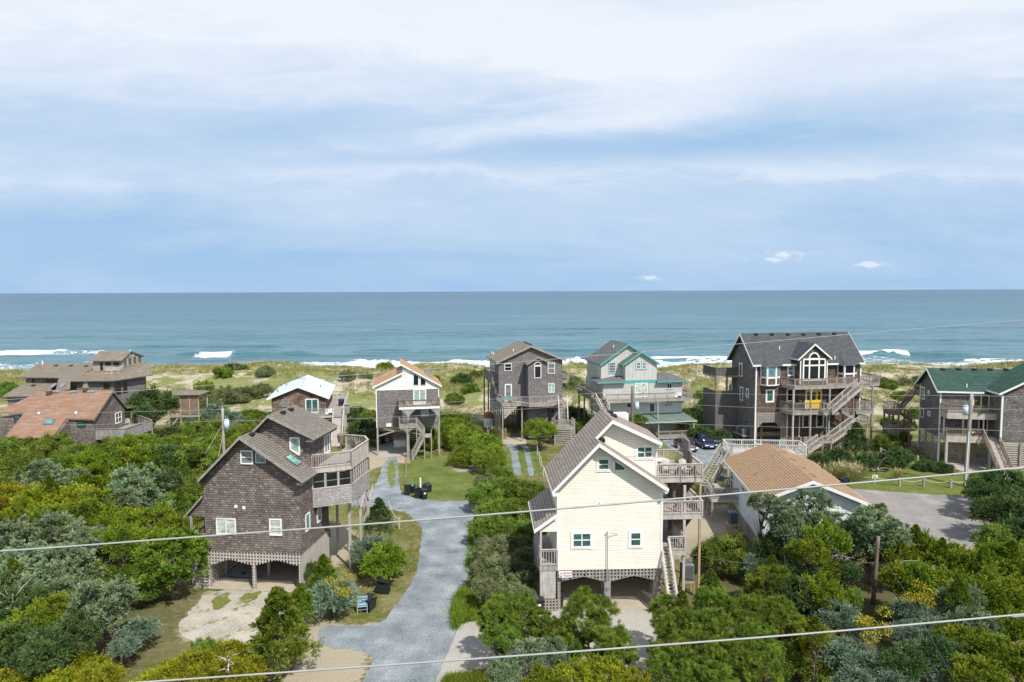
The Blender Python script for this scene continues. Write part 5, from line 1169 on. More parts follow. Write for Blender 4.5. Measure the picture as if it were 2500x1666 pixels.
# ---------------------------------------------------------------- grey house with the bay window
def build_grey():
    Z = zf(1080, 800, 4.9)
    h = House('beach_house', 'tall grey shingled house on stilts with an arched bay window and wraparound deck', 'house', *Z(725, 1370), -10.5, push=2.2)
    F = h.F; OV = .45
    U0 = F(*Z(675, 700))[0]; U1 = F(*Z(1436, 700))[0]; wb = F(*Z(700, 925))[1]
    L = F(*Z(645, 413), -OV); A = F(*Z(1060, 213), -OV); E = F(*Z(1480, 385), -OV); vb = h.G(*Z(905, 157), A[1])[1] - OV
    gablewall(h, U0, U1, wb, L, A, E, 0, vb, 'sh_grey'); gableroof(h, L, A, E, -OV, vb + OV, 'rf_brown', 'wood', .3)
    # bay
    vy = -1.9; b0 = F(*Z(1027, 700), vy)[0]; b1 = F(*Z(1256, 700), vy)[0]
    bl = F(*Z(1012, 436), vy - .35); ba = F(*Z(1146, 351), vy - .35); be = F(*Z(1290, 415), vy - .35)
    z0 = F(*Z(1140, 930), vy)[1]
    gablewall(h, b0, b1, 0.4, bl, ba, be, vy, .02, 'sh_grey', .16, 'bay_wall'); gableroof(h, bl, ba, be, vy - .35, -.002, 'rf_brown', 'wood', .2, .12, 'bay_roof')
    winpx(h, 'F', vy, *Z(1099, 458), *Z(1183, 606), fw=.1)
    a0, zb = F(*Z(1099, 452), vy); a1, zt = F(*Z(1183, 414), vy); cxx = (a0 + a1) / 2; rr = (a1 - a0) / 2
    pts = [(cxx + rr * math.cos(math.pi * k / 10), zb + (zt - zb) * math.sin(math.pi * k / 10)) for k in range(11)]
    winpoly(h, 'F', vy, pts, .09)
    winpx(h, 'F', 0, *Z(742, 430), *Z(831, 519), rows=2); winpx(h, 'F', 0, *Z(1260, 424), *Z(1346, 552), rows=2, glass='gl_grey'); winpx(h, 'F', 0, *Z(1265, 667), *Z(1341, 779), cols=2, rows=2, glass='gl_aqua')
    zl = F(*Z(850, 930), -2.4)[1] + .1
    a0, z1 = F(*Z(745, 678)); a1, _ = F(*Z(830, 678)); window(h, 'F', 0, a0, a1, zl + .05, z1, fw=.16, name='door', glass='gl_grey')
    # left side windows and balcony
    for q in ((570, 340 + 60, 600, 520), (606, 400, 626, 525)):
        v0, w1_ = h.S(*Z(q[0], (q[1] + q[3]) / 2), U0), 0
        va = h.S(*Z(q[0], 460), U0)[0]; vc = h.S(*Z(q[2], 460), U0)[0]; zt = h.S(*Z((q[0] + q[2]) / 2, q[1]), U0)[1]; zb = h.S(*Z((q[0] + q[2]) / 2, q[3]), U0)[1]
        window(h, 'L', U0, va, vc, zb, zt, glass='gl_grey')
    for q in ((568, 655, 580, 720), (630, 715, 645, 775)):
        va = h.S(*Z(q[0], 690), U0)[0]; vc = h.S(*Z(q[2], 700), U0)[0]; zt = h.S(*Z(q[0], q[1]), U0)[1]; zb = h.S(*Z(q[0], q[3]), U0)[1]; window(h, 'L', U0, va, vc, zb, zt, glass='gl_white')
    ub = F(*Z(598, 560), 1.2); zr = ub[1]; zf_ = F(*Z(598, 660), 1.2)[1] + .05; ub = ub[0]; vbk = h.G(*Z(490, 480), zr)[1]
    vbk = min(vbk, vb + 3)
    deck(h, [(ub, 1.2), (U0, 1.2), (U0, vbk), (ub, vbk)], zf_, .3, fascia='wood_brown')
    m = MB(); rail(m, [(U0, 1.2, zf_), (ub, 1.2, zf_), (ub, vbk, zf_), (U0, vbk, zf_)], zr - zf_, .14, drop=.15); h.b(m, 'side_railing', 'wood')
    h.b(MB().bar((ub + .1, 1.3, zf_ - .2), (U0, 1.3, zf_ - 1.6), .08, .14), 'knee_brace', 'wood_l')
    for v in (vbk * .55, vbk - .1): h.post(ub + .05, v, 0, zf_ - .2, .2, 'wood_brown', 'stilt')
    # slatted skirt and stilts
    m = MB(); lattice(m, 'L', U0, .1, vb, wb + .3, 0, .24, .15, ver=False, o=-.02); h.b(m, 'slatted_screen', 'wood')
    uc = F(*Z(1035, 1200), -.2)[0]
    m = MB(); m.box(uc, U1, 0.0, vb, 0, wb - .002); h.b(m, 'ground_floor_wall', 'sh_grey')
    m = MB(); lattice(m, 'F', vb, U0, uc, wb, 0, .35, .18); h.b(m, 'rear_lattice', 'wood')
    for v in (.1, vb * .5, vb - .2): h.post(U0 + .12, v, 0, wb, .2, name='stilt')
    winpx(h, 'F', 0, *Z(1290, 965), *Z(1345, 1030), glass='gl_dark', frame='wood')
    # main deck
    vd = -2.4; P_ = [(675, 797), (713, 830), (945, 822), (1040, 830), (1378, 815), (1430, 782)]
    zr = F(*Z(830, 826), vd)[1]; pl = [h.G(*Z(*q), zr) for q in P_]
    pl[0] = (pl[1][0] - .3, .6); pl[-1] = (U1 + .35, 0)
    pl[-2] = (F(*Z(1378, 870), vd)[0], vd); pl[3] = (F(*Z(1040, 870), vd - 1.2)[0], vd - 1.2); pl[2] = (F(*Z(945, 870), vd)[0], vd); pl[1] = (F(*Z(713, 870), vd)[0], vd)
    pl.insert(4, (F(*Z(1300, 870), vd - 1.2)[0], vd - 1.2))
    zf_ = F(*Z(830, 915), vd)[1]
    deck(h, pl + [(U1, 0), (U0, 0), (U0, .6)], zf_, .3)
    m = MB(); rail(m, [(*q, zf_) for q in pl[:6]], zr - zf_, .14, drop=.2); h.b(m, 'deck_railing', 'wood')
    for i in (1, 2, 5): h.post(pl[i][0] + .1, pl[i][1] + .1, 0, zf_ - .1, .18)
    a, b_, c_ = F(*Z(735, 950), vd), F(*Z(885, 950), vd), F(*Z(740, 1090), vd)
    m = MB(); lattice(m, 'F', vd + .02, a[0], b_[0], a[1] + .1, lambda u: c_[1] + (a[1] - c_[1]) * (u - a[0]) / (b_[0] - a[0]), .25, .15, ver=False); h.b(m, 'slatted_bracket', 'wood_l')
    h.b(MB().bar((c_[0], vd, c_[1]), (b_[0], vd, b_[1]), .06, .14), 'bracket_edge', 'wood_l')
    # stair down to the landing box
    vl = vd - 3.6; zl = F(*Z(1450, 1108), vl)[1] ; l0 = F(*Z(1345, 1150), vl)[0]; l1 = F(*Z(1583, 1150), vl)[0]; zlf = zl - 1.0
    gb = h.G(*Z(1460, 1500), 0)[1]
    uc_ = F(*Z(1445, 880), vd)[0]
    stairs(h, (uc_, vd + .2, zf_), ((l0 + l1) / 2 + .25, vl + 1.6, zlf), 1.15, 'wood_l')
    deck(h, [(l0, vl), (l1, vl), (l1, vl + 1.8), (l0, vl + 1.8)], zlf, .25, fascia='wood')
    m = MB(); rail(m, [(l0, vl + 1.8, zlf), (l0, vl, zlf), (l1, vl, zlf), (l1, vl + 1.8, zlf)], 1.0, .13, drop=.2); h.b(m, 'landing_railing', 'wood')
    m = MB(); lattice(m, 'F', vl, l0, l1, zlf - .2, 0, .27, .16, ver=False); h.b(m, 'slatted_screen', 'wood')
    for u in (l0, l1):
        for v in (vl + .06, vl + 1.75): h.post(u, v, 0, zlf - .05, .14)
    # small right-hand balcony
    br = F(*Z(1505, 600), .8)[0]; z1 = F(*Z(1470, 545), .8)[1]; z0 = F(*Z(1470, 645), .8)[1]
    deck(h, [(U1, .8), (br, .8), (br, 4), (U1, 4)], z0 + .05, .25); m = MB(); rail(m, [(U1, .8, z0 + .05), (br, .8, z0 + .05), (br, 4, z0 + .05), (U1, 4, z0 + .05)], z1 - z0 - .05, .14); h.b(m, 'balcony_railing', 'wood')
    ml = (A[1] - L[1]) / (A[0] - L[0])
    for q in ((592, 312), (612, 322), (848, 285)): p = h.P(*Z(*q), (-ml, 0, 1), A[1] - ml * A[0]); pipe(h, p.x, p.y, p.z, .35, .07)
    for k in range(4): vent(h, A[0] + .4, 1.5 + k * 1.6, A[1] - .12, .3)
    # rusty channel buoy
    g_ = ground(*Z(553, 1255)); e = empty('channel_buoy', g_, 0, 'rusty orange and white old buoy standing left of the grey bay window house', 'buoy')
    MB().cyl((0, 0, .0), (0, 0, .9), .42, .42, 10).build('pedestal', M['wood_brown'], e)
    MB().cyl((0, 0, .9), (0, 0, 2.3), .72, .72, 16).build('lower_drum', M['whitesiding'], e)
    MB().cyl((0, 0, 2.3), (0, 0, 3.0), .72, .66, 16).cyl((0, 0, 3.0), (0, 0, 3.35), .66, .2, 16).build('rusty_top', m_flat('rust', (.36, .13, .05), .8, .4, 2), e)
    MB().cyl((0, 0, 3.35), (0, 0, 3.6), .12, .12, 8).build('cap', M['white'], e)
    p = wl(h, F(*Z(855, 850), -1.2)[0], -1.3, zf_); adirondack(p.x, p.y, p.z, R(180), 'wood_l', 'grey deck chair beside the white door of the grey bay window house')
    g_ = wl(h, F(*Z(805, 890), vd + .5)[0], vd + .5, zf_); e = empty('cooler', g_, 0, 'small red cooler on the deck of the grey bay window house', 'cooler'); MB().box(-.25, .25, -.18, .18, 0, .32).build('box', M['red'], e); MB().box(-.26, .26, -.19, .19, .325, .38).build('lid', M['red'], e)
    g_ = wl(h, F(*Z(785, 860), vd + .9)[0], vd + 1.4, zf_); e = empty('bench', g_, -h.yaw, 'turquoise bench in front of the door of the grey bay window house', 'bench'); MB().box(-.6, .6, -.2, .2, .42, .47).build('seat', M['teal'], e); MB().box(-.6, .6, .2, .24, .5, .9).build('backrest', M['teal'], e)
    for x in (-.5, .5): MB().box(x - .04, x + .04, -.15, .15, 0, .42).build('leg', M['teal'], e)
build_grey()

# ---------------------------------------------------------------- pale grey house with teal trim
def build_teal():
    Z = zf(1380, 800, 4.9)
    h = House('beach_house', 'pale grey three storey house with turquoise trim and slate roofs', 'house', *Z(1300, 1345), -10.0, push=2.6)
    F = h.F; OV = .4
    # rear (left) upper block
    U0 = F(*Z(427, 520), .6)[0]; u1 = F(*Z(720, 500), .6)[0]
    v1 = 1.6
    U0 = F(*Z(427, 520), v1)[0]
    L = F(*Z(420, 440), v1 - OV); A = F(*Z(760, 193), v1 - OV); mr_ = None; K = F(*Z(885, 272), v1 - OV)
    vb = h.G(*Z(578, 152), A[1])[1] - OV
    vb = max(vb, 9.0)
    ml = (A[1] - L[1]) / (A[0] - L[0]); mr = (K[1] - A[1]) / (K[0] - A[0])
    f0 = F(*Z(719, 540))[0]; f1 = F(*Z(1096, 540))[0]
    E = (f1 + .3, A[1] + mr * (f1 + .3 - A[0]))
    wl_ = F(*Z(600, 640), v1)[1]; wd_ = F(*Z(900, 640))[1]
    m = MB().prY([(U0, wl_ - 1), (f1, wl_ - 1), (f1, E[1] - .2), (A[0], A[1] - .2), (U0, A[1] + ml * (U0 - A[0]) - .2)], v1, vb); h.b(m, 'upper_wall', 'grey_batten')
    gableroof(h, L, A, E, v1 - OV, vb + OV, 'rf_slate', 'teal', .3)
    # front upper block with its own gable
    l2 = F(*Z(690, 442), -OV); a2 = F(*Z(916, 285), -OV); e2 = F(*Z(1136, 430), -OV)
    gablewall(h, f0, f1, wd_ + .15, l2, a2, e2, 0, v1 + .8, 'grey_batten', .18, 'front_gable_wall'); gableroof(h, l2, a2, e2, -OV, v1 + 2.2, 'rf_slate', 'teal', .28, .14, 'front_gable_roof')
    h.b(MB().box(f0 - .02, f1 + .02, -.04, 0.3, wd_ - .28, wd_ + .15), 'band_board', 'teal')
    winpx(h, 'F', 0, *Z(845, 413), *Z(903, 498), rows=2, casing=.10, casmat='teal', glass='gl_grey'); winpx(h, 'F', 0, *Z(917, 413), *Z(968, 498), rows=2, casing=.10, casmat='teal', glass='gl_grey')
    winpx(h, 'F', v1, *Z(520, 420), *Z(598, 545), cols=3, rows=4, fw=.07, casing=.10, casmat='teal')
    # middle storey
    m0 = F(*Z(456, 740), -.2)[0]; m1 = F(*Z(1406, 740), -.2)[0]; wt = F(*Z(900, 652))[1]; wm = F(*Z(900, 880), -.2)[1]
    h.b(MB().box(m0, m1, -.0, vb, wm, wt - .1), 'wall', 'grey_lap')
    def hip(p0, p1, q0, q1, name='hip_roof'):
        """skirt roof from eave (px) to wall top"""
        e0, e1 = F(*Z(*p0), -.6), F(*Z(*p1), -.6)
        r0, r1 = F(*Z(*q0), v1), F(*Z(*q1), v1)
        m = MB().add([(e0[0], -.6, e0[1]), (e1[0], -.6, e0[1]), (r1[0], v1, r0[1]), (r0[0], v1, r0[1]), (e0[0], vb * .5, e0[1]), (r0[0], vb * .5, r0[1]), (e1[0], vb * .5, e0[1]), (r1[0], vb * .5, r0[1])],
                     [(0, 1, 2, 3), (4, 0, 3, 5), (1, 6, 7, 2), (3, 2, 7, 5), (0, 4, 6, 1), (4, 5, 7, 6)])
        r = h.b(m, name, 'rf_slate'); h.b(MB().box(e0[0] - .02, e1[0] + .02, -.64, -.61, e0[1] - .16, e0[1] + .02), 'fascia', 'teal', None, r)
    hip((388, 660), (733, 660), (590, 578), (690, 578)); hip((1102, 648), (1466, 640), (1110, 562), (1290, 560))
    a0, z1 = F(*Z(830, 665)); a1, _ = F(*Z(985, 665)); zdk = F(*Z(980, 860), -1.9)[1]
    window(h, 'F', 0, a0, a1, zdk + .05, z1, cols=2, fw=.12, casing=.12, casmat='teal', glass='gl_white', name='glass_door')
    winpx(h, 'F', 0, *Z(1212, 668), *Z(1278, 736), cols=2, casing=.1, casmat='teal')
    for q in ((395, 455, 415, 570, 'U'),):
        pass
    va = h.S(*Z(398, 510), U0)[0]; vc = h.S(*Z(412, 510), U0)[0]; window(h, 'L', U0, va, vc, h.S(*Z(405, 565), U0)[1], h.S(*Z(405, 455), U0)[1], glass='gl_aqua')
    va = h.S(*Z(262, 650), m0)[0]; vc = h.S(*Z(292, 650), m0)[0]; window(h, 'L', m0, va, vc, h.S(*Z(280, 715), m0)[1], h.S(*Z(280, 595), m0)[1], glass='gl_aqua')
    va = h.S(*Z(355, 690), m0)[0]; vc = h.S(*Z(368, 690), m0)[0]; window(h, 'L', m0, va, vc, h.S(*Z(362, 745), m0)[1], h.S(*Z(362, 640), m0)[1], glass='gl_blue')
    # main deck
    vd = -1.9; zr = F(*Z(900, 790), vd)[1]; d0 = F(*Z(490, 840), vd)[0]; d1 = F(*Z(1506, 830), vd)[0]
    dl = F(*Z(415, 850), 0.6)[0]; vbk = h.G(*Z(190, 690), zr)[1]; vbk = min(vbk, vb + 2)
    dl = m0 - 1.5
    deck(h, [(d0, vd), (d1, vd), (d1, 3), (m1, 3), (m1, 0), (m0, 0), (m0, vbk), (dl, vbk), (dl, vd + 1.6), (d0, vd + 1.6)], zdk, .35)
    m = MB(); rail(m, [(d0, vd, zdk), (d1, vd, zdk), (d1, 3, zdk)], zr - zdk, .13, drop=.25); h.b(m, 'deck_railing', 'wood')
    m = MB(); rail(m, [(dl, vd + 1.6, zdk), (dl, vbk, zdk), (m0, vbk, zdk)], zr - zdk, .13, drop=.25, solid=False); h.b(m, 'side_railing', 'wood')
    us = (dl + d0) / 2; sp = h.P(*Z(470, 950), (0, 1, 0), vd - .8)
    stairs(h, (us + .1, vd + 1.5, zdk), (us + .3, vd - 1.1, zdk - 1.5), d0 - dl - .35, 'wood_l')
    h.b(MB().box(us - .8, us + 3.2, vd - 2.6, vd - 1.1, zdk - 2.7, zdk - 1.5), 'landing_skirt', 'whitesiding'); 
    for u in (us - .7, us + 3.1): h.post(u, vd - 2.5, 0, zdk - 2.7, .16)
    # lower storey
    g0 = m0 + .5; wp = F(*Z(1100, 1032))[1]
    h.b(MB().box(g0, m1 - .02, .02, vb - .2, wp - .4, wm - .002), 'lower_wall', 'whitesiding')
    h.b(MB().box(g0 + 1.2, m1 - .04, .6, vb - .3, 0, wp - .402), 'ground_floor_wall', 'grey_lap')
    winpx(h, 'F', .02, *Z(1005, 905), *Z(1070, 1010), rows=1, glass='gl_teal', casing=.08, casmat='white'); winpx(h, 'F', .02, *Z(735, 900), *Z(790, 960), glass='gl_dark', casing=.06)
    va = h.S(*Z(310, 910), g0)[0]
    for q in ((285, 1020, 300, 1060), (255, 1010, 272, 1060)):
        va = h.S(*Z(q[0], 1040), g0)[0]; vc = h.S(*Z(q[2], 1040), g0)[0]
        if vc < vb: window(h, 'L', g0, va, vc, h.S(*Z(q[0], q[3]), g0)[1], h.S(*Z(q[0], q[1]), g0)[1], glass='gl_grey')
    # porch roof
    ve = -2.6; e0 = F(*Z(885, 1140), ve); e1 = F(*Z(1578, 1130), ve); r0 = F(*Z(915, 1032)); r1 = F(*Z(1412, 1030))
    m = MB().add([(e0[0], ve, e0[1]), (e1[0], ve, e0[1]), (r1[0], .02, r0[1]), (r0[0], .02, r0[1]), (e0[0], ve, e0[1] - .14), (e1[0], ve, e0[1] - .14), (r1[0], .02, r0[1] - .3), (r0[0], .02, r0[1] - .3)],
                 [(0, 1, 2, 3), (4, 7, 6, 5), (0, 4, 5, 1), (1, 5, 6, 2), (0, 3, 7, 4), (2, 6, 7, 3)])
    r = h.b(m, 'porch_roof', 'rf_sage'); h.b(MB().box(e0[0], e1[0], ve - .05, ve - .01, e0[1] - .16, e0[1] - .01), 'fascia', 'grey_lap', None, r)
    p0 = F(*Z(1115, 1290), ve + .2)[0]; p1 = F(*Z(1536, 1290), ve + .2)[0]; zt = F(*Z(1300, 1238), ve + .2)[1]; zb = F(*Z(1300, 1335), ve + .2)[1]
    deck(h, [(p0, ve + .2), (p1, ve + .2), (p1, 1.5), (p0, 1.5)], max(.5, zb + .15), .3)
    m = MB(); zq = max(.5, zb + .15); rail(m, [(p0, 1.0, zq), (p0, ve + .2, zq), (p1, ve + .2, zq), (p1, 1.5, zq)], zt - zq, .13, drop=.2); h.b(m, 'porch_railing', 'wood')
    h.post(p0, ve + .25, 0, e0[1] + .1, .18); h.post(p1, ve + .25, 0, e0[1] - .1, .16, 'wood_l')
    up = F(*Z(1106, 980), vd + .1)[0]; h.post(up, vd + .1, e0[1] + .3, zdk - .3, .2)
    for q in ((1265, 930), (1225, 960)): u = F(*Z(*q), -.5)[0]; h.b(MB().bar((u, -.02, zdk - 1.4), (u, vd * .7, zdk - .3), .1, .14), 'knee_brace', 'wood')
    h.b(MB().bar((m1, .4, zdk - 1.4), (d1, .4, zdk - .35), .1, .14), 'knee_brace', 'wood')
    for v in (1.0, 5.0, 8.0): h.post(dl + .1, v, 0, zdk - .3, .2, 'wood_brown', 'stilt')
    realty_board(h, *Z(1312, 775), *Z(1391, 830), vd - .1, 'white realty board with dark emblem on the deck rail of the turquoise trimmed house')
    for q in ((578, 240), ): p = h.P(*Z(*q), (-ml, 0, 1), A[1] - ml * A[0]); pipe(h, p.x, p.y, p.z, .4, .08)
build_teal()
# ---------------------------------------------------------------- large charcoal roofed house
def build_big():
    Z = zf(1700, 790, 4.6125)
    h = House('beach_house', 'large brown shingled house with charcoal roof, white windows and yellow double door', 'house', *Z(665, 1392), -8.6)
    F = h.F; OV = .45
    U0 = 0.0; U0 = F(*Z(665, 900))[0]; U1 = F(*Z(1850, 600))[0]
    e0 = F(*Z(640, 467), -OV); we = e0[1]
    # ridge: photo point of its left end in the plane u = U0-0.3
    vr, wr = h.S(*Z(490, 110), e0[0]); e1 = F(*Z(1900, 440), -OV)[0]
    vbk = 2 * vr
    m = MB(); T = .2; slope = (wr - we) / (vr + OV)
    m.prX([(-OV, we), (vr, wr), (vbk + OV, we), (vbk + OV, we - T), (vr, wr - T), (-OV, we - T)], e0[0], e1); rf = h.b(m, 'roof', 'rf_char')
    t = MB()
    for u in (e0[0] - .04, e1 + .002):
        t.prX([(-OV, we - .01), (vr, wr - .01), (vr, wr - .3), (-OV, we - .3)], u, u + .04); t.prX([(vbk + OV, we - .01), (vr, wr - .01), (vr, wr - .3), (vbk + OV, we - .3)], u, u + .04)
    t.box(e0[0], e1, -OV - .04, -OV - .002, we - .25, we - .01); h.b(t, 'barge_board', 'white', None, rf)
    wl0 = we + slope * OV
    wbm = F(*Z(900, 1000))[1]
    h.b(MB().prX([(0, wbm), (vbk, wbm), (vbk, wl0 - T - .02), (vr, wr - T - .02), (0, wl0 - T - .02)], U0, U1), 'wall', 'sh_brown')
    h.b(MB().prX([(.02, 0), (vbk, 0), (vbk, wl0 - T - .04), (vr, wr - T - .04), (.02, wl0 - T - .04)], U0 - .03, U0 + .03), 'shade_grey_side_wall', 'sh_mid')  # greyer shingle layer; shaded look of this side put into its colour
    c = MB(); c.box(U0 - .05, U0 + .12, -.05, .1, 0, wl0 - .3); h.b(c, 'corner_trim', 'white'); h.b(MB().box(U1 - .12, U1 + .05, -.05, .1, wbm, wl0 - .3), 'corner_trim', 'white')
    for q in ((672, 125), (850, 125), (1028, 125), (1203, 125), (1376, 120), (1550, 118)):
        p = h.P(*Z(*q), (0, -slope, 1), we + slope * OV); vent(h, p.x, p.y, p.z, .5)
    for q in ((935, 290), (1558, 400)): p = h.P(*Z(*q), (0, -slope, 1), we + slope * OV); pipe(h, p.x, p.y, p.z - .1, .55, .09)
    # left side windows
    for q, g_ in (((483, 435, 521, 608), 'gl_amber'), ((370, 670, 406, 838), 'gl_teal'), ((492, 703, 530, 878), 'gl_teal'), ((562, 722, 594, 843), 'gl_grey')):
        xm, ym = (q[0] + q[2]) / 2, (q[1] + q[3]) / 2
        va = h.S(*Z(q[0], ym), U0)[0]; vc = h.S(*Z(q[2], ym), U0)[0]; z1 = h.S(*Z(xm, q[1]), U0)[1]; z0 = h.S(*Z(xm, q[3]), U0)[1]
        window(h, 'L', U0, va, vc, z0 + .12, z1 - .12, fw=.16, glass=g_)
    # tall centre gable
    vg = -1.4; g0 = F(*Z(1170, 500), vg)[0]; g1 = F(*Z(1476, 500), vg)[0]; l = F(*Z(1150, 402), vg - .35); a = F(*Z(1340, 226), vg - .35); e = F(*Z(1530, 392), vg - .35)
    zf_ = F(*Z(1340, 690), -2.6)[1]
    gablewall(h, g0, g1, zf_ - 2.8, l, a, e, vg, .1, 'sh_brown', .18, 'gable_wall'); gableroof(h, l, a, e, vg - .35, vr * .75, 'rf_char', 'white', .26, .14, 'gable_roof')
    h.b(MB().box(g0 - .02, g0 + .12, vg - .03, vg + .05, zf_, l[1] - .3), 'corner_trim', 'white'); h.b(MB().box(g1 - .12, g1 + .02, vg - .03, vg + .05, zf_, e[1] - .3), 'corner_trim', 'white')
    x0, z1 = F(*Z(1200, 397), vg); x1, z0 = F(*Z(1450, 640), vg); zm = F(*Z(1300, 473), vg)[1]; xa = F(*Z(1265, 500), vg)[0]; xb = F(*Z(1385, 500), vg)[0]
    m = MB(); FW = .2
    for p in (x0, xa - .02, xb - .18, x1 - FW): m.box(p, p + FW, vg - .08, vg + .02, z0, z1)
    for z in (z0, zm - .1, z1 - .2):
        for (pa, pb) in ((x0 + FW, xa - .022), (xa + .182, xb - .182), (xb + .022, x1 - FW)): m.box(pa, pb, vg - .078, vg + .02, z, z + .2)
    f = h.b(m, 'window', 'white', 'tall white gridded window under an arch'); h.b(MB().box(x0 + .1, x1 - .1, vg - .03, vg + .01, z0 + .1, z1 - .1), 'pane', 'gl_dark', None, f)
    ac0, az = F(*Z(1265, 395), vg); ac1, at = F(*Z(1388, 323), vg); cx_ = (ac0 + ac1) / 2; rr = (ac1 - ac0) / 2 - .08
    winpoly(h, 'F', vg, [(cx_ + rr * math.cos(math.pi * k / 12), z1 - .05 + (at - z1 - .05) * math.sin(math.pi * k / 12)) for k in range(13)], .2)
    # bays
    def bay(xl, xr, xm0, xm1, ytop, ybot, ymid, gl):
        vb_ = -.9; p0 = F(*Z(xl, 550), 0)[0]; p3 = F(*Z(xr, 550), 0)[0]; p1 = F(*Z(xm0, 550), vb_)[0]; p2 = F(*Z(xm1, 550), vb_)[0]
        zt = F(*Z(xm0, ytop), vb_)[1]; zb = F(*Z(xm0, ybot), vb_)[1]; zm = F(*Z(xm0, ymid), vb_)[1]
        poly = [(p0, 0), (p1, vb_), (p2, vb_), (p3, 0)]
        b_ = h.b(MB().prZ(poly, zb, zt), 'bay_window', 'white')
        for (pa, pb) in zip(poly[:-1], poly[1:]):
            A_, B_ = Vector((*pa, 0)), Vector((*pb, 0)); d = (B_ - A_); L_ = d.length; d.normalize(); n_ = Vector((d.y, -d.x, 0))
            for z0_, z1_, mt, nm in ((zm + .16, zt - .2, gl, 'pane'), (zb + .2, zm - .1, 'sh_brown', 'shingle_panel')):
                s_ = A_ + d * .17; e_ = B_ - d * .17
                h.b(MB().extr([s_ + Vector((0, 0, z0_)), e_ + Vector((0, 0, z0_)), e_ + Vector((0, 0, z1_)), s_ + Vector((0, 0, z1_))], n_ * .03), nm, mt, None, b_)
        # faceted roof growing out of the main slope
        ap = ((p1 + p2) / 2 - .2, vr * .30, we + slope * (vr * .30 + OV) + .05)
        q = [(p0 - .3, -OV + .05, zt + .05), (p1 - .15, vb_ - .3, zt + .02), (p2 + .15, vb_ - .3, zt + .02), (p3 + .3, -OV + .05, zt + .05)]
        m = MB().add(q + [ap], [(0, 1, 4), (1, 2, 4), (2, 3, 4), (0, 4, 3), (0, 3, 2, 1)]); h.b(m, 'bay_roof', 'rf_char', None, b_)
    bay(722, 945, 800, 905, 478, 706, 615, 'gl_blue'); bay(1588, 1808, 1668, 1780, 462, 690, 570, 'gl_dark')
    # windows of the front
    winpx(h, 'F', 0, *Z(1028, 480), *Z(1095, 588), rows=2, fw=.13, glass='gl_grey', casing=.08)
    winpx(h, 'F', 0, *Z(1100, 480), *Z(1150, 615), rows=1, fw=.13, glass='gl_dark', casing=.05)
    winpx(h, 'F', 0, *Z(780, 742), *Z(876, 890), fw=.22, glass='gl_teal'); winpx(h, 'F', 0, *Z(1015, 735), *Z(1092, 880), fw=.18, glass='gl_dark'); winpx(h, 'F', 0, *Z(1108, 745), *Z(1170, 890), fw=.2, glass='gl_dark')
    winpx(h, 'F', -.1, *Z(1193, 1027), *Z(1275, 1175), fw=.17, glass='gl_dark'); winpx(h, 'F', -.1, *Z(1347, 1022), *Z(1434, 1170), fw=.17, glass='gl_dark')
    h.b(MB().box(F(*Z(1030, 1100))[0], U1 - .3, -.1, 2, 0, wbm + .3), 'ground_floor_wall', 'sh_brown')
    for x in (1022, 1160, 1465): u = F(*Z(x, 1100), -.1)[0]; h.b(MB().box(u - .08, u + .08, -.16, -.1, F(*Z(x, 1275))[1], wbm + .2), 'corner_trim', 'white')
    # yellow entrance
    vy = vg; a0, z1 = F(*Z(1238, 757), vy); a1, z0 = F(*Z(1400, 955), vy); zl = z0
    d = h.b(MB().box(a0, a1, vy - .06, vy, z0, z1), 'door', 'yellowdoor', 'bright yellow double door')
    W_ = a1 - a0
    for p, q in ((.06, .22), (.38, .62), (.78, .94)): h.b(MB().box(a0 + W_ * p, a0 + W_ * q, vy - .09, vy - .065, z0 + (z1 - z0) * .48, z1 - .25), 'pane', 'gl_dark', None, d)
    h.b(MB().box(a0 - .1, a1 + .1, vy - .05, vy, z1, z1 + .15).box(a0 - .12, a0, vy - .05, vy, z0, z1).box(a1, a1 + .12, vy - .05, vy, z0, z1), 'casing', 'white', None, d)
    # octagonal garage lattice
    l0 = U0 + .1; l1 = F(*Z(1022, 1200))[0]; o0 = F(*Z(680, 1250))[0]; o1 = F(*Z(942, 1250))[0]; p0 = F(*Z(740, 1120)); p1 = F(*Z(890, 1117)); zs = F(*Z(680, 1188))[1]
    def bot(u):
        if u < o0 or u > o1: return 0
        if u < p0[0]: return zs + (p0[1] - zs) * (u - o0) / (p0[0] - o0)
        if u > p1[0]: return p1[1] + (zs - p1[1]) * (u - p1[0]) / (o1 - p1[0])
        return p0[1]
    m = MB(); lattice(m, 'F', .03, l0, l1, wbm, bot, .27, .14); h.b(m, 'lattice', 'wood')
    m = MB(); lattice(m, 'F', vbk, U0, U1, wbm, 0, .5, .45, ver=False); h.b(m, 'rear_screen', 'wood_brown')
    c0 = F(*Z(1165, 1340), -1.5)[0]; m = MB(); lattice(m, 'F', -1.5, c0, c0 + 2.4, F(*Z(1200, 1275), -1.5)[1], 0, .27, .14); h.b(m, 'lattice', 'wood')
    h.b(MB().box(U0, U1, -.1, vbk, .02, .06), 'floor_slab', 'slab')
    for u in ((o0 + o1) / 2,): h.post(u, 2.0, 0, wbm, .25, 'wood_brown', 'stilt')
    # decks
    v2 = -2.6
    def Fz(x, y, v=v2): return F(*Z(x, y), v)
    zr = Fz(1343, 622)[1]; zd = Fz(1343, 712)[1]
    ua = Fz(1110, 670)[0]; ub = Fz(1575, 670)[0]; uc = F(*Z(2062, 670), -1.2)[0]; ul = F(*Z(955, 650), 0)[0]
    pl = [(ul, 0), (ua, v2), (ub, v2), (Fz(1830, 670)[0], -1.6), (uc, -1.2), (uc, 5), (U1, 5), (U1, 0)]
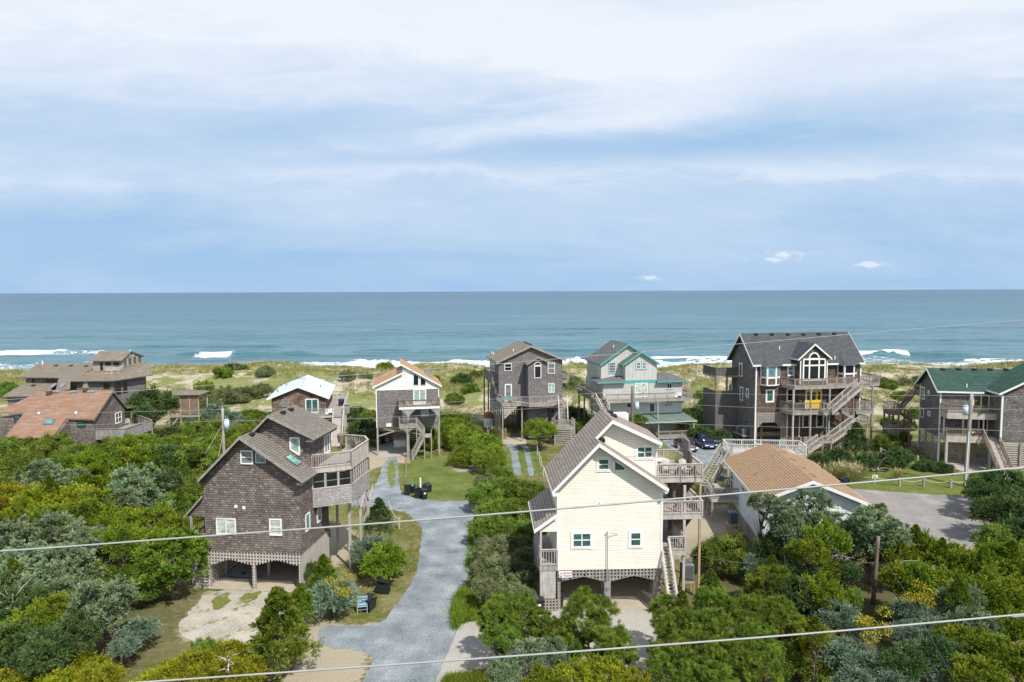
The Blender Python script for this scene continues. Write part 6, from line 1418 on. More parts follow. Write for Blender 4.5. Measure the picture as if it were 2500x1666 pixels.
    deck(h, pl, zd, .3); m = MB(); rail(m, [(*q, zd) for q in pl[:4]], zr - zd, .14, drop=.3); h.b(m, 'upper_railing', 'wood'); m = MB(); rail(m, [(pl[3][0] + .9, pl[3][1], zd)] + [(*q, zd) for q in pl[4:7]], zr - zd, .14, drop=.3); h.b(m, 'upper_railing', 'wood')
    zr2 = Fz(1200, 897)[1]; zd2 = Fz(1200, 1003)[1]
    la = Fz(1088, 950)[0]; lb = Fz(1395, 950)[0]; lc = Fz(1530, 950, -3.2)[0]; ll = F(*Z(945, 920), 0)[0]
    pl = [(ll, 0), (la, v2), (lb, v2), (Fz(1435, 950, -3.3)[0], -3.3), (lc, -3.3), (lc + 1.0, -3.3), (lc + 1.0, 0)]
    deck(h, pl, zd2, .3); m = MB(); rail(m, [(*q, zd2) for q in pl[:5]], zr2 - zd2, .14, drop=.3); h.b(m, 'middle_railing', 'wood')
    u0_ = F(*Z(1803, 940), -1.4)[0]; u1_ = F(*Z(1992, 940), -1.4)[0]; za = F(*Z(1900, 878), -1.4)[1]; zb = F(*Z(1900, 990), -1.4)[1]
    deck(h, [(u0_, -1.4), (u1_, -1.4), (u1_, 4), (u0_, 4)], zb, .3); m = MB(); rail(m, [(u0_, -1.4, zb), (u1_, -1.4, zb), (u1_, 4, zb)], za - zb, .14, drop=.3); h.b(m, 'side_railing', 'wood')
    for x, v in ((1090, v2 + .1), (1285, v2 + .1), (1495, v2 + .1)): h.post(F(*Z(x, 1000), v)[0], v, 0, zd - .3, .2, 'wood_l' if x < 1200 else 'wood')
    for v in (-1.3, 3.8): h.post(u1_ - .1, v, 0, zd - .3, .2, 'wood')
    h.post(F(*Z(1765, 900), -1.4)[0], -1.4, 0, zd - .3, .18, 'wood_brown'); h.post(F(*Z(1700, 1000), -2)[0], -2.0, 0, zd2, .18, 'wood')
    # stairs (upper flight, lower flight, landing, last flight)
    vs = -3.4
    t0 = F(*Z(1850, 725), vs); b0 = F(*Z(1515, 985), vs)
    stairs(h, (t0[0], vs + .2, zd), (b0[0], vs + .2, zd2), 1.1, 'wood_l')
    t1 = F(*Z(1790, 1120), vs - .6); b1 = F(*Z(1500, 1330), vs - .6); b2 = F(*Z(1390, 1340), vs - .6)
    h.b(MB().box(t1[0] - .1, t1[0] + 1.5, vs - 1.2, vs + .8, t1[1] - .1, t1[1]), 'turn_landing', 'wood'); m = MB(); rail(m, [(t1[0], vs - 1.2, t1[1]), (t1[0] + 1.5, vs - 1.2, t1[1]), (t1[0] + 1.5, vs + .8, t1[1])], 1.0, .14); h.b(m, 'landing_railing', 'wood')
    stairs(h, (lc + 2.0, vs + 1.4, zd2), (t1[0] + .8, vs + 1.4, t1[1] + .3), 1.0, 'wood')
    stairs(h, (t1[0], vs - .6, t1[1]), (b1[0], vs - .6, b1[1]), 1.1, 'wood_l')
    h.b(MB().box(b2[0], b1[0], vs - 1.2, vs, b1[1] - .12, b1[1]), 'turn_landing', 'wood'); m = MB(); rail(m, [(b2[0], vs - 1.2, b1[1]), (b1[0], vs - 1.2, b1[1])], 1.0, .14); h.b(m, 'landing_railing', 'wood_l')
    b3 = F(*Z(1190, 1480), vs - .6); dz = b1[1]
    stairs(h, (b2[0], vs - .6, b1[1]), (b2[0] - dz * 1.5, vs - .6, .02), 1.1, 'wood_l')
    for u in (b2[0] + .1, b1[0] - .1, t1[0] + 1.4): h.post(u, vs - 1.1, 0, b1[1] - .1 if u < t1[0] else t1[1], .15)
    m = MB(); lattice(m, 'F', vs + .3, b1[0], t1[0], lambda u: b1[1] + (t1[1] - b1[1]) * (u - b1[0]) / (t1[0] - b1[0]) - .5, 0, .27, .13, hor=False); h.b(m, 'stair_screen', 'wood')
    # rear left balconies seen beyond the gable
    ul = F(*Z(218, 560), vbk - 2)[0]
    vq = vbk - 2.2; ul = F(*Z(220, 560), vq)[0]; za = F(*Z(260, 500), vq)[1]; zb = F(*Z(260, 590), vq)[1]; zc = F(*Z(260, 745), vq)[1]; zd_ = F(*Z(260, 760), vq)[1]
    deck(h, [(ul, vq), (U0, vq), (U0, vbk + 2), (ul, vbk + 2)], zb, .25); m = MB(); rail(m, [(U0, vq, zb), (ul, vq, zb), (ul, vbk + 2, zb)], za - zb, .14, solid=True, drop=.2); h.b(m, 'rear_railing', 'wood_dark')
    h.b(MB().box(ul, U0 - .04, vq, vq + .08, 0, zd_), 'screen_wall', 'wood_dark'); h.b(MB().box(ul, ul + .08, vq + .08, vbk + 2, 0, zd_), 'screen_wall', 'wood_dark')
    for u in (ul + .1, (ul + U0) / 2): h.post(u, vq + .15, zd_, zb - .2, .22, 'wood_brown')
    # condenser shelf on the left wall
    va, zt = h.S(*Z(400, 1195), U0 - .6)
    h.b(MB().box(U0 - 1.1, U0 - .05, 1.2, 4.6, zt - .1, zt).bar((U0 - .1, 1.6, zt - 1.4), (U0 - 1.0, 1.6, zt - .1), .1, .14).bar((U0 - .1, 4.2, zt - 1.4), (U0 - 1.0, 4.2, zt - .1), .1, .14), 'bracket_shelf', 'wood')
    for i, v in enumerate((1.9, 3.6)):
        e_ = empty('air_conditioner', wl(h, U0 - .6, v, zt), -h.yaw, ('near' if i == 0 else 'far') + ' grey air conditioning unit on the wall shelf of the charcoal roofed house', 'air conditioner'); condenser(e_, .85, .85, 'acgrey')
build_big()

# ---------------------------------------------------------------- green roofed house at the right
def build_green():
    Z = zf(2100, 860, 4.355)
    h = House('beach_house', 'grey shingled house with green roof and two front decks at the right edge', 'house', *Z(825, 1165), 12.0)
    F = h.F; OV = .45; U0 = 0.0
    e0 = F(*Z(822, 413), -OV); we = e0[1]; vr, wr = h.S(*Z(705, 168), e0[0]); slope = (wr - we) / (vr + OV); vbk = 2 * vr; UR = 24.0; T = .2
    m = MB(); m.prX([(-OV, we), (vr, wr), (vbk + OV, we), (vbk + OV, we - T), (vr, wr - T), (-OV, we - T)], e0[0], UR); rf = h.b(m, 'roof', 'rf_green')
    t = MB(); u = e0[0] - .04; t.prX([(-OV, we - .01), (vr, wr - .01), (vr, wr - .28), (-OV, we - .28)], u, u + .038); t.prX([(vbk + OV, we - .01), (vr, wr - .01), (vr, wr - .28), (vbk + OV, we - .28)], u, u + .038); h.b(t, 'barge_board', 'white', None, rf)
    wl0 = we + slope * OV; wbm = F(*Z(870, 910))[1]; w_side = h.S(*Z(720, 850), 0)[1]
    h.b(MB().prX([(0, wbm), (vbk, wbm), (vbk, wl0 - T - .02), (vr, wr - T - .02), (0, wl0 - T - .02)], 0, UR), 'wall', 'sh_mid')
    for v in (0, vbk - .1): h.b(MB().box(-.05, .1, v - .05, v + .1, 0 if v == 0 else .3, wl0 - .3), 'corner_trim', 'white')
    # wing coming forward at the right
    uw = F(*Z(1500, 700), -3.2)[0]; vw = -3.2
    l = F(*Z(1480, 440), vw - .4); p = F(*Z(1742, 320), vw - .4); mw = (p[1] - l[1]) / (p[0] - l[0]); ax = l[0] + 6.5; a = (ax, l[1] + mw * 6.5); e = (ax + 6.5, l[1])
    wbw = F(*Z(1600, 960), vw)[1]
    gablewall(h, uw, 2 * ax - uw, wbw, l, a, e, vw, 1.0, 'sh_mid', .2, 'wing_wall'); gableroof(h, l, a, e, vw - .4, vr * .9, 'rf_green', 'white', .26, .16, 'wing_roof')
    h.b(MB().box(uw - .05, uw + .14, vw - .05, vw + .1, F(*Z(1490, 950), vw)[1], l[1] - .2), 'corner_trim', 'white')
    h.b(MB().box(e0[0], l[0] - .3, -OV - .05, -OV - .002, we - .22, we - .01), 'gutter', 'white')
    wz = lambda q, pl, c: (sorted((h.S(*Z(q[0], (q[1] + q[3]) / 2), c)[0], h.S(*Z(q[2], (q[1] + q[3]) / 2), c)[0])), h.S(*Z((q[0] + q[2]) / 2, q[3]), c)[1], h.S(*Z((q[0] + q[2]) / 2, q[1]), c)[1])
    for q, k in (((643, 362, 687, 505), dict(cols=2, glass='gl_amber', fw=.12)), ((722, 402, 742, 450), dict(glass='gl_grey', fw=.1)), ((646, 590, 676, 702), dict(glass='gl_dark', fw=.12)), ((722, 622, 748, 685), dict(glass='gl_grey', fw=.12))):
        (va, vc), z0, z1 = wz(q, 'L', 0); window(h, 'L', 0, va, vc, z0 + .05, z1 - .05, **k)
    v1 = -2.0; zr = F(*Z(1200, 572), v1)[1]; zd = F(*Z(1200, 648), v1)[1]; zr2 = F(*Z(1050, 812), v1)[1]; zd2 = F(*Z(1050, 888), v1)[1]
    uA = F(*Z(888, 650), v1)[0]
    a0, z1 = F(*Z(1195, 445)); a1, _ = F(*Z(1382, 445)); window(h, 'F', 0, a0, a1, zd + .05, z1, cols=2, fw=.18, glass='gl_amber', name='glass_door')
    a0, z1 = F(*Z(1257, 690)); a1, _ = F(*Z(1362, 690)); window(h, 'F', 0, a0, a1, zd2 + .05, zd - .3, cols=2, fw=.16, glass='gl_dark', name='glass_door')
    for zz, zr_, nm in ((zd, zr, 'upper'), (zd2, zr2, 'lower')):
        deck(h, [(.1, v1), (uw - .02, v1), (uw - .02, 0), (.1, 0)], zz, .75 if nm == 'upper' else .8, fascia='wood_l')
    m = MB(); rail(m, [(.1, -.1, zd), (.1, v1, zd), (uw - .15, v1, zd)], zr - zd, .15, drop=.02); h.b(m, 'upper_railing', 'wood_brown')
    us0 = F(*Z(1305, 880), v1)[0]; us1 = F(*Z(1440, 880), v1)[0]
    m = MB(); rail(m, [(.1, -.1, zd2), (.1, v1, zd2), (us0, v1, zd2)], zr2 - zd2, .15, drop=.02); h.b(m, 'lower_railing', 'wood_brown')
    for x in (890, 1095, 1312): h.post(F(*Z(x, 750), v1)[0], v1 + .05, zd2, zd - .7, .15, 'wood_brown')
    for u in (.2, uw - .5): h.post(u, v1 + .1, 0, zd2 - .8, .24, 'wood_l')
    # garage doors of slats with tan frames
    g0 = F(*Z(900, 1050), .3)[0]; g1 = F(*Z(1225, 1050), .3)[0]; gt = zd2 - .9
    m = MB(); lattice(m, 'F', .3, g0, g1, gt, .1, .26, .15, ver=False); h.b(m, 'slatted_gate', 'wood')
    f = MB(); gm = (g0 + g1) / 2
    for u in (g0, gm - .12, gm + .12, g1): f.box(u - .1, u + .1, .18, .26, 0.1, gt)
    f.bar((g0 + .1, .2, gt - 1.0), (gm - .2, .2, .9), .06, .14); f.bar((gm + .2, .2, .9), (g1 - .1, .2, gt - .3), .06, .14); f.box(g0 + .1, gm - .22, .17, .25, .1, .25); h.b(f, 'gate_frame', 'wood_tan')
    m = MB(); lattice(m, 'L', 0, .2, vbk, w_side + .3, 0, .3, .2, ver=False); h.b(m, 'slatted_screen', 'wood')
    for v in (.15, vbk * .33, vbk * .66, vbk): h.post(.1, v, 0, wbm, .2, 'wood', 'stilt')
    m = MB(); lattice(m, 'F', vw, uw, uw + 7, wbw, 0, .27, .17, ver=False); h.b(m, 'slatted_screen', 'wood_l')
    for u in (uw + 2.2, uw + .2): h.post(u, vw - .05, 0, wbw, .24, 'wood', 'stilt')
    m = MB(); lattice(m, 'F', -.2, g1 + .3, uw, zd2 - .9, 0, .27, .17, ver=False); h.b(m, 'slatted_screen', 'wood')
    h.b(MB().prX([(vw, 0), (vw + 3.2, 0), (vw + 3.2, zd2 - .9), (vw, zd2 - .9)], uw - .05, uw), 'side_screen', 'fence_g')
    # front stair
    gb = h.G(*Z(1510, 1330), 0)
    stairs(h, ((us0 + us1) / 2 + .05, v1, zd2), (gb[0] + .1, min(gb[1], v1 - zd2 * 1.5), .02), us1 - us0 - .1, 'wood_l', rmat='wood_brown', ht=1.0, risers=True)
    # rear stair tower at the left
    vt = vbk + 1.0; zA = F(*Z(350, 640), vt)[1]; zB = F(*Z(350, 865), vt)[1]; x0 = F(*Z(298, 600), vt)[0]; x1 = F(*Z(415, 600), vt)[0]
    for zz in (zA, zB):
        deck(h, [(x0, vt - .3), (x1, vt - .3), (x1, vt + 2), (x0, vt + 2)], zz + .3, .6, fascia='wood_brown', mat='wood_brown'); m = MB(); rail(m, [(x1, vt - .3, zz + .3), (x0, vt - .3, zz + .3), (x0, vt + 2, zz + .3), (x1, vt + 2, zz + .3)], 1.0, .15, drop=.1); h.b(m, 'landing_railing', 'wood')
    for u in (x0 + .1, x1 - .1, -.9):
        for v in (vt - .2, vt + 1.9): h.post(u, v, 0, zA + .3, .2, 'wood_brown')
    stairs(h, (-.3, vt + .2, zA + 3.0), (x1, vt + .2, zA + .3), .9, 'wood_brown'); stairs(h, (x1, vt + 1.4, zA + .25), (-.3, vt + 1.4, (zA + zB) / 2 + .2), .9, 'wood_brown')
    stairs(h, (-.3, vt + .2, (zA + zB) / 2 + .3), (x1, vt + .2, zB + .3), .9, 'wood_brown'); stairs(h, (x1, vt + 1.4, zB + .25), (-.3, vt + 1.4, .3), .9, 'wood_brown')
    for q in ((878, 185), (1045, 185), (1213, 187), (1382, 187), (1552, 188), (1725, 190)): p = h.P(*Z(*q), (0, -slope, 1), we + slope * OV); vent(h, p.x, p.y, p.z, .5)
    for q in ((1132, 372), (1655, 305)): p = h.P(*Z(*q), (0, -slope, 1), we + slope * OV); pipe(h, p.x, p.y, p.z - .1, .5, .08)
    # carved arched sign on the lower rail
    a0, z1 = F(*Z(1153, 836), v1 - .1); a1, z0 = F(*Z(1236, 868), v1 - .1); cx_ = (a0 + a1) / 2; rr = (a1 - a0) / 2
    s_ = empty('house_sign', wl(h, cx_, v1 - .12, z0), -h.yaw, 'small green arched house sign on the lower deck rail of the green roofed house', 'sign')
    MB().prY([(rr * math.cos(math.pi * k / 12), (z1 - z0) * math.sin(math.pi * k / 12)) for k in range(13)], -.02, .02).build('board', M['rf_green'], s_)
    m = MB()
    for k in range(10):
        t0, t1 = math.pi * (.08 + .84 * k / 10), math.pi * (.08 + .84 * (k + 1) / 10); m.bar((.86 * rr * math.cos(t0), -.03, .82 * (z1 - z0) * math.sin(t0)), (.86 * rr * math.cos(t1), -.03, .82 * (z1 - z0) * math.sin(t1)), .02, .05)
    m.build('gold_border', M['yellowdoor'], s_); MB().cyl((0, -.05, .3 * (z1 - z0)), (0, -.02, .3 * (z1 - z0)), .09, .09, 10).build('shell_emblem', M['white'], s_)
    return h
green = build_green()

# ---------------------------------------------------------------- orange roofed pale blue house
def build_orange():
    Z = zf(1680, 1060, 4.612)
    h = House('beach_house', 'pale blue sided single storey house with broad orange tan roof', 'house', *Z(845, 1385), 5.65)
    F = h.F; OV = .55
    U0 = F(*Z(840, 1000))[0]; U1 = F(*Z(1935, 900))[0]
    L = F(*Z(792, 754), -OV); A = F(*Z(1410, 524), -OV); E = F(*Z(2052, 781), -OV); vb = h.G(*Z(890, 99), A[1])[1] - OV
    wb = F(*Z(845, 1235))[1]
    gablewall(h, U0, U1, wb, L, A, E, 0, vb, 'paleblue'); gableroof(h, L, A, E, -OV, vb + OV, 'rf_orange', 'white', .28)
    h.b(MB().box(U0 - .03, U0 + .1, -.03, .1, wb, L[1] - .3), 'corner_trim', 'white'); h.b(MB().box(U1 - .1, U1 + .03, -.03, .1, wb, E[1] + .1), 'corner_trim', 'white')
    winpx(h, 'F', 0, *Z(1062, 778), *Z(1172, 870), rows=1, fw=.12, glass='gl_white'); winpx(h, 'F', 0, *Z(1590, 778), *Z(1716, 870), rows=2, fw=.15, glass='gl_white')
    mm = (E[1] - A[1]) / (E[0] - A[0]); ml = (A[1] - L[1]) / (A[0] - L[0])
    for q in ((980, 140), (1065, 212), (1170, 292), (1282, 380), (1402, 475)): p = h.P(*Z(*q), (-mm, 0, 1), A[1] - mm * A[0]); vent(h, p.x, p.y, p.z - .02, .45, 'wood_brown')
    for q, m_ in (((1512, 390), mm), ((1722, 555), mm), ((775, 455), ml)): p = h.P(*Z(*q), (-m_, 0, 1), A[1] - m_ * A[0]); pipe(h, p.x, p.y, p.z, .35, .06, 'blackm' if m_ == mm else 'metal')
    # skirt slats
    m = MB(); lattice(m, 'F', .02, U0, U1, wb, 0, .24, .15, ver=False); h.b(m, 'slatted_skirt', 'wood_l')
    m = MB(); lattice(m, 'L', U0, 0, vb, wb, 0, .24, .15, ver=False); h.b(m, 'slatted_skirt', 'wood')
    for u in (U0 + .1, U1 - .1, (U0 + U1) / 2):
        for v in (.15, vb / 2, vb - .2): h.post(u, v, 0, wb, .2, 'wood', 'stilt')
    # left side openings
    def sw(x0, x1, yt, yb, **k):
        va = h.S(*Z(x0, (yt + yb) / 2), U0)[0]; vc = h.S(*Z(x1, (yt + yb) / 2), U0)[0]; zt = h.S(*Z((x0 + x1) / 2, yt), U0)[1]; zb = h.S(*Z((x0 + x1) / 2, yb), U0)[1]; window(h, 'L', U0, va, vc, zb, zt, **k)
    sw(600, 645, 590, 650, glass='gl_grey'); sw(478, 510, 450, 520, glass='gl_blue'); sw(415, 442, 385, 462, glass='gl_blue')
    a0 = h.S(*Z(543, 560), U0)[0]; a1 = h.S(*Z(570, 590), U0)[0]
    # left deck
    zr = h.G  # placeholder
    vA = h.S(*Z(570, 615), U0)
    zt = vA[1]; vf = vA[0]; zd = zt - 1.0
    C = h.G(*Z(268, 612), zt); Bk = h.G(*Z(165, 485), zt); Bc = h.G(*Z(400, 425), zt)
    ub = min(C[0], Bk[0])
    pl = [(U0, vf), (C[0], vf), (C[0], Bk[1]), (U0, Bk[1] + .0)]
    deck(h, pl, zd, .32, fascia='wood_l'); m = MB(); rail(m, [(U0, vf, zd), (C[0], vf, zd), (C[0], Bk[1] - 1.3, zd)], 1.0, .15, drop=.1); h.b(m, 'deck_railing', 'wood')
    m = MB(); rail(m, [(C[0] + 1.2, Bk[1], zd), (U0, Bk[1], zd)], 1.0, .15, drop=.1); h.b(m, 'rear_railing', 'wood_brown')
    window(h, 'L', U0, vf + 2.3, vf + 3.3, zd + .05, zd + 2.05, glass='gl_dark', name='door')
    for v in (vf + .1, (vf + Bk[1]) / 2, Bk[1] - .1): h.post(C[0] + .1, v, 0, zd - .3, .17, 'wood')
    # rear white ramp deck behind the roof with stair down
    Y0 = zf(1700, 790, 4.6125)
    vq = vb + 3.0; r0 = F(*Y0(352, 1360), vq); r1 = F(*Y0(1238, 1385), vq); zt2 = r0[1]; zf2 = F(*Y0(352, 1490), vq)[1] 
    zf2 = max(zd, zt2 - 1.05)
    deck(h, [(r0[0], vq), (r1[0], vq), (r1[0], vq + 2.4), (r0[0], vq + 2.4)], zf2, .3, mat='wood_l', fascia='wood_l')
    m = MB(); rail(m, [(r0[0], vq + 2.4, zf2), (r0[0], vq, zf2), (r1[0], vq, zf2), (r1[0], vq + 2.4, zf2), (r0[0], vq + 2.4, zf2)], zt2 - zf2, .22, drop=.1, pt=.12); h.b(m, 'ramp_railing', 'chalk')
    for u in (r0[0] + .1, (r0[0] + r1[0]) / 2, r1[0] - .1):
        for v in (vq + .1, vq + 2.3): h.post(u, v, 0, zf2 - .3, .15, 'wood_l')
    b_ = h.P(*Z(165, 480), (0, 1, 0), Bk[1] - .6)
    stairs(h, (r0[0], vq + .6, zf2), (C[0] + .1, Bk[1] - .2, zd + .02), 1.1, 'wood', rmat='wood')
    # small side fence at the right front
    f0 = F(*Z(1935, 900), .5); f1 = F(*Z(2140, 893), .5); m = MB(); rail(m, [(U1, .5, f0[1] - 1.0), (f1[0], .5, f0[1] - 1.0)], 1.05, solid=True, pt=.1); h.b(m, 'porch_fence', 'white')
    deck(h, [(U1, .5), (f1[0], .5), (f1[0], 3), (U1, 3)], f0[1] - 1.0, .3)
    for u in (f1[0] - .1,): h.post(u, .6, 0, f0[1] - 1.0, .14, 'white')
    # picnic table on the deck
    c_ = h.G(*Z(370, 590), zd + .7); p = wl(h, min(c_[0], U0 - 1.6), c_[1], zd); e = empty('picnic_table', p, -h.yaw, 'grey wooden picnic table on the deck left of the orange roofed house', 'picnic table')
    MB().box(-.4, .4, -.9, .9, .70, .75).build('table_top', M['wood'], e)
    for s in (-1, 1):
        MB().box(s * .75 - .14, s * .75 + .14, -.9, .9, .42, .46).build('bench', M['wood'], e)
        MB().bar((-.7, s * .6, 0), (.3, s * .6, .72), .05, .1).bar((.7, s * .6, 0), (-.3, s * .6, .72), .05, .1).bar((-.85, s * .6, .38), (.85, s * .6, .38), .05, .1).build('leg_frame', M['wood'], e)
    c_ = h.G(*Z(440, 545), zd); e = empty('cooler', wl(h, U0 - .4, c_[1] + .8, zd), -h.yaw, 'turquoise storage box against the pale blue wall beside the picnic table', 'box'); MB().box(-.3, .3, -.5, .5, 0, .45).build('box', M['teal'], e); MB().box(-.32, .32, -.52, .52, .455, .52).build('lid', M['acblue'], e)
    # blue condenser on a stand
    g_ = ground(*Z(500, 1165)); hx = h.RM @ (g_ - h.O); zt = F(*Z(500, 1000), hx.y)[1]; z1 = F(*Z(500, 872), hx.y)[1]; wd = F(*Z(552, 950), hx.y)[0] - F(*Z(450, 950), hx.y)[0]
    st = empty('condenser_stand', g_, -h.yaw, 'tall tan timber stand under the blue condenser left of the orange roofed house', 'stand')
    MB().box(-wd * .65, wd * .65, -wd * .55, wd * .55, zt - .12, zt).build('platform', M['wood_tan'], st); MB().box(-wd * .6, wd * .6, -wd * .5, wd * .5, zt * .4, zt * .4 + .1).build('lower_shelf', M['wood_tan'], st)
    for a in (-1, 1):
        for c in (-1, 1): MB().box(a * wd * .55 - .06, a * wd * .55 + .06, c * wd * .45 - .06, c * wd * .45 + .06, 0, zt - .12).build('leg', M['wood_tan'], st)
    ac = empty('air_conditioner', g_ + Vector((0, 0, zt)), -h.yaw, 'blue air conditioning condenser on a tall timber stand left of the orange roofed house', 'air conditioner'); condenser(ac, wd, z1 - zt, 'acblue')
    # turquoise kayak seen beyond the cedars
    g_ = ground(2122, 1292); e = empty('beach_canopy', g_, -h.yaw, 'turquoise folded beach canopy leaning right of the orange roofed house', 'canopy'); MB().extr([(-.6, 0, 0), (1.3, 0, 0), (1.0, .1, .9), (-.5, .1, 1.1)], (0, .12, 0)).build('fabric', M['teal'], e); MB().cyl((-.55, .06, 0), (-.5, .2, 1.3), .03, .03, 6).build('pole', M['metal'], e)
build_orange()

# ---------------------------------------------------------------- red roofed house at the left
def build_red():
    Z = zf(0, 820, 5.115)
    h = House('beach_house', 'low shingled house with broad weathered red roof and round plank deck', 'house', 0, 0, -4.0, origin=tuple(atdist(229.7, 1100, 84).xy) + (0.0,))
    F = h.F; OV = .4
    e0 = F(*Z(825, 1030), -OV); e1 = F(*Z(1170, 1041), -OV); U1 = F(*Z(1173, 1100))[0]
    we = e1[1]; vr, wr = h.S(*Z(1410, 680), e1[0]); slope = (wr - we) / (vr + OV)
    pl = lambda q: h.P(*Z(*q), (0, -slope, 1), we + slope * OV)
    # one plane: photo outline of the front slope
    out = [pl(q) for q in ((1170, 1041), (825, 1030), (632, 1300), (70, 1262), (300, 962), (-60, 958), (530, 672), (1410, 680))]
    out[6] = Vector((out[6].x, vr, wr)); out[7] = Vector((e1[0], vr, wr)); nz = Vector((0, -slope, 1)).normalized()
    rf = h.b(MB().extr(out, -nz * .16), 'roof', 'rf_red')
    bk = pl((1590, 890)) if False else None
    vbk, wbk = h.S(*Z(1590, 893), e1[0]); vf2, wf2 = h.S(*Z(1690, 870), e1[0])
    m = MB().prX([(vr, wr), (vbk, wbk), (vbk, wbk - .16), (vr, wr - .16)], out[6].x, e1[0]); m.prX([(vbk, wbk), (vbk + 2.0, wbk - .25), (vbk + 2.0, wbk - .4), (vbk, wbk - .16)], out[6].x, e1[0] + .4); h.b(m, 'rear_roof', 'rf_grey')
    t = MB(); t.prX([(-OV, we - .01), (vr, wr - .01), (vr, wr - .3), (-OV, we - .3)], e1[0], e1[0] + .05); t.prX([(vr, wr - .01), (vbk, wbk - .01), (vbk, wbk - .3), (vr, wr - .3)], e1[0], e1[0] + .05); h.b(t, 'barge_board', 'wood_brown', None, rf)
    for i in (0, 1, 2, 4): h.b(MB().bar(out[i] - nz * .1, out[i + 1] - nz * .1, .06, .2), 'fascia', 'wood_brown', None, rf)
    # walls
    w_at = lambda v: we + slope * (v + OV) - .2
    h.b(MB().prX([(0, -1), (vbk - .3, -1), (vbk - .3, wbk - .2), (vr, wr - .2), (0, w_at(0))], out[1].x + .3, U1), 'wall', 'sh_dark')
    lo = out[3]; h.b(MB().prX([(lo.y + .5, -1), (vr, -1), (vr, w_at(vr)), (lo.y + .5, w_at(lo.y + .5))], lo.x + .4, out[1].x + .3), 'wall', 'sh_dark')
    wx = F(*Z(75, 1100), 0)[0]; h.b(MB().box(out[5].x, wx + 2.4, .0, vr, -1, w_at(0)), 'wall', 'sh_dark')
    winpx(h, 'F', 0, *Z(963, 1052), *Z(1068, 1137), frame='ink', glass='gl_teal', rows=2, fw=.08); winpx(h, 'F', 0, *Z(178, 985), *Z(255, 1085), frame='ink', glass='gl_teal', fw=.08, rows=2)
    va = h.S(*Z(1436, 1020), U1)[0]; vc = h.S(*Z(1515, 1010), U1)[0]; window(h, 'R', U1, va, vc, h.S(*Z(1475, 1092), U1)[1], h.S(*Z(1475, 955), U1)[1], cols=2, rows=2, glass='gl_amber', fw=.12)
    # skylight and vents
    qs = [pl(q) for q in ((540, 1112), (652, 1118), (692, 1042), (590, 1040))]; c_ = sum(qs, Vector()) / 4
    h.b(MB().extr([p + nz * .003 for p in qs], nz * .14), 'skylight', 'rf_sage'); h.b(MB().extr([c_ + (p - c_) * .75 + nz * .147 for p in qs], nz * .01), 'skylight_pane', 'gl_blue')
    for q in ((707, 700), (926, 703), (1147, 702)): p = pl(q); h.b(MB().box(p.x - .45, p.x + .45, p.y - .3, p.y + .3, p.z - .05, p.z + .18), 'roof_vent', 'sh_pale')
    for q in ((488, 975), (950, 970)): p = pl(q); h.b(MB().cyl(p, p + Vector((0, 0, .25)), .28, .14, 8).cyl(p, p + Vector((0, 0, .7)), .07, .07, 8), 'vent_pipe', 'metal')
    for q in ((610, 735), (1072, 695)):
        p = pl((q[0], q[1] + 20)); h.b(MB().cyl(p, p + Vector((0, 0, .3)), .12, .12, 8).cyl(p + Vector((0, 0, .3)), p + Vector((0, 0, .7)), .2, .42, 12).cyl(p + Vector((0, 0, .7)), p + Vector((0, 0, 1.15)), .42, .2, 12), 'turbine_vent', 'wood_brown')
    # deck at the right
    zt = h.S(*Z(1190, 1165), U1)[1]; q = [(1190, 1165), (1560, 1160), (1895, 1052), (1740, 998), (1575, 995)]
    P_ = [h.G(*Z(*a), zt) for a in q]; P_[0] = (U1, P_[0][1]); zd = zt - 1.05
    P_[4] = (max(U1, P_[4][0]), P_[4][1])
    deck(h, P_, zd, .25); m = MB(); rail(m, [(*a, zd) for a in P_], 1.05, solid=True, drop=.4); h.b(m, 'plank_railing', 'fence_g')
    for a in P_[1:4]: h.post(a[0], a[1], -1, zd, .18)
    pz = h.P(*Z(1645, 1100), (0, 0, 1), zd); h.post(pz.x, pz.y, zd, wbk - .4, .2, 'wood_tan')
    for a, lb, mt in (((1600, 1110), 'white deck chair on the plank deck of the red roofed house', 'white'), ((1720, 1080), 'grey slatted deck chair on the plank deck of the red roofed house', 'wood')):
        g_ = h.G(*Z(*a), zd); p = wl(h, g_[0], g_[1], zd); adirondack(p.x, p.y, p.z, R(200), mt, lb)
build_red()

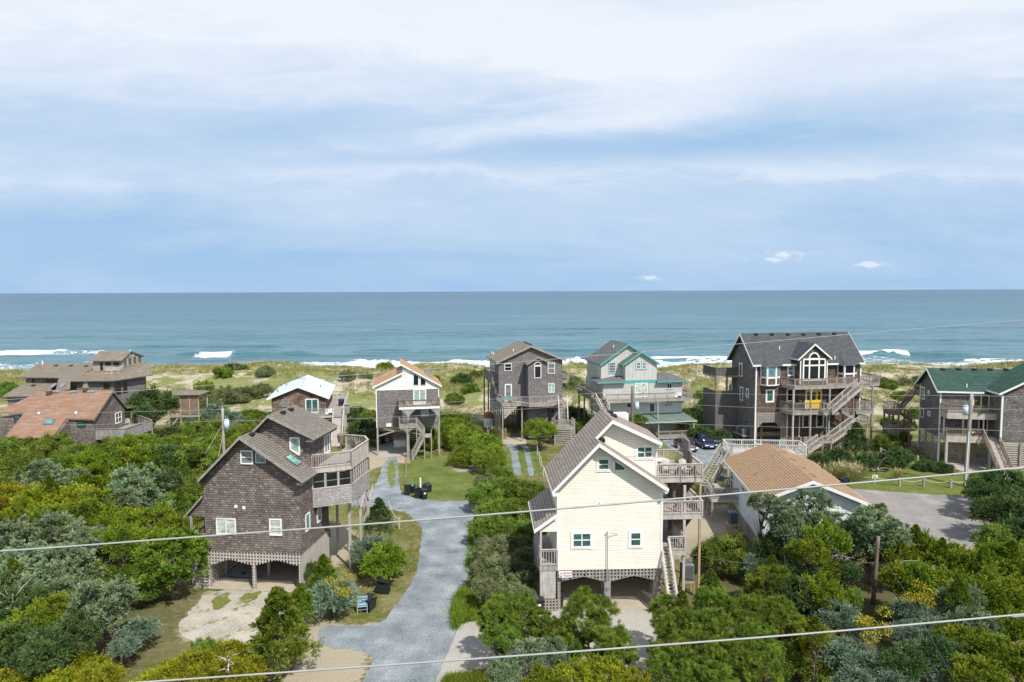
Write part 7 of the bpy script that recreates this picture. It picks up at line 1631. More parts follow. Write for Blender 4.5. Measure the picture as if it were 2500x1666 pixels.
# ---------------------------------------------------------------- grey brown house with the glazed tower
def build_tower():
    Z = zf(0, 820, 5.115)
    h = House('beach_house', 'long grey shingled house with glazed lookout tower on its brown roof', 'house', 0, 0, -3.0, origin=tuple(atdist(190, 1100, 104).xy) + (0.0,))
    F = h.F
    # lower front roof (right block)
    ve = -1.0
    a = F(*Z(880, 565), ve); b = F(*Z(1420, 580), ve); we = a[1]
    vt = 3.2
    tl = F(*Z(1040, 470), vt); 
    wt = tl[1]; sl = (wt - we) / (vt - ve)
    pl = lambda q: h.P(*Z(*q), (0, -sl, 1), we - sl * ve)
    c = pl((1905, 487))
    # right hip: eave runs back to the right
    er = h.G(*Z(1905, 487), we); rdg_r = h.P(*Z(1760, 410), (0, 0, 1), wt)
    m = MB(); R0 = F(*Z(470, 342), vt + 4)
    vm = h.P(*Z(470, 342), (0, -sl, 1), we - sl * ve)     # far left ridge end lies on the same slope
    rid = [vm, pl((1160, 352))]
    out = [pl(q) for q in ((1420, 580), (905, 568), (875, 662), (690, 700), (735, 522), (250, 516))]
    rl = Vector((vm.x, vm.y, vm.z)); top = [rl, Vector((b[0] + .3, vm.y, vm.z))]
    h.b(MB().extr([Vector((b[0], ve, we)), Vector((a[0], ve, we)), out[2], out[3], out[4], out[5], top[0], top[1]], -Vector((0, -sl, 1)).normalized() * .16), 'roof', 'rf_brown')
    h.b(MB().extr([(b[0], ve, we), (er[0] + .1, er[1], we), (rdg_r[0], rdg_r[1], wt), (b[0] + .3, vm.y, vm.z)], (0, 0, -.15)), 'hip_roof', 'rf_brown')
    h.b(MB().prX([(vm.y, vm.z), (vm.y + (vm.z - we) / sl, we), (vm.y + (vm.z - we) / sl, we - .15), (vm.y, vm.z - .15)], top[0].x, top[1].x - 9), 'rear_roof', 'rf_brown')
    # walls below
    x0 = F(*Z(958, 620), -.3)[0]
    h.b(MB().prZ([(x0, -.3), (b[0] - .5, -.3), (er[0] - .9, er[1] - .3), (x0, er[1] - .3)], 0, we - .12), 'wall', 'sh_grey')
    winpx(h, 'F', -.3, *Z(1047, 582), *Z(1100, 638), cols=2, rows=2, glass='gl_grey', fw=.08); winpx(h, 'F', -.3, *Z(1282, 585), *Z(1380, 675), frame='wood_brown', glass='gl_dark')
    A_ = Vector((b[0] - .5, -.3, 0)); B_ = Vector((er[0] - .9, er[1], 0)); d = (B_ - A_).normalized(); n_ = Vector((d.y, -d.x, 0)); L_ = (B_ - A_).length
    for t0, t1, g_ in ((.05, .22, 'gl_dark'), (.27, .44, 'gl_dark'), (.74, .80, 'gl_dark'), (.86, .96, 'gl_teal')):
        s0, s1 = A_ + d * L_ * t0, A_ + d * L_ * t1
        h.b(MB().extr([s0 + Vector((0, 0, we - 2.4)), s1 + Vector((0, 0, we - 2.4)), s1 + Vector((0, 0, we - .5)), s0 + Vector((0, 0, we - .5))], n_ * .04), 'window', g_)
    # left upper wall and lower left roof
    lx0 = F(*Z(325, 560), out[5].y + .6)[0]
    h.b(MB().box(lx0, out[4].x - .2, out[5].y + .5, vm.y + 2, 1, out[5].z - .1), 'wall', 'sh_grey')
    for q in ((392, 532, 442, 585), (577, 535, 628, 590), (640, 538, 690, 590)): winpx(h, 'F', out[5].y + .5, *Z(q[0], q[1]), *Z(q[2], q[3]), frame='wood_brown', glass='gl_dark', fw=.07)
    e0 = F(*Z(20, 757), out[5].y - 4.2); e1 = F(*Z(350, 768), out[5].y - 4.2); t0 = F(*Z(310, 590), out[5].y + .5); t1 = F(*Z(690, 598), out[5].y + .5)
    v0, v1 = out[5].y - 4.2, out[5].y + .5
    h.b(MB().extr([(e0[0], v0, e0[1]), (e1[0] + 1.2, v0, e0[1]), (t1[0] + .5, v1, t0[1]), (t0[0], v1, t0[1])], (0, 0, -.16)), 'lower_roof', 'rf_brown')
    h.b(MB().box(F(*Z(100, 820), v0 + .6)[0], e1[0] + 3, v0 + .6, v1, 0, e0[1] - .1), 'wall', 'sh_grey')
    for q in ((532, 360), (700, 378), (886, 380), (1075, 383), (415, 627)):
        p = pl(q); vent(h, p.x, p.y, p.z, .45) if q[0] != 532 else pipe(h, p.x, p.y, p.z, .6, .1)
    for q in (((618, 657), (655, 657), (715, 608), (678, 606)), ((730, 657), (770, 657), (822, 615), (785, 612))):
        qs = [pl(a) for a in q]; h.b(MB().extr([p + Vector((0, 0, .02)) for p in qs], (0, 0, .15)), 'skylight', 'gl_grey')
    # tower
    vw = vt + 1.2; z0 = F(*Z(1300, 445), vw)[1]; x0 = F(*Z(1160, 400), vw)[0]; x1 = F(*Z(1530, 400), vw)[0]
    e0 = F(*Z(1115, 311), vw - .5); e1 = F(*Z(1522, 316), vw - .5); zt = e0[1]; vr_, wr_ = h.S(*Z(1640, 190), e1[0]); vb_, wb_ = h.S(*Z(1805, 306), e1[0]); vb2, _ = h.S(*Z(1775, 350), x1)
    wb_ = zt
    r = MB().prX([(vw - .5, zt), (vr_, wr_), (vb_, wb_), (vb_, wb_ - .15), (vr_, wr_ - .15), (vw - .5, zt - .15)], e0[0], e1[0]); h.b(r, 'tower_roof', 'rf_brown')
    sl2 = (wr_ - zt) / (vr_ - vw + .5)
    h.b(MB().prX([(vw, z0 - .6), (vb2, z0 - .6), (vb2, wb_ - .1), (vr_, wr_ - .18), (vw, zt + sl2 * .5 - .18)], x0, x1), 'tower_wall', 'sh_pale')
    for q in ((1312, 328, 1392, 375), (1415, 330, 1495, 378)): winpx(h, 'F', vw, *Z(q[0], q[1]), *Z(q[2], q[3]), frame='wood_brown', glass='gl_dark', fw=.06)
    winpx(h, 'F', vw, *Z(1250, 332), *Z(1290, 440), frame='wood_brown', glass='gl_dark', name='door', fw=.06)
    for k in range(4):
        va = vw + (vb2 - vw) * (.02 + .245 * k); window(h, 'R', x1, va, va + (vb2 - vw) * .21, z0 + .7, z0 + 2.0, frame='wood_l', glass='gl_amber', fw=.08)
    winpoly(h, 'R', x1, [(vr_ - .1, zt + .5), (vr_ + 1.3, zt + .4), (vr_ - .1, zt + 1.4)], .1, 'white', 'gl_dark')
    b0 = F(*Z(1040, 490), vw - 2.2); b1 = F(*Z(1400, 497), vw - 2.2); b2 = h.G(*Z(1560, 470), b0[1]); zt_ = F(*Z(1200, 442), vw - 2.2)[1]
    zb = b0[1] + .05
    deck(h, [(b0[0], vw - 2.2), (b1[0], vw - 2.2), (x1, vw), (b0[0], vw)], zb, .25, mat='wood_tan', fascia='wood_brown'); m = MB(); rail(m, [(b0[0], vw, zb), (b0[0], vw - 2.2, zb), (b1[0], vw - 2.2, zb), (x1 + .2, vw, zb)], zt_ - zb, .5, 1.7, drop=.1, bt=.03); h.b(m, 'balcony_railing', 'wood_tan')
    p = wl(h, F(*Z(1375, 440), vw - .8)[0], vw - .8, zb); adirondack(p.x, p.y, p.z, R(180), 'white', 'left white chair on the tower balcony of the long grey house'); p = wl(h, F(*Z(1450, 445), vw - .6)[0], vw - .6, zb); adirondack(p.x, p.y, p.z, R(180), 'white', 'right white chair on the tower balcony of the long grey house')
build_tower()

# ---------------------------------------------------------------- slatted lookout on stilts
def build_gazebo():
    h = House('lookout_pavilion', 'slatted wooden pavilion on stilts with flat shingled roof among the shrubs', 'pavilion', 410, 1047, -4.0, push=0)
    F = h.F; x0 = F(412, 1000)[0]; x1 = F(486, 1000)[0]; z0 = F(440, 1014)[1]; z1 = F(440, 966)[1]; zt = F(440, 953)[1]
    xm = F(441, 1000)[0]; D = 3.6
    deck(h, [(x0, 0), (x1, 0), (x1, D), (x0, D)], z0, .3)
    h.b(MB().box(x0 - .4, x1 + .3, -.4, D + .4, z1, z1 + .12), 'ceiling', 'wood_tan'); h.b(MB().add([(x0 - .5, -.5, z1 + .125), (x1 + .4, -.5, z1 + .125), (x1 + .4, D + .5, z1 + .125), (x0 - .5, D + .5, z1 + .125), ((x0 + x1) / 2, D / 2, z1 + .7)], [(0, 1, 4), (1, 2, 4), (2, 3, 4), (3, 0, 4), (3, 2, 1, 0)]), 'roof', 'rf_brown')
    m = MB(); lattice(m, 'F', 0, xm, x1, z1, z0, .16, .13, ver=False); h.b(m, 'slatted_wall', 'wood_brown'); m = MB(); lattice(m, 'L', x0, 0, D, z0 + 1, z0, .12, .07, ver=False); h.b(m, 'slatted_wall', 'wood_tan')
    m = MB(); rail(m, [(x0, 0, z0), (xm, 0, z0)], 1.0, .15); h.b(m, 'railing', 'wood_tan')
    for u in (x0, xm, x1 - .05, (xm + x1) / 2): h.post(u, .02, 0 if u != (xm + x1) / 2 else z0, z1, .15, 'wood_tan')
    for u in (x0, x1): h.post(u, D, 0, z1, .15, 'wood_l')
    h.b(MB().bar((x0 + .2, .1, .3), (x0 + 1.6, .1, z0 - .2), .1, .14), 'knee_brace', 'wood_l')
build_gazebo()
# ================================================================ poles, cables, cars, bins, fences
def spline(ctrl, n=14):
    out = []
    P_ = [Vector(c) for c in ctrl]
    P_ = [P_[0] * 2 - P_[1]] + P_ + [P_[-1] * 2 - P_[-2]]
    for i in range(1, len(P_) - 2):
        a, b_, c, d = P_[i - 1:i + 3]
        for k in range(n):
            t = k / n; out.append(0.5 * ((2 * b_) + (c - a) * t + (2 * a - 5 * b_ + 4 * c - d) * t * t + (3 * b_ - a - 3 * c + d) * t ** 3))
    out.append(P_[-2]); return out
def cable(pts, r, mat, label, group=None, name='overhead_cable'):
    o = MB().tube(spline(pts), r, 6).build(name, M[mat], None, None, True); return tag(o, label, 'cable', group)
D1 = 9.0
cable([atdist(-8000, 1900, D1), atdist(-900, 1400, D1), atdist(0, 1346, D1), atdist(440, 1314, D1), atdist(920, 1278.5, D1), atdist(1380, 1241.5, D1), atdist(1760, 1208.5, D1), atdist(2180, 1172, D1), atdist(2500, 1141, D1), atdist(3300, 1060, D1), atdist(11000, 250, D1)], 0.0125, 'cable', 'pale thick cable crossing in front of both near houses at window height')
cable([atdist(-8000, 2200, D1), atdist(-900, 1745, D1), atdist(0, 1689, D1), atdist(480, 1657, D1), atdist(1000, 1620.5, D1), atdist(1500, 1584, D1), atdist(2000, 1545, D1), atdist(2500, 1500, D1), atdist(3300, 1425, D1), atdist(11000, 650, D1)], 0.0130, 'cable', 'lowest pale thick cable crossing the bottom of the photo')
cable([atdist(-3000, 1180, 42), atdist(-500, 1012, 42), atdist(0, 977.5, 42), atdist(276, 958, 42), atdist(620, 933, 42), atdist(1100, 898, 42), atdist(1380, 875, 42), atdist(1780, 842, 42), atdist(2180, 808, 42), atdist(2500, 782, 42), atdist(3000, 740, 42), atdist(6000, 470, 42)], 0.017, 'cable', 'thin pale cable rising to the right in front of the far house roofs')
def pole(px, py, base_d, top_py, r, mat, label, xf=None, lean=0.0, cat='utility pole'):
    b_ = atdist(px, py, base_d); b_.z = 0.0
    d = raydir(px, top_py); zt = CAM_H + d.z / d.y * base_d
    e = empty('utility_pole', b_, 0, label, cat)
    m = MB()
    m.tube([(lean * i / 8, 0, zt * i / 8) for i in range(9)], [r * (1.12 - .035 * i) for i in range(9)], 10)
    m.build('shaft', M[mat], e, None, True)
    if xf:
        s, dz = xf
        t = MB().cyl((s * .42, -.1, zt - dz - 1.0), (s * .42, -.1, zt - dz), .27, .27, 14).cyl((s * .42, -.1, zt - dz), (s * .42, -.1, zt - dz + .08), .29, .2, 14).build('transformer', M['xfmr'], e, None, True)
        for q in (-.1, .12): MB().cyl((s * .42 + q, -.1, zt - dz + .05), (s * .42 + q, -.1, zt - dz + .38), .05, .03, 8).build('bushing', M['metal'], t)
        MB().bar((0, -.05, zt - dz - .2), (s * .3, -.08, zt - dz - .2), .08, .1).bar((0, -.05, zt - dz - .8), (s * .3, -.08, zt - dz - .8), .08, .1).build('bracket', M['metal'], t)
    if xf: MB().cyl((lean, 0, zt), (lean, 0, zt + .22), .04, .03, 6).build('insulator', M['xfmr'], e)
    return e, b_ + Vector((lean, 0, zt))
pA, tA = pole(548, 1140, 70, 997.5, .15, 'pole', 'weathered utility pole with transformer rising from the shrubs behind the dark shingled house', (1, 1.2))
pB, tB = pole(1545, 1100, 83, 943, .17, 'pole_d', 'brown utility pole with transformer in front of the turquoise trimmed house', (1, 2.0), -.15)
pC, tC = pole(2356, 1196.4, 75, 963, .20, 'pole', 'grey utility pole with transformer in front of the green roofed house', (-1, 1.3), .25)
pD, tD = pole(2130.5, 1496.8, 46.4, 1310, .145, 'pole_d', 'short bare grey pole standing among the cedars at lower right', None, .2)
MB().cyl((-.14, -.2, 0), (.0, -.2, 6.2), .05, .05, 8).build('conduit', M['white'], pC)
def at_(px, py, d): return atdist(px, py, d)
G1 = 'thin wires strung between the utility poles'
for ya, ym1, ym2, yb, lb in ((1000, 994.5, 972, 955, 'upper thin wire between the weathered pole and the brown pole'), (1028, 1022.5, 1001, 981, 'lower thin wire between the weathered pole and the brown pole')):
    cable([at_(548, ya, 70), at_(880, ym1, 74), at_(1250, ym2, 79), at_(1545, yb, 83)], .016, 'cable', lb, G1)
for ya, ym, yc, lb in ((955, 964, 966, 'top thin wire between the brown pole and the grey pole'), (981, 997, 997, 'middle thin wire between the brown pole and the grey pole'), (1030, 1043, 1049, 'lowest thin wire between the brown pole and the grey pole')):
    cable([at_(1545, ya, 83), at_(1900, ym, 80), at_(2360, yc, 75)], .016, 'cable', lb, G1)
for yc, ye, lb in ((966, 970, 'top thin wire leaving the grey pole to the right'), (997, 1003, 'middle thin wire leaving the grey pole to the right'), (1049, 1056, 'lowest thin wire leaving the grey pole to the right')):
    cable([at_(2360, yc, 75), at_(2500, (yc + ye) / 2 + 1, 73.8), at_(2700, ye, 72)], .016, 'cable', lb, G1)
for ya, ye, lb in ((1000, 1010, 'upper thin wire leaving the weathered pole to the left'), (1028, 1040, 'lower thin wire leaving the weathered pole to the left')):
    cable([at_(548, ya, 70), at_(200, (ya + ye) / 2 + 3, 68), at_(-300, ye, 65)], .014, 'cable', lb, G1)
mast = wl(yellow, *yellow.P(1489, 1301, (0, 1, 0), -0.3))
cable([mast, at_(1568, 1322, 46.6), at_(1700, 1357, 46.4), at_(1830, 1376, 46.4), at_(1990, 1382, 46.4), at_(2134.7, 1373, 46.2)], .014, 'cable_d', 'dark service wire from the yellow house mast to the short bare pole')
cable([at_(2144, 1340, 46.2), at_(2230, 1480, 38), at_(2345, 1690, 30)], .013, 'cable_d', 'upper dark wire running from the short bare pole towards the lower right corner')
cable([at_(2046, 1392, 47), at_(2134, 1446, 44), at_(2200, 1545, 37), at_(2300, 1690, 31)], .013, 'cable_d', 'lower dark wire passing behind the short bare pole towards the bottom edge')
cable([mast + Vector((0, 0, -.1)), at_(1500, 1340, 46.9), at_(1523, 1388, 47.0)], .008, 'cable_d', 'slack dark wire hanging below the mast on the yellow house wall')
for (x0, y0, x1, y1, d, lb) in ((541, 1040, 500, 1110, 68, 'guy wire at the left of the weathered pole'), (547, 1050, 533, 1115, 68, 'steep guy wire beside the weathered pole')):
    cable([at_(x0, y0, 70), at_((x0 + x1) / 2, (y0 + y1) / 2, 69), at_(x1, y1, d)], .014, 'rope', lb, name='guy_wire')

# ---------------------------------------------------------------- cars
def carpaint(name, c):
    m, t, b = newmat(name); b.inputs['Base Color'].default_value = (*c, 1); b.inputs['Metallic'].default_value = .45; b.inputs['Roughness'].default_value = .32; b.inputs['Coat Weight'].default_value = .8; b.inputs['Coat Roughness'].default_value = .06
    return m
def loft(m, st, ring):
    rings = [ring(*s) for s in st]; n = len(rings[0]); base = len(m.v)
    for r in rings: m.v += [tuple(p) for p in r]
    for k in range(len(st) - 1):
        for i in range(n): m.f.append((base + k * n + i, base + k * n + (i + 1) % n, base + (k + 1) * n + (i + 1) % n, base + (k + 1) * n + i))
    m.f.append(tuple(base + i for i in range(n - 1, -1, -1))); m.f.append(tuple(base + (len(st) - 1) * n + i for i in range(n)))
def car(px, py, yaw, suv, paint, label):
    g_ = ground(px, py); L_ = 4.6 if suv else 4.75; H_ = 1.68 if suv else 1.44; bl = 1.02 if suv else .92
    e = empty('parked_car', g_, R(-yaw), label, 'car', 'cars parked on the gravel lot')
    hd = bl - .12
    st = [(0.0, .70, .42, .62), (.10, .86, .30, hd - .14), (.35, .92, .24, hd - .05), (1.0, .93, .22, hd + .03), (1.45, .93, .22, bl), (3.2, .93, .22, bl + .03), (L_ - .7, .92, .24, bl + .05), (L_ - .12, .86, .30, bl - (.0 if suv else .02)), (L_, .78, .42, bl - .18)]
    def ring(y, hw, zb, zt): return [(-hw * .92, y, zb), (-hw, y, zb + .16), (-hw, y, zt - .16), (-hw * .93, y, zt - .04), (-hw * .6, y, zt), (hw * .6, y, zt), (hw * .93, y, zt - .04), (hw, y, zt - .16), (hw, y, zb + .16), (hw * .92, y, zb)]
    m = MB(); loft(m, st, ring); body = m.build('body', paint, e, None, True)
    # glasshouse
    if suv: gs = [(1.15, .80, bl - .03, bl + .02), (1.95, .70, bl, H_ - .03), (2.6, .70, bl, H_), (3.7, .68, bl, H_ - .04), (4.35, .74, bl, bl + .1)]
    else: gs = [(1.25, .80, bl - .03, bl + .02), (2.1, .66, bl, H_ - .03), (2.7, .66, bl, H_), (3.4, .64, bl, H_ - .08), (4.3, .76, bl, bl + .04)]
    def ring2(y, hw, zb, zt): return [(-.84, y, zb), (-hw, y, zt - .05), (-hw * .8, y, zt), (hw * .8, y, zt), (hw, y, zt - .05), (.84, y, zb)]
    m = MB(); loft(m, gs, ring2); m.build('windows', M['gl_dark'], e, None, True)
    m = MB(); ys_ = [g[0] for g in gs]
    m.extr([(-gs[1][1] * .86, ys_[1] + .02, H_ - .0), (gs[1][1] * .86, ys_[1] + .02, H_ - .0), (gs[3][1] * .86, ys_[3], gs[3][3] + .03), (-gs[3][1] * .86, ys_[3], gs[3][3] + .03)], (0, 0, .03)); m.build('roof', paint, e)
    for s in (-1, 1):
        m = MB(); m.bar((s * .83, 1.22, bl), (s * (gs[1][1] - .0), ys_[1], H_ - .04), .06, .05); m.bar((s * .845, 2.75, bl), (s * .70, 2.75, H_ - .03), .05, .10); m.bar((s * gs[1][1], ys_[1], H_ - .03), (s * gs[3][1], ys_[3], gs[3][3]), .06, .05); m.bar((s * gs[3][1], ys_[3], gs[3][3]), (s * .82, gs[4][0] - .1, bl), .07, .08); m.build('window_frame', paint, e)
        MB().add([(s * .62, -.02, .56), (s * .88, .10, .58), (s * .88, .14, .74), (s * .6, .06, .72)], [(0, 1, 2, 3)]).add([(s * .62, .05, .56), (s * .88, .2, .58), (s * .88, .2, .74), (s * .6, .15, .72)], [(0, 1, 2, 3)]).build('headlight', M['white'], e)
        MB().box(s * .93, s * 1.12, 1.62, 1.78, bl, bl + .15).build('wing_mirror', paint, e)
        for y in (.88, L_ - .95):
            w_ = MB().cyl((s * .74, y, .34), (s * .955, y, .34), .34, .34, 20).build('wheel', M['black'], e, None, False); MB().cyl((s * .955, y, .34), (s * .97, y, .34), .20, .19, 12).build('rim', M['metal'], w_)
    MB().box(-.62, .62, -.03, .05, .38, .60).build('grille', M['black'], e); MB().box(-.26, .26, -.055, -.032, .44, .56).build('number_plate', M['white'], e)
    return e
car(1690, 1107, -8.5, False, carpaint('grey_car_paint', (.16, .155, .19)), 'grey sedan parked on the gravel lot behind the plank fence')
car(1737.5, 1099.5, -8.5, True, carpaint('navy_car_paint', (.025, .045, .11)), 'dark blue suv parked on the gravel lot beside the large charcoal roofed house')

# ---------------------------------------------------------------- wheeled bins
def bin_(loc, rz, label, lid='closed', fallen=False, group=None, rollang=0, s=1.0, sticker=False):
    e = empty('wheeled_bin', loc, rz, label, 'bin', group); e.scale = (s, s, s)
    mt = M['black']
    def hexa(m, b0, b1, z0, z1): m.add([(-b0[0], -b0[1], z0), (b0[0], -b0[1], z0), (b0[0], b0[1], z0), (-b0[0], b0[1], z0), (-b1[0], -b1[1], z1), (b1[0], -b1[1], z1), (b1[0], b1[1], z1), (-b1[0], b1[1], z1)], [(3, 2, 1, 0), (0, 1, 5, 4), (1, 2, 6, 5), (2, 3, 7, 6), (3, 0, 4, 7)])
    m = MB(); hexa(m, (.23, .25), (.31, .36), .03, .98)
    m.add([(-.28, -.33, .975), (.28, -.33, .975), (.28, .33, .975), (-.28, .33, .975), (-.21, -.23, .08), (.21, -.23, .08), (.21, .23, .08), (-.21, .23, .08)], [(0, 1, 5, 4), (1, 2, 6, 5), (2, 3, 7, 6), (3, 0, 4, 7), (4, 5, 6, 7)])
    for a, b_ in (((-.33, -.38), (.33, -.36)), ((-.33, .36), (.33, .38))): m.box(a[0], b_[0], a[1], b_[1], .92, 1.0)
    m.box(-.34, -.31, -.36, .36, .92, 1.0); m.box(.31, .34, -.36, .36, .92, 1.0)
    parts = [m.build('body', mt, e)]
    l = MB()
    if lid == 'closed': l.box(-.34, .34, -.40, .40, 1.005, 1.04); l.add([(-.34, -.40, 1.04), (.34, -.40, 1.04), (.34, .40, 1.04), (-.34, .40, 1.04), (-.26, -.30, 1.09), (.26, -.30, 1.09), (.26, .32, 1.09), (-.26, .32, 1.09)], [(0, 1, 5, 4), (1, 2, 6, 5), (2, 3, 7, 6), (3, 0, 4, 7), (4, 5, 6, 7)])
    else: l.extr([(-.33, .42, 1.0), (.33, .42, 1.0), (.33, .62, .25), (-.33, .62, .25)], (0, .04, .01))
    parts.append(l.build('lid', mt, e))
    parts.append(MB().cyl((-.28, .44, .96), (.28, .44, .96), .018, .018, 6).build('handle', mt, e))
    for sx_ in (-1, 1): parts.append(MB().cyl((sx_ * .22, .30, .13), (sx_ * .30, .30, .13), .13, .13, 14).build('wheel', mt, e))
    if sticker: parts.append(MB().box(-.12, .1, -.35, -.315, .62, .78).build('sticker', M['white'], e))
    if fallen:
        for p in parts:
            p.matrix_parent_inverse = Matrix.Identity(4); p.rotation_euler = (R(90), 0, 0) if rollang == 0 else (R(90), R(rollang), 0); p.location = (0, .5, .38)
    return e
GB = 'black wheeled bins on the grass corner of the lane'
gq = lambda x, y: ground(960 + x / 15.68, 1140 + y / 15.68)
bin_(gq(545, 1075), R(10), 'leftmost upright black bin of the four on the lawn corner, lid hanging open', 'open', group=GB)
bin_(gq(735, 1000), R(80), 'small black bin with green bag just behind the leftmost upright bin', 'open', group=GB, s=.85)
bin_(gq(960, 1195), R(-15), 'open black bin immediately left of the closed bin on the lawn corner', 'open', group=GB)
bin_(gq(1195, 1235), R(20), 'closed black bin with white sticker nearest the gravel lane on the lawn corner', 'closed', group=GB, sticker=True)
bin_(gq(1300, 960), R(-75), 'fallen black bin lying on the lawn behind the closed bin', 'open', True, group=GB)
g2 = lambda x, y: ground(840 + x / 15.68, 1420 + y / 15.68)
bin_(g2(1480, 430), R(-92 + 180), 'fallen black bin lying on its side under the round olive juniper', 'open', True)
bin_(g2(980, 1060), R(35 - 60), 'fallen black bin with open mouth beside the folding board sign', 'open', True)
bin_(ground(1316, 1497), R(5), 'black bin with white label in front of the plywood panel of the yellow house', 'closed', sticker=True)
bin_(ground(1364, 1483), R(5), 'black bin at the corner of the carport of the yellow house', 'closed')
bin_(ground(2062, 1186), R(-80), 'fallen black bin on the lawn in front of the pampas grass', 'open', True)
for q, lb in (((1545, 1090), 'left black bin standing under the white gabled house'), ((1635, 1060), 'right black bin standing under the white gabled house')): bin_(ground(620 + q[0] / 4.9, 860 + q[1] / 4.9), R(-10), lb, 'closed')
b_ = gq(745, 860); o = MB().cyl((0, 0, .9), (0, 0, 1.25), .03, .03, 6).cyl((0, 0, .75), (0, 0, .95), .18, .05, 8).build('trash_bag', M['teal']); o.location = gq(735, 1000); tag(o, 'green tied bag sticking out of the small black bin on the lawn corner', 'bag')
o = MB().cyl((0, 0, 0), (0, 0, 1.05), .10, .10, 12).cyl((0, 0, 1.05), (0, 0, 1.10), .12, .12, 12).build('marker_pipe', M['white']); o.location = gq(1040, 800); tag(o, 'short white marker pipe standing on the lawn behind the bins', 'pipe')
# folding board sign
g_ = g2(700, 1230); e = empty('folding_sign', g_, R(12), 'blue and white folding board sign on grey frame beside the lane', 'sign')
for s in (-1, 1): MB().bar((s * .33, 0, 0), (s * .33, .28, 1.15), .05, .05).bar((s * .33, .6, 0), (s * .33, .28, 1.15), .05, .05).build('leg', M['metal'], e)
MB().bar((-.33, .06, .25), (.33, .06, .25), .04, .05).build('crossbar', M['metal'], e)
pn = lambda m, z0, z1, x0=-.32, x1=.32, o=0.0: m.extr([(x0, .245 * z0 - .035 - o, z0), (x1, .245 * z0 - .035 - o, z0), (x1, .245 * z1 - .035 - o, z1), (x0, .245 * z1 - .035 - o, z1)], (0, .02, 0))
bd = pn(MB(), .42, 1.12).build('board', M['signblue'], e)
pn(MB(), 1.05, 1.10, o=.006).build('top_band', M['signlight'], bd); pn(MB(), .44, .48, o=.006).build('bottom_band', M['signlight'], bd)
m = MB(); pn(m, .88, .92, -.05, .25, .006); m.build('upper_lettering', M['signlight'], bd); m = MB()
for k in range(9): pn(m, .58, .64, -.27 + k * .06, -.235 + k * .06, .006)
m.build('white_lettering', M['white'], bd)
m = MB()
for k in range(10):
    t0, t1 = k * math.pi / 5, (k + 1) * math.pi / 5; f_ = lambda t: (-.19 + .08 * math.cos(t), .245 * (.83 + .08 * math.sin(t)) - .045, .83 + .08 * math.sin(t)); m.bar(f_(t0), f_(t1), .01, .022)
m.build('ring_emblem', M['white'], bd)

# ---------------------------------------------------------------- rope and post fences
def ropefence(pts, ht, label, sag=.28, r=.028, post='wood', pr=.11, z=0.0):
    e = empty('rope_fence', ground(*pts[0]), 0, label, 'fence'); o = e.location.copy(); W_ = [ground(*p) - o for p in pts]
    for p in W_: p.z = gzs(p.x + o.x, p.y + o.y); MB().box(p.x - pr, p.x + pr, p.y - pr, p.y + pr, p.z, p.z + ht).build('post', M[post], e)
    for a, b_ in zip(W_[:-1], W_[1:]):
        q = [a.lerp(b_, k / 8) + Vector((0, 0, ht * .85 - sag * 4 * (k / 8) * (1 - k / 8))) for k in range(9)]
        MB().tube(q, r, 5).build('rope', M['rope'], e)
    return e
ropefence([(2085, 1172), (2134, 1181), (2196, 1187), (2255, 1188), (2321, 1192), (2376, 1186)], .95, 'rope fence on square posts along the lawn above the asphalt street')
ropefence([(2150, 1108), (2206, 1112), (2240, 1128)], .8, 'short rope fence on the lawn left of the green roofed house')
ropefence([(1656, 1107), (1679, 1118), (1699, 1130), (1712, 1146)], 1.1, 'rope fence on tan posts between the plank fence and the parked cars', post='wood_tan', pr=.09)
ropefence([(860, 1236), (950, 1250), (975, 1292)], 1.1, 'low rope fence curving round the lawn right of the dark shingled house', .4, .022, 'wood_l', .06)
ropefence([(1312, 1112), (1317, 1128), (1321, 1141), (1327, 1165)], 1.3, 'row of thin white stakes beside the right gravel track', .1, .015, 'deadwood', .05)
o = MB().bar((0, 0, .08), tuple(ground(990, 1182) - ground(993, 1108) + Vector((0, 0, .08))), .18, .16).build('landscape_timber', M['wood_brown']); o.location = ground(993, 1108); tag(o, 'long timber edging laid beside the gravel drive of the white gabled house', 'timber')
o = MB().box(-.09, .09, -.09, .09, 0, .9).build('timber_post', M['wood_brown']); o.location = ground(990, 1186); tag(o, 'short brown post beside the leftmost upright bin', 'post')
o = MB().box(-.1, .1, -.1, .1, 0, .9).build('timber_post', M['wood_brown']); o.location = ground(2330, 1163); tag(o, 'single brown post beside the concrete drive of the green roofed house', 'post')
e = empty('warning_sign', ground(2134, 1180.5) + Vector((0, -.14, .6)), 0, 'small square white and red notice on the rope fence post', 'sign'); MB().box(-.3, .3, -.02, .0, 0, .42).build('board', M['white'], e); MB().bar((-.2, -.03, .06), (.2, -.03, .36), .01, .07).bar((-.2, -.035, .36), (.2, -.035, .06), .01, .07).build('red_cross_mark', M['red'], e)
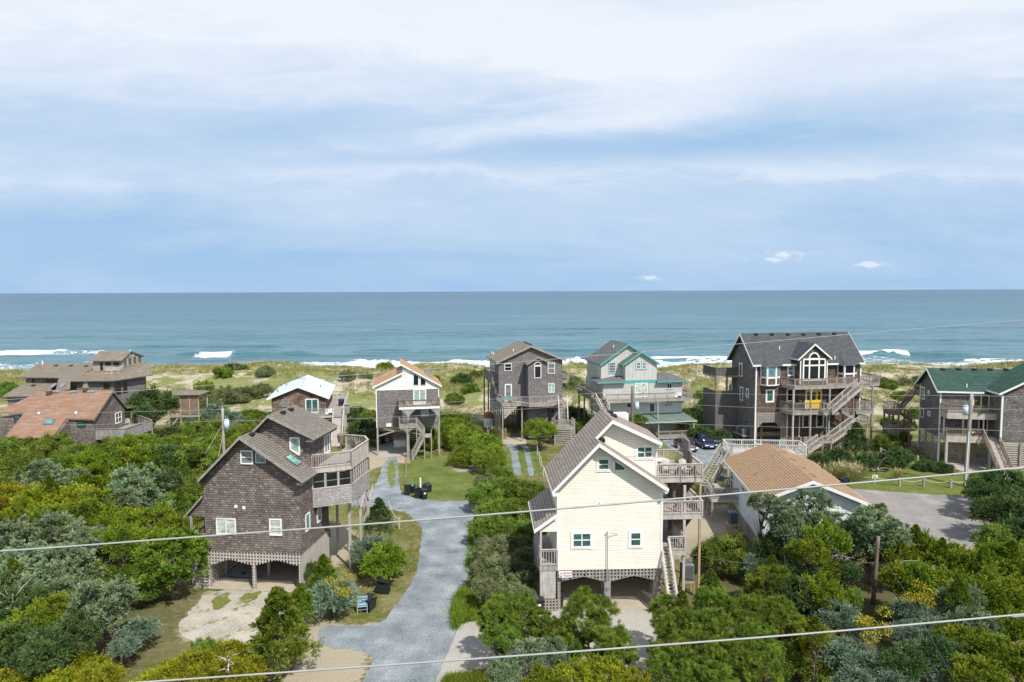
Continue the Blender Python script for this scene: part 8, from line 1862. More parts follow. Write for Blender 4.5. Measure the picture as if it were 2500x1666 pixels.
# driftwood stump
g_ = ground(2138, 1151); e = empty('driftwood_stump', g_, 0, 'bleached driftwood stump with spreading roots on the lawn', 'driftwood')
rr_ = random.Random(5); m = MB().tube([(0, 0, .1), (.1, .3, .4), (.15, .4, .6)], [.4, .35, .2], 8)
m.build('stump', M['deadwood'], e, None, True)
for k in range(30):
    a = rr_.uniform(0, 2 * math.pi); el = rr_.uniform(.0, 1.3); L_ = rr_.uniform(1.0, 2.3); p = Vector((0, .1, .25)); d = Vector((math.cos(a) * math.cos(el), math.sin(a) * math.cos(el), math.sin(el))); pts = [p]
    for j in range(4): d = (d + Vector((rr_.uniform(-.4, .4), rr_.uniform(-.4, .4), rr_.uniform(-.25, .25)))).normalized(); p = p + d * L_ / 4; p.z = max(p.z, .05); pts.append(p)
    MB().tube(pts, [.10, .075, .055, .035, .012], 5).build('root', M['deadwood'], e)
# ================================================================ vegetation
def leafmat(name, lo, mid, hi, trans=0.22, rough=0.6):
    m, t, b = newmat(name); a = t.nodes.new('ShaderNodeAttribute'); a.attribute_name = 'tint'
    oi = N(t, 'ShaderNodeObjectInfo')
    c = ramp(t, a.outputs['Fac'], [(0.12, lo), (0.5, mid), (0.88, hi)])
    hs = N(t, 'ShaderNodeHueSaturation'); t.links.new(math_(t, 'ADD', 0.485, math_(t, 'MULTIPLY', oi.outputs['Random'], 0.03)), hs.inputs['Hue'])
    t.links.new(math_(t, 'ADD', 0.93, math_(t, 'MULTIPLY', oi.outputs['Random'], 0.30)), hs.inputs['Value']); t.links.new(c, hs.inputs['Color']); c = hs.outputs[0]
    t.links.new(c, b.inputs['Base Color']); b.inputs['Roughness'].default_value = rough; setspec(b, 0.15)
    tr = N(t, 'ShaderNodeBsdfTranslucent'); t.links.new(c, tr.inputs[0]); mx = N(t, 'ShaderNodeMixShader'); mx.inputs[0].default_value = trans
    out = t.nodes['Material Output']; t.links.new(b.outputs[0], mx.inputs[1]); t.links.new(tr.outputs[0], mx.inputs[2]); t.links.new(mx.outputs[0], out.inputs[0]); return m
L = {}
L['sage'] = leafmat('sage_foliage', (.07,.105,.05),(.18,.25,.125),(.33,.41,.24))
L['sea'] = leafmat('sea_green_foliage', (.05,.09,.05),(.15,.22,.14),(.30,.39,.27))
L['olive'] = leafmat('olive_foliage', (.045,.075,.008),(.15,.215,.018),(.30,.36,.035))
L['yellow'] = leafmat('yellow_green_foliage', (.07,.095,.008),(.22,.25,.018),(.41,.39,.03))
L['bright'] = leafmat('bright_green_foliage', (.045,.085,.010),(.155,.235,.022),(.30,.37,.05))
L['pine'] = leafmat('pine_foliage', (.026,.055,.010),(.118,.18,.022),(.28,.345,.05))
L['dark'] = leafmat('dark_green_foliage', (.022,.05,.014),(.075,.13,.04),(.17,.24,.085))
L['green'] = leafmat('shrub_foliage', (.032,.065,.009),(.125,.19,.024),(.28,.35,.07))
L['grey'] = leafmat('grey_green_foliage', (.045,.07,.025),(.15,.19,.075),(.34,.36,.19))
L['juni'] = leafmat('juniper_foliage', (.03,.06,.008),(.115,.18,.018),(.25,.32,.035))
L['gold'] = leafmat('golden_leaves', (.16, .15, .01), (.32, .28, .02), (.52, .42, .04))
L['straw'] = leafmat('straw_grass', (.30, .25, .13), (.46, .39, .22), (.62, .55, .36), .1)
L['dgrass'] = leafmat('dune_grass_blades', (.13, .15, .04), (.25, .265, .08), (.42, .40, .18), .2)
L['twig'] = leafmat('bare_twigs', (.13, .11, .09), (.22, .195, .17), (.34, .31, .28), .0)

def unit(n, rg):
    v = rg.normal(size=(n, 3)); return v / np.linalg.norm(v, axis=1, keepdims=True)
def leafmesh(name, P_, D, Ln, Wd, tint, rg):
    n = len(P_); D = D / np.maximum(np.linalg.norm(D, axis=1, keepdims=True), 1e-6)
    S_ = np.cross(D, unit(n, rg)); S_ /= np.maximum(np.linalg.norm(S_, axis=1, keepdims=True), 1e-6)
    Ln = np.broadcast_to(Ln, n)[:, None]; Wd = np.broadcast_to(Wd, n)[:, None]
    V = np.stack([P_, P_ + D * Ln * .45 + S_ * Wd * .5, P_ + D * Ln, P_ + D * Ln * .45 - S_ * Wd * .5], 1).reshape(-1, 3)
    me = bpy.data.meshes.new(name); me.vertices.add(4 * n); me.vertices.foreach_set('co', V.astype(np.float32).reshape(-1))
    me.loops.add(4 * n); me.loops.foreach_set('vertex_index', np.arange(4 * n, dtype=np.int32)); me.polygons.add(n)
    me.polygons.foreach_set('loop_start', np.arange(0, 4 * n, 4, dtype=np.int32)); me.polygons.foreach_set('loop_total', np.full(n, 4, np.int32)); me.update(calc_edges=True)
    a = me.attributes.new('tint', 'FLOAT', 'FACE'); a.data.foreach_set('value', np.clip(tint, 0, 1).astype(np.float32)); return me
def envelope(shape, n, rg):
    """clump centres and radii inside a unit crown resting on z=0, centre height returned"""
    C_, r_ = [], []
    if shape == 'round':
        hc = .72
        for k in range(n):
            z = rg.uniform(-.55, 1) ; ph = rg.uniform(0, 2 * math.pi) if k % 3 else k * 2.4; rr = math.sqrt(max(0, 1 - z * z)) ; q = rg.uniform(.45, .82)
            C_.append((rr * math.cos(ph) * q, rr * math.sin(ph) * q, hc + z * .58 * q)); r_.append(rg.uniform(.20, .36))
    elif shape == 'dome':
        hc = .45
        for k in range(n):
            z = rg.uniform(-.1, 1); ph = k * 2.4 + rg.uniform(-.5, .5); rr = math.sqrt(max(0, 1 - z * z)); q = rg.uniform(.5, .85)
            C_.append((rr * math.cos(ph) * q, rr * math.sin(ph) * q, .12 + z * .68 * q)); r_.append(rg.uniform(.20, .34))
    elif shape == 'cone':
        hc = .85
        for k in range(n):
            h_ = (k + rg.uniform(0, 1)) / n; ph = k * 2.4 + rg.uniform(-.4, .4); w_ = (1 - h_) ** .75 * .78 + .03; q = rg.uniform(.55, 1.0)
            C_.append((w_ * math.cos(ph) * q, w_ * math.sin(ph) * q, .12 + h_ * 1.75)); r_.append((.10 + .24 * (1 - h_)) * rg.uniform(.8, 1.25))
    elif shape == 'layer':
        hc = .95
        for k in range(n):
            h_ = rg.uniform(0, 1); ph = k * 2.4 + rg.uniform(-.6, .6); w_ = (1 - (h_ * 1.15 - .25) ** 2) ** .5 * .85; q = rg.uniform(.35, 1.0)
            C_.append((w_ * math.cos(ph) * q, w_ * math.sin(ph) * q, .42 + h_ * 1.05)); r_.append(rg.uniform(.17, .32))
    C_, r_ = np.array(C_), np.array(r_) * (34 / n) ** .42; el = rg.uniform(.8, 1.15, n)
    if shape in ('round', 'layer'):   # leaders: narrow upright tips round the crown
        k = rg.uniform(0, 1, n) < .34; o = C_ - np.array([0, 0, hc]); C_[k] += o[k] * .16 * np.array([1, 1, .6]); r_[k] *= .68; el[k] = rg.uniform(1.5, 2.3, k.sum())
    return C_, r_, hc, el
def make_tree(shape, style, seed, n=34):
    rg = np.random.default_rng(seed); C_, r_, hc, el = envelope(shape, n, rg); cc = np.array([0, 0, hc])
    PP, DD, LL, WW, TT = [], [], [], [], []
    flat0 = {'layer': .6, 'round': .85, 'dome': .9, 'cone': .95}[shape]
    for k in range(len(C_)):
        ct = rg.uniform(0, 1); ns = {'spray': 17, 'pine': 15, 'broad': 18}[style]; flat = flat0 * el[k]
        out = C_[k] - cc; out = out / (np.linalg.norm(out) + 1e-6)
        sd_ = unit(ns, rg); sd_ = sd_ + out * .55 + np.array([0, 0, .45 if style != 'pine' else .55]); sd_ /= np.linalg.norm(sd_, axis=1, keepdims=True)
        for j in range(ns):
            R_ = r_[k] * {'spray': rg.uniform(.7, 1.45), 'pine': rg.uniform(.4, 1.5), 'broad': rg.uniform(.7, 1.25)}[style]; st = rg.uniform(0, 1)
            if style == 'spray':
                m_ = 20; t_ = rg.uniform(.25, 1.12, m_)[:, None]; p = C_[k] + sd_[j] * R_ * t_ * np.array([1, 1, flat]) + rg.normal(size=(m_, 3)) * R_ * .11 * (1.25 - t_)
                d = sd_[j] * 1.0 + rg.normal(size=(m_, 3)) * .42 + np.array([0, 0, .25]); ln = rg.uniform(.055, .10, m_); wd = rg.uniform(.020, .034, m_)
            elif style == 'pine':
                tip = C_[k] + sd_[j] * R_ * np.array([1, 1, flat]); m_ = 32; t_ = rg.uniform(-.75, .05, m_)[:, None]; p = tip + sd_[j] * t_ * .12 + rg.normal(size=(m_, 3)) * .008
                d = sd_[j] * .85 + unit(m_, rg) * .85; ln = rg.uniform(.085, .135, m_); wd = rg.uniform(.009, .014, m_)
            else:
                m_ = 24; t_ = rg.uniform(.7, 1.08, m_)[:, None]; p = C_[k] + (sd_[j] + rg.normal(size=(m_, 3)) * .22) * R_ * t_ * np.array([1, 1, flat]); d = unit(m_, rg) + sd_[j] * .5 + np.array([0, 0, .15]); ln = rg.uniform(.040, .068, m_); wd = rg.uniform(.024, .040, m_)
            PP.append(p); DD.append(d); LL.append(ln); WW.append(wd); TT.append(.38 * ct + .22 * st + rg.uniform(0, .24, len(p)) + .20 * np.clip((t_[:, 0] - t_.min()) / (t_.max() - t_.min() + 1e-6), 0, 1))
    P_ = np.concatenate(PP); P_[:, 2] = np.maximum(P_[:, 2], .01)
    me = leafmesh('crown', P_, np.concatenate(DD), np.concatenate(LL), np.concatenate(WW), np.concatenate(TT), rg)
    # trunk and limbs reaching the clumps
    m = MB(); tr = .055 if shape != 'dome' else .03; top = hc * .98
    bend = [(rg.uniform(-.05, .05), rg.uniform(-.05, .05), top * i / 5) for i in range(6)]; bend[0] = (0, 0, 0)
    m.tube(bend, [tr * (1 - .15 * i) for i in range(6)], 7)
    for k in range(0, len(C_), 1 if shape == 'layer' else 2):
        z0 = min(top * .85, max(.08, min(C_[k][2], hc) - rg.uniform(.1, .3))); i = min(4, int(z0 / top * 5)); b_ = Vector(bend[i]).lerp(Vector(bend[i + 1]), z0 / top * 5 - i); c = Vector((C_[k][0] * .85, C_[k][1] * .85, min(C_[k][2], hc))); md = b_.lerp(c, .5) + Vector((0, 0, -.04)); m.tube([b_, md, md.lerp(c, .9)], [tr * .40, tr * .25, tr * .08], 5)
    for k in range(26 if shape == 'layer' else 8):   # dead twigs
        z0 = rg.uniform(.15, .6) * top; ph = rg.uniform(0, 6.28); b_ = Vector((0, 0, z0)); q = b_ + Vector((math.cos(ph) * .35, math.sin(ph) * .35, rg.uniform(-.05, .15))); m.tube([b_, b_.lerp(q, .5) + Vector((0, 0, .03)), q], [.008, .006, .003], 4)
    tm = m.mesh('trunk', recalc=False, uvs=True); tm.materials.append(M['bark']); tm.polygons.foreach_set('use_smooth', [True] * len(tm.polygons))
    return me, tm, hc
VAR = {}
VAR['round'] = [make_tree('round', 'spray', 11, 60), make_tree('round', 'spray', 12, 66), make_tree('round', 'spray', 13, 72)]
VAR['layer'] = [make_tree('layer', 'spray', 21, 54), make_tree('layer', 'spray', 22, 60), make_tree('layer', 'spray', 23, 66)]
VAR['cone'] = [make_tree('cone', 'spray', 31, 74), make_tree('cone', 'spray', 32, 66)]
VAR['pine'] = [make_tree('layer', 'pine', 41, 66), make_tree('round', 'pine', 42, 70), make_tree('layer', 'pine', 43, 76)]
VAR['shrub'] = [make_tree('dome', 'broad', 51, 56), make_tree('dome', 'broad', 52, 62), make_tree('round', 'broad', 53, 60)]
VAR['juniper'] = [make_tree('dome', 'spray', 61, 60), make_tree('dome', 'spray', 62, 66)]
KIND = {   # code: (variant family, foliage, object name, description, category, default crown height)
 'C': ('layer', 'sage', 'cedar_tree', 'pale sage cedar', 'tree', 3.0), 'R': ('round', 'sage', 'cedar_tree', 'rounded sage cedar', 'tree', 2.8),
 'O': ('round', 'olive', 'cedar_tree', 'olive green cedar', 'tree', 2.8), 'T': ('layer', 'juni', 'cedar_tree', 'olive cedar with visible trunk', 'tree', 3.2),
 'Y': ('round', 'yellow', 'cedar_tree', 'yellow green cedar', 'tree', 2.4), 'K': ('cone', 'juni', 'juniper_tree', 'pointed bright green juniper', 'tree', 2.6),
 'P': ('pine', 'pine', 'pine_tree', 'bushy green pine', 'tree', 3.0), 'S': ('shrub', 'green', 'leafy_shrub', 'leafy green shrub', 'shrub', 1.5),
 'V': ('shrub', 'bright', 'leafy_shrub', 'bright green leafy shrub', 'shrub', 1.5), 'D': ('juniper', 'dark', 'evergreen_shrub', 'dark evergreen shrub', 'shrub', 1.6),
 'E': ('round', 'dark', 'evergreen_tree', 'dark evergreen tree', 'tree', 2.8), 'B': ('juniper', 'sea', 'blue_juniper', 'blue green juniper', 'shrub', 1.9),
 'G': ('shrub', 'grey', 'grey_shrub', 'grey green leafy shrub', 'shrub', 1.6), 'N': ('cone', 'dark', 'spruce_tree', 'dark conical spruce', 'tree', 3.2), 'J': ('juniper', 'yellow', 'yellow_shrub', 'yellow green bushy shrub', 'shrub', 1.6)}
vc = {}; RT = random.Random(3); PLACED = []
def plant(kind, px, py, r, label=None, zc=None, group=None, ry=1.0, where=None, vi=None):
    fam, fol, nm, desc, cat, h0 = KIND[kind]; zc = h0 if zc is None else zc
    p = ground(px, py, zc)
    for _ in range(4): p = ground(px, py, zc + gzs(p.x, p.y))
    if p.y > 160 or p.y < 0: p = ground(px, py, 3.0 + zc)
    rm = r * p.y / F_PX; i = vc.get(fam, 0); vc[fam] = i + 1; me, tm, hc = VAR[fam][(i if vi is None else vi) % len(VAR[fam])]
    e = empty(nm, (p.x, p.y, gzs(p.x, p.y) - .05), RT.uniform(0, 6.28), label, cat, group)
    s = rm * RT.uniform(1.02, 1.14); e.scale = (s, s, s * ry)
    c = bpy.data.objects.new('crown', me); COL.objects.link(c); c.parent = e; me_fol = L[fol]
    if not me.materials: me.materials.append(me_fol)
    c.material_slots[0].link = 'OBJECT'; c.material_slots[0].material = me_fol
    t_ = bpy.data.objects.new('trunk', tm); COL.objects.link(t_); t_.parent = e
    lift = (zc + .05) / (s * ry) - hc
    c.location = (0, 0, lift); t_.scale = (1, 1, max(.15, (hc + lift) / hc))
    PLACED.append([e, kind, px, py, where, label]); return e
TH_L = 'in the thicket left of the dark shingled house'; TH_R = 'in the thicket right of the concrete drive'; TH_B = 'among the shrubs behind the dark shingled house'
HEDGE = 'in the hedge left of the yellow house'; MND = 'in the green mound between the white gabled and grey houses'; DUNE = 'on the dunes'; RE = 'at the right edge beside the asphalt street'; BH = 'beside the stairs of the large charcoal roofed house'; MID = 'between the oceanfront houses'
LIST = []
def add(where, s, zc=None):
    for it in s.replace('\n', ' ').split(';'):
        it = it.strip()
        if not it: continue
        k, x, y, r = it.split()[:4]; LIST.append((where, k, float(x), float(y), float(r), zc))
add(TH_L, 'S 20 1092 52;S 75 1088 48;S 130 1090 46;S 190 1104 40;S 240 1098 40;S 290 1092 40;O 335 1090 44;S 390 1088 40;O 435 1090 38', 4.0)
add(TH_L, 'S 30 1130 60;S 95 1125 60;S 160 1135 55;O 220 1135 55;S 280 1130 55;O 345 1128 60;E 400 1125 55;S 455 1120 55', 3.0)
add(TH_L, '''S 20 1180 60;C 95 1170 62;C 160 1185 58;O 225 1180 60;C 330 1195 80;E 395 1180 55;S 450 1170 60;S 490 1200 50;Y 20 1225 58;Y 90 1235 58;Y 175 1225 62;O 245 1240 60;C 300 1235 55;S 405 1230 55;S 455 1235 50;O 40 1275 62;O 120 1275 60;O 205 1270 62;O 285 1280 62;O 365 1275 60;C 420 1245 45;O 440 1290 50;
C 40 1325 80;C 130 1320 80;C 205 1330 65;O 290 1320 65;O 355 1330 60;C 60 1385 85;C 150 1390 85;R 20 1430 70;C 110 1450 80;S 215 1420 60;S 320 1390 60;S 350 1430 45;E 40 1490 75;O 130 1500 65;O 70 1540 70;E 170 1560 70;E 20 1580 75;E 110 1595 70''')
add(TH_L, 'B 335 1530 48;B 300 1575 38', 1.5)
add(TH_B, '''S 470 1060 48;S 520 1045 45;V 560 1070 48;S 610 1060 42;S 500 1090 50;V 550 1110 50;S 490 1140 55;S 540 1150 40;B 520 1005 38;B 560 1020 36;G 500 975 36;G 555 965 32;G 600 985 34;S 640 1020 36;V 500 955 24;B 460 985 32;S 610 1015 38;G 640 985 28;B 590 1040 34''')
add('below the deck of the red roofed house', 'E 368 992 60;E 335 1010 36', 5.2)
add('below the deck of the red roofed house', 'B 330 1035 34;D 415 1055 34', 2.6)
add(HEDGE, '''S 1185 1212 46;S 1235 1192 52;S 1290 1192 46;S 1196 1252 38;S 1235 1245 58;S 1292 1240 44;S 1195 1290 50;S 1255 1290 52;S 1305 1290 32;G 1196 1345 46;G 1240 1335 56;G 1290 1335 42;G 1198 1395 48;G 1245 1390 60;G 1292 1395 32;G 1192 1440 40;G 1235 1445 54;G 1280 1450 32;S 1220 1475 34;D 1265 1480 30''')
add(MND, '''V 1055 1068 38;S 1095 1052 40;V 1130 1070 48;V 1178 1085 52;V 1140 1108 46;V 1195 1125 42;S 1220 1155 36;S 1065 1040 28;V 1100 1040 30;D 1085 1022 30;S 1120 1020 30;G 1185 1170 30''')
add(MID, '''D 885 1040 36;D 870 1005 28;S 905 1018 24;D 908 1060 26;G 1395 965 36;D 1400 1010 40;S 1420 1040 38;D 1385 1045 36;D 1700 1010 38;D 1740 1030 36;S 1680 1040 32;D 1710 1055 30;S 1755 1000 26;P 1540 1012 28;P 1555 1030 26;S 850 1070 20;D 1760 1060 26''')
add(DUNE, '''D 572 930 32;S 545 942 24;D 1128 960 28;S 1150 975 24;S 1110 985 24;S 1165 952 18;V 940 893 24;S 12 925 28;S 35 960 26;D 1730 985 28;S 1715 960 20;G 2225 945 30;G 2260 928 26;S 2170 957 22;S 2200 985 24;G 2150 932 18;S 1060 925 16;G 650 955 22;G 850 965 20;S 2240 1010 24;S 2215 1035 24;G 895 950 18;G 1345 925 16;S 60 985 24;S 1350 1000 24''', .9)
add(BH, 'D 2045 1108 32;D 2000 1118 26;S 2165 1075 34;D 2195 1110 38;S 2190 1060 30;D 2150 1118 34;D 2120 1120 28;S 2175 1035 24', 1.5)
add(BH, 'N 2090 1072 34', 3.0)
add('on the lawn in front of the green roofed house', 'D 2262 1136 30;D 2300 1140 28', .6)
add(RE, 'E 2450 1195 70;E 2400 1205 42;E 2475 1250 70;E 2425 1255 50;S 2450 1310 60;E 2495 1310 60;S 2405 1170 36', 2.6)
add(TH_R, 'R 1862 1226 34;C 1915 1250 44;C 1985 1238 56', 5.6)
add(TH_R, 'C 2062 1288 50', 3.6)
add(TH_R, 'R 1925 1290 50;C 2125 1285 62;C 2180 1300 44;O 2020 1318 56;O 1975 1345 50', 4.4)
add(TH_R, 'R 2090 1325 54', 2.8)
add(TH_R, '''E 1900 1340 50;S 1770 1355 62;S 1730 1350 40;S 1815 1370 44;B 1850 1372 40;E 1900 1400 50;E 1960 1400 50;O 2010 1390 46;E 2060 1395 40;
O 2185 1355 56;O 2240 1340 56;O 2310 1370 66;O 2375 1395 66;O 2440 1375 60;O 2490 1390 60;O 2208 1415 52;O 2250 1430 66;O 2320 1440 66;R 2350 1475 62;O 2420 1450 66;O 2485 1460 62;D 2175 1490 34;S 1870 1430 50;E 1940 1450 60;O 2000 1450 60;S 2060 1450 46;
S 1960 1500 56;S 1925 1540 56;Y 1990 1560 50;S 1950 1600 64;S 2010 1620 60;R 2390 1530 60;O 2460 1530 66;O 2350 1570 60;O 2430 1600 66;O 2490 1620 60;O 2380 1655 66;E 2210 1620 56;E 2300 1600 56''')
add(TH_R, '''B 2050 1500 56;B 2095 1530 40;B 2230 1490 56;B 2275 1530 50;B 2220 1545 52;B 2260 1590 52;B 2060 1590 58;B 2130 1620 56;B 2190 1655 50;B 2310 1640 54;B 2090 1660 50''', 2.4)
add('on the edge of the concrete drive', 'P 1210 1510 52;P 1270 1500 58;P 1225 1560 50;P 1320 1520 40', 2.6)
add('in front of the carport of the yellow house', 'P 1440 1525 92', 3.4)
add('at the bottom of the photo below the carport', 'P 1380 1560 56;P 1500 1580 56;R 1290 1600 52;R 1230 1640 46;R 1360 1590 46;Y 1400 1660 60;Y 1480 1655 62;O 1330 1670 50;Y 1550 1668 50', 2.4)
add('right of the concrete drive below the yellow house stairs', 'P 1745 1485 70;P 1655 1535 62;P 1740 1540 70;P 1620 1480 36;P 1690 1600 70;P 1780 1610 74;P 1880 1430 66;P 1830 1500 60;P 1900 1500 56;P 1850 1570 66;P 1640 1630 60;P 1740 1660 60;P 1860 1650 66;P 1610 1590 30', 3.0)
add('at the lower left below the sand drive', 'J 30 1645 60;J 100 1640 62;J 180 1620 66;J 240 1650 56;J 420 1640 60;J 480 1620 62;J 545 1640 64;J 600 1630 56;J 370 1660 50;J 560 1590 46;S 500 1590 40;J 140 1665 56', 1.8)
add(TH_L, 'K 120 1195 30;K 255 1150 30;K 365 1160 32;K 55 1285 34;K 205 1262 32;K 440 1225 28;K 300 1330 34;K 30 1400 34', 3.7)
add(TH_R, 'K 1735 1430 34;K 1665 1475 30;K 1885 1392 32;K 2235 1318 34;K 2400 1372 34;K 2300 1345 28;K 2340 1450 34;K 2440 1480 36;K 1990 1540 32;K 2470 1355 32', 3.7)
EXPL = [('V', 1316, 1042, 40, 'tall bright green vine covered shrub beside the stair landing of the grey bay window house', 3.4), ('C', 255, 1462, 84, 'tall sage cedar with a bare lower trunk above the yellow bushes at left', 3.6), ('T', 418, 1358, 88, 'olive cedar with a stout brown trunk left of the dark house carport', 3.2),
 ('K', 680, 1535, 92, 'large pointed bright green juniper in front of the dark house carport', 3.0), ('B', 812, 1446, 64, 'blue green juniper overgrown with yellow vine beside the folding sign', 1.7), ('K', 790, 1400, 42, 'upright green juniper tips rising behind the blue green juniper', 2.0),
 ('N', 925, 1262, 42, 'dark green conical cedar on the lawn left of the gravel lane', 3.0), ('B', 915, 1335, 58, 'blue green juniper between the conical cedar and the olive juniper', 1.8), ('O', 940, 1372, 60, 'round olive juniper above the fallen bin beside the lane', 1.6), ('D', 770, 1385, 34, 'dark juniper beside the lattice corner of the dark shingled house', 1.5), ('K', 735, 1470, 40, 'small bright juniper between the pointed juniper and the blue green juniper', 1.6), ('O', 2151, 1240, 15, 'slender olive sprout rising above the cedars by the asphalt street', 4.6)]
for w_, k, x, y, r, zc in LIST: plant(k, x, y, r, None, zc, where=w_)
for k, x, y, r, lb, zc in EXPL: plant(k, x, y, r, lb, zc, where='explicit')
# labels for the planted lists: kind, order from the left within its row of the same place
ORD = ['first', 'second', 'third', 'fourth', 'fifth', 'sixth', 'seventh', 'eighth', 'ninth', 'tenth', 'eleventh', 'twelfth', 'thirteenth', 'fourteenth', 'fifteenth', 'sixteenth', 'seventeenth', 'eighteenth', 'nineteenth', 'twentieth', 'twenty first', 'twenty second', 'twenty third', 'twenty fourth', 'twenty fifth', 'twenty sixth']
byw = {}
for rec in PLACED:
    if rec[5] is None: byw.setdefault((rec[4], rec[1]), []).append(rec)
for (wh, k), recs in byw.items():
    desc = KIND[k][3]; n = len(recs)
    grp = ('trees ' if KIND[k][4] == 'tree' else 'shrubs ') + wh
    if n == 1: recs[0][0]['label'] = desc + ' ' + wh
    else:
        recs.sort(key=lambda q: q[2])
        for i, q in enumerate(recs): q[0]['label'] = '%s %s from left %s' % (ORD[i] if i < len(ORD) else 'last', desc, wh); q[0]['group'] = grp
for rec in PLACED:
    lb = rec[0]['label']
    if len(lb.split()) > 16: rec[0]['label'] = ' '.join(lb.split()[:16])

# golden leaves of a vine, and loose grasses
def scatter_leaves(name, centers, rad, per, ln, wd, mat, up, rg, flat=.6):
    PP, DD, LL, WW = [], [], [], []
    for c in centers:
        v = unit(per, rg); P_ = np.array(c) + v * rad * rg.uniform(.5, 1, (per, 1)) * np.array([1, 1, flat]); PP.append(P_); DD.append(unit(per, rg) + v * .5 + np.array([0, 0, up])); LL.append(rg.uniform(*ln, per)); WW.append(rg.uniform(*wd, per))
    n = len(centers) * per; me = leafmesh(name, np.concatenate(PP), np.concatenate(DD), np.concatenate(LL), np.concatenate(WW), rg.uniform(0, 1, n), rg); me.materials.append(mat); o = bpy.data.objects.new(name, me); COL.objects.link(o); return o
rg = np.random.default_rng(77)
for cx_, cy_, r_, k_, lb in ((2135, 1530, 42, 7, 'golden leaved vine over the cedars left of centre in the lower right thicket'), (2245, 1445, 30, 6, 'golden leaved vine on the cedars right of the short bare pole'), (825, 1440, 30, 5, 'golden leaved vine on the blue green juniper beside the folding sign')):
    cs = []
    for _ in range(k_): q = ground(cx_ + rg.uniform(-r_, r_), cy_ + rg.uniform(-r_, r_), 3.4 if cx_ > 1000 else 2.4); cs.append(tuple(q))
    o = scatter_leaves('golden_vine', cs, .5, 130, (.08, .14), (.05, .09), L['gold'], .4, rg); tag(o, lb, 'vine')
def grassmesh(name, pos, hts, sprd, blades, wd, mat, rg, label, cat, kind=None, group=None, tint=None):
    n = len(pos) * blades; P_ = np.repeat(pos, blades, 0) + rg.normal(size=(n, 3)) * np.array([sprd, sprd, 0]); P_[:, 2] -= .03
    D = rg.normal(size=(n, 3)) * .38; D[:, 2] = 1; hh = np.repeat(hts, blades) * rg.uniform(.6, 1.15, n)
    tn = np.repeat(rg.uniform(0, .6, len(pos)), blades) + rg.uniform(0, .4, n)
    me = leafmesh(name, P_, D, hh, wd, tn, rg); me.materials.append(mat); o = bpy.data.objects.new(name, me); COL.objects.link(o); return tag(o, label, cat, group, kind)
# dune grass
N0 = 26000; X = rg.uniform(-130, 130, N0 * 2); Y = 104 + (rg.uniform(0, 1, N0 * 2) ** 1.0) * 64
keep = (fbm(X / 9, Y / 6, 4, 40) > .50 - .10 * ss(140, 160, Y)) & (np.abs(X) < Y * .86 + 8); X, Y = X[keep][:N0], Y[keep][:N0]
grassmesh('dune_grass', np.stack([X, Y, gz(X, Y)], 1), rg.uniform(.5, 1.0, len(X)), .28, 7, .06, L['dgrass'], rg, 'green and straw coloured dune grass covering the dunes', 'dune grass', 'stuff')
# sea oats along the crest
X = rg.uniform(-130, 130, 2600); Y = rg.uniform(146, 166, 2600)
grassmesh('sea_oats', np.stack([X, Y, gz(X, Y)], 1), rg.uniform(1.0, 1.9, len(X)), .25, 3, .035, L['straw'], rg, 'straw coloured sea oats standing along the dune crest', 'sea oats', 'stuff')
# rough grass verge
def verge(pxs, n, h, label, mat='dgrass', bl=8):
    poly = pxpoly(pxs); xs_ = [p[0] for p in poly]; ys_ = [p[1] for p in poly]; X = rg.uniform(min(xs_), max(xs_), n * 3); Y = rg.uniform(min(ys_), max(ys_), n * 3); k = inside(poly, X, Y); X, Y = X[k][:n], Y[k][:n]
    return grassmesh('tall_grass', np.stack([X, Y, np.zeros(len(X))], 1), rg.uniform(h * .6, h, len(X)), .12, bl, .03, L[mat], rg, label, 'grass', 'stuff')
verge([(1108, 1545), (1106, 1500), (1112, 1465), (1135, 1440), (1190, 1480), (1215, 1512), (1150, 1518), (1122, 1524)], 700, .9, 'tall green grass tuft between the gravel lane and the concrete drive', 'bright', 12)
verge([(1142, 1330), (1146, 1290), (1165, 1290), (1160, 1340), (1150, 1380), (1136, 1400)], 260, .45, 'grass strip between the gravel lane and the hedge', 'bright')
verge([(1085, 1690), (1090, 1660), (1178, 1650), (1200, 1660), (1200, 1690)], 500, .7, 'grass patch at the bottom edge of the concrete drive', 'bright', 12)
verge([(975, 1240), (1003, 1262), (1026, 1285), (1030, 1303), (1022, 1340), (1018, 1380), (1000, 1410), (985, 1380), (1000, 1330), (990, 1290)], 420, .25, 'short grass edging the left side of the gravel lane', 'dgrass')
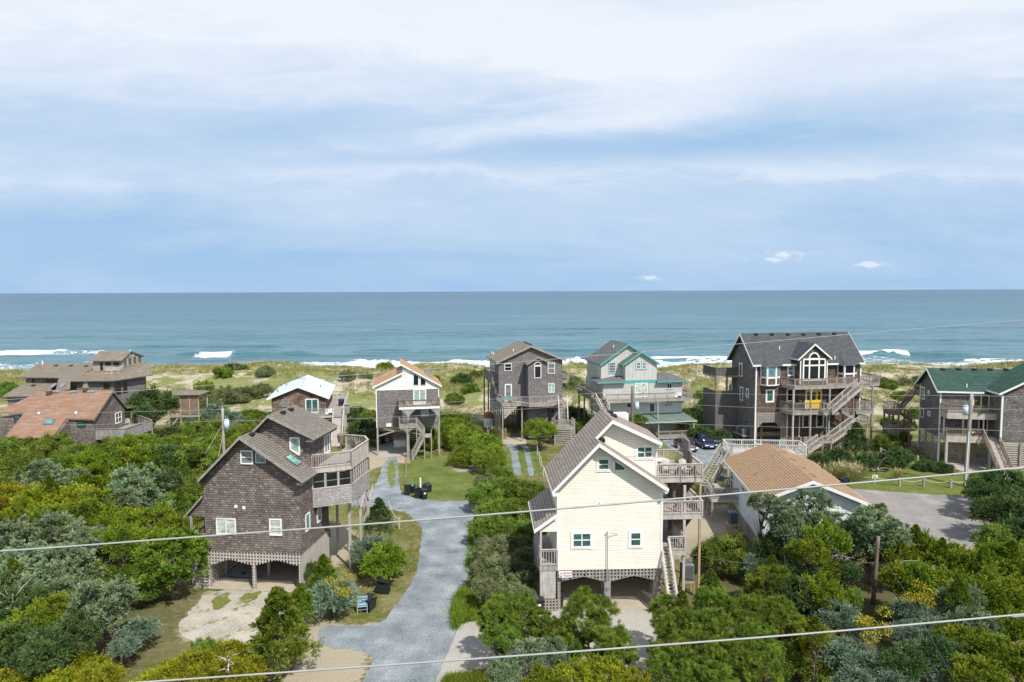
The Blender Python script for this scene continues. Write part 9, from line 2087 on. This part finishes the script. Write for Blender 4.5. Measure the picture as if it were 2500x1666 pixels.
# pampas
def pampas(px, py, n, ht, sp, label, mat='straw', cat='grass'):
    p = ground(px, py); pos = np.stack([p.x + rg.normal(size=n) * sp, p.y + rg.normal(size=n) * sp * .6, np.zeros(n)], 1); e = empty('pampas_grass', p, 0, label, cat)
    o = grassmesh('blades', pos - np.array(p), np.full(n, ht), .2, 30, .045, L['dgrass'], rg, None, None); o.parent = e
    P2_ = pos - np.array(p); P2_[:, 2] = ht * rg.uniform(.55, .8, n); P2_ = np.repeat(P2_, 22, 0) + rg.normal(size=(n * 22, 3)) * np.array([.09, .09, .22]); D = rg.normal(size=(n * 22, 3)) * .3; D[:, 2] = 1
    me = leafmesh('plumes', P2_, D, rg.uniform(.25, .45, n * 22), .07, rg.uniform(.3, 1, n * 22), rg); me.materials.append(L['straw']); o = bpy.data.objects.new('plumes', me); COL.objects.link(o); o.parent = e
pampas(2053, 1170, 34, 2.0, 1.1, 'wide straw coloured pampas grass clump on the lawn beyond the orange roof'); pampas(1213, 1073, 9, 1.9, .5, 'pale pampas plumes by the left post of the grey bay window house'); pampas(2190, 1172, 4, 1.4, .2, 'small pale plume by the rope fence above the asphalt street')
# bare dead limbs
def deadlimbs(px, py, zc, s, label, seed):
    rr = random.Random(seed); p = ground(px, py, zc); e = MB(); st = Vector((0, 0, 0)); top = zc + s * .3
    tr = [Vector((0, 0, 0)), Vector((rr.uniform(-.3, .3), 0, top * .5)), Vector((rr.uniform(-.5, .5), 0, top))]
    e.tube(tr, [.09, .06, .03], 6)
    for _ in range(11):
        b_ = tr[1].lerp(tr[2], rr.uniform(0, 1)); d = Vector((rr.uniform(-1, 1), rr.uniform(-1, .4), rr.uniform(-.2, .9))).normalized() * s * rr.uniform(.5, 1.1); e.tube([b_, b_ + d * .5 + Vector((0, 0, .1)), b_ + d], [.035, .022, .008], 4)
    o = e.build('dead_branches', M['deadwood'], None, None, True); o.location = (p.x, p.y, 0); tag(o, label, 'dead tree')
deadlimbs(425, 1235, 3.0, 1.4, 'bleached bare branches at the left corner of the dark shingled house', 1); deadlimbs(14, 1470, 3.5, 1.6, 'pale bare curving limb at the far left edge', 2); deadlimbs(2020, 1370, 3.2, 1.8, 'bare dead limbs under the olive cedar left of the short bare pole', 3); deadlimbs(2200, 1385, 3.2, 1.5, 'bare dead limbs right of the short bare pole', 4); deadlimbs(545, 1615, 2.6, .8, 'bare pale stem among the yellow bushes at the bottom', 6)
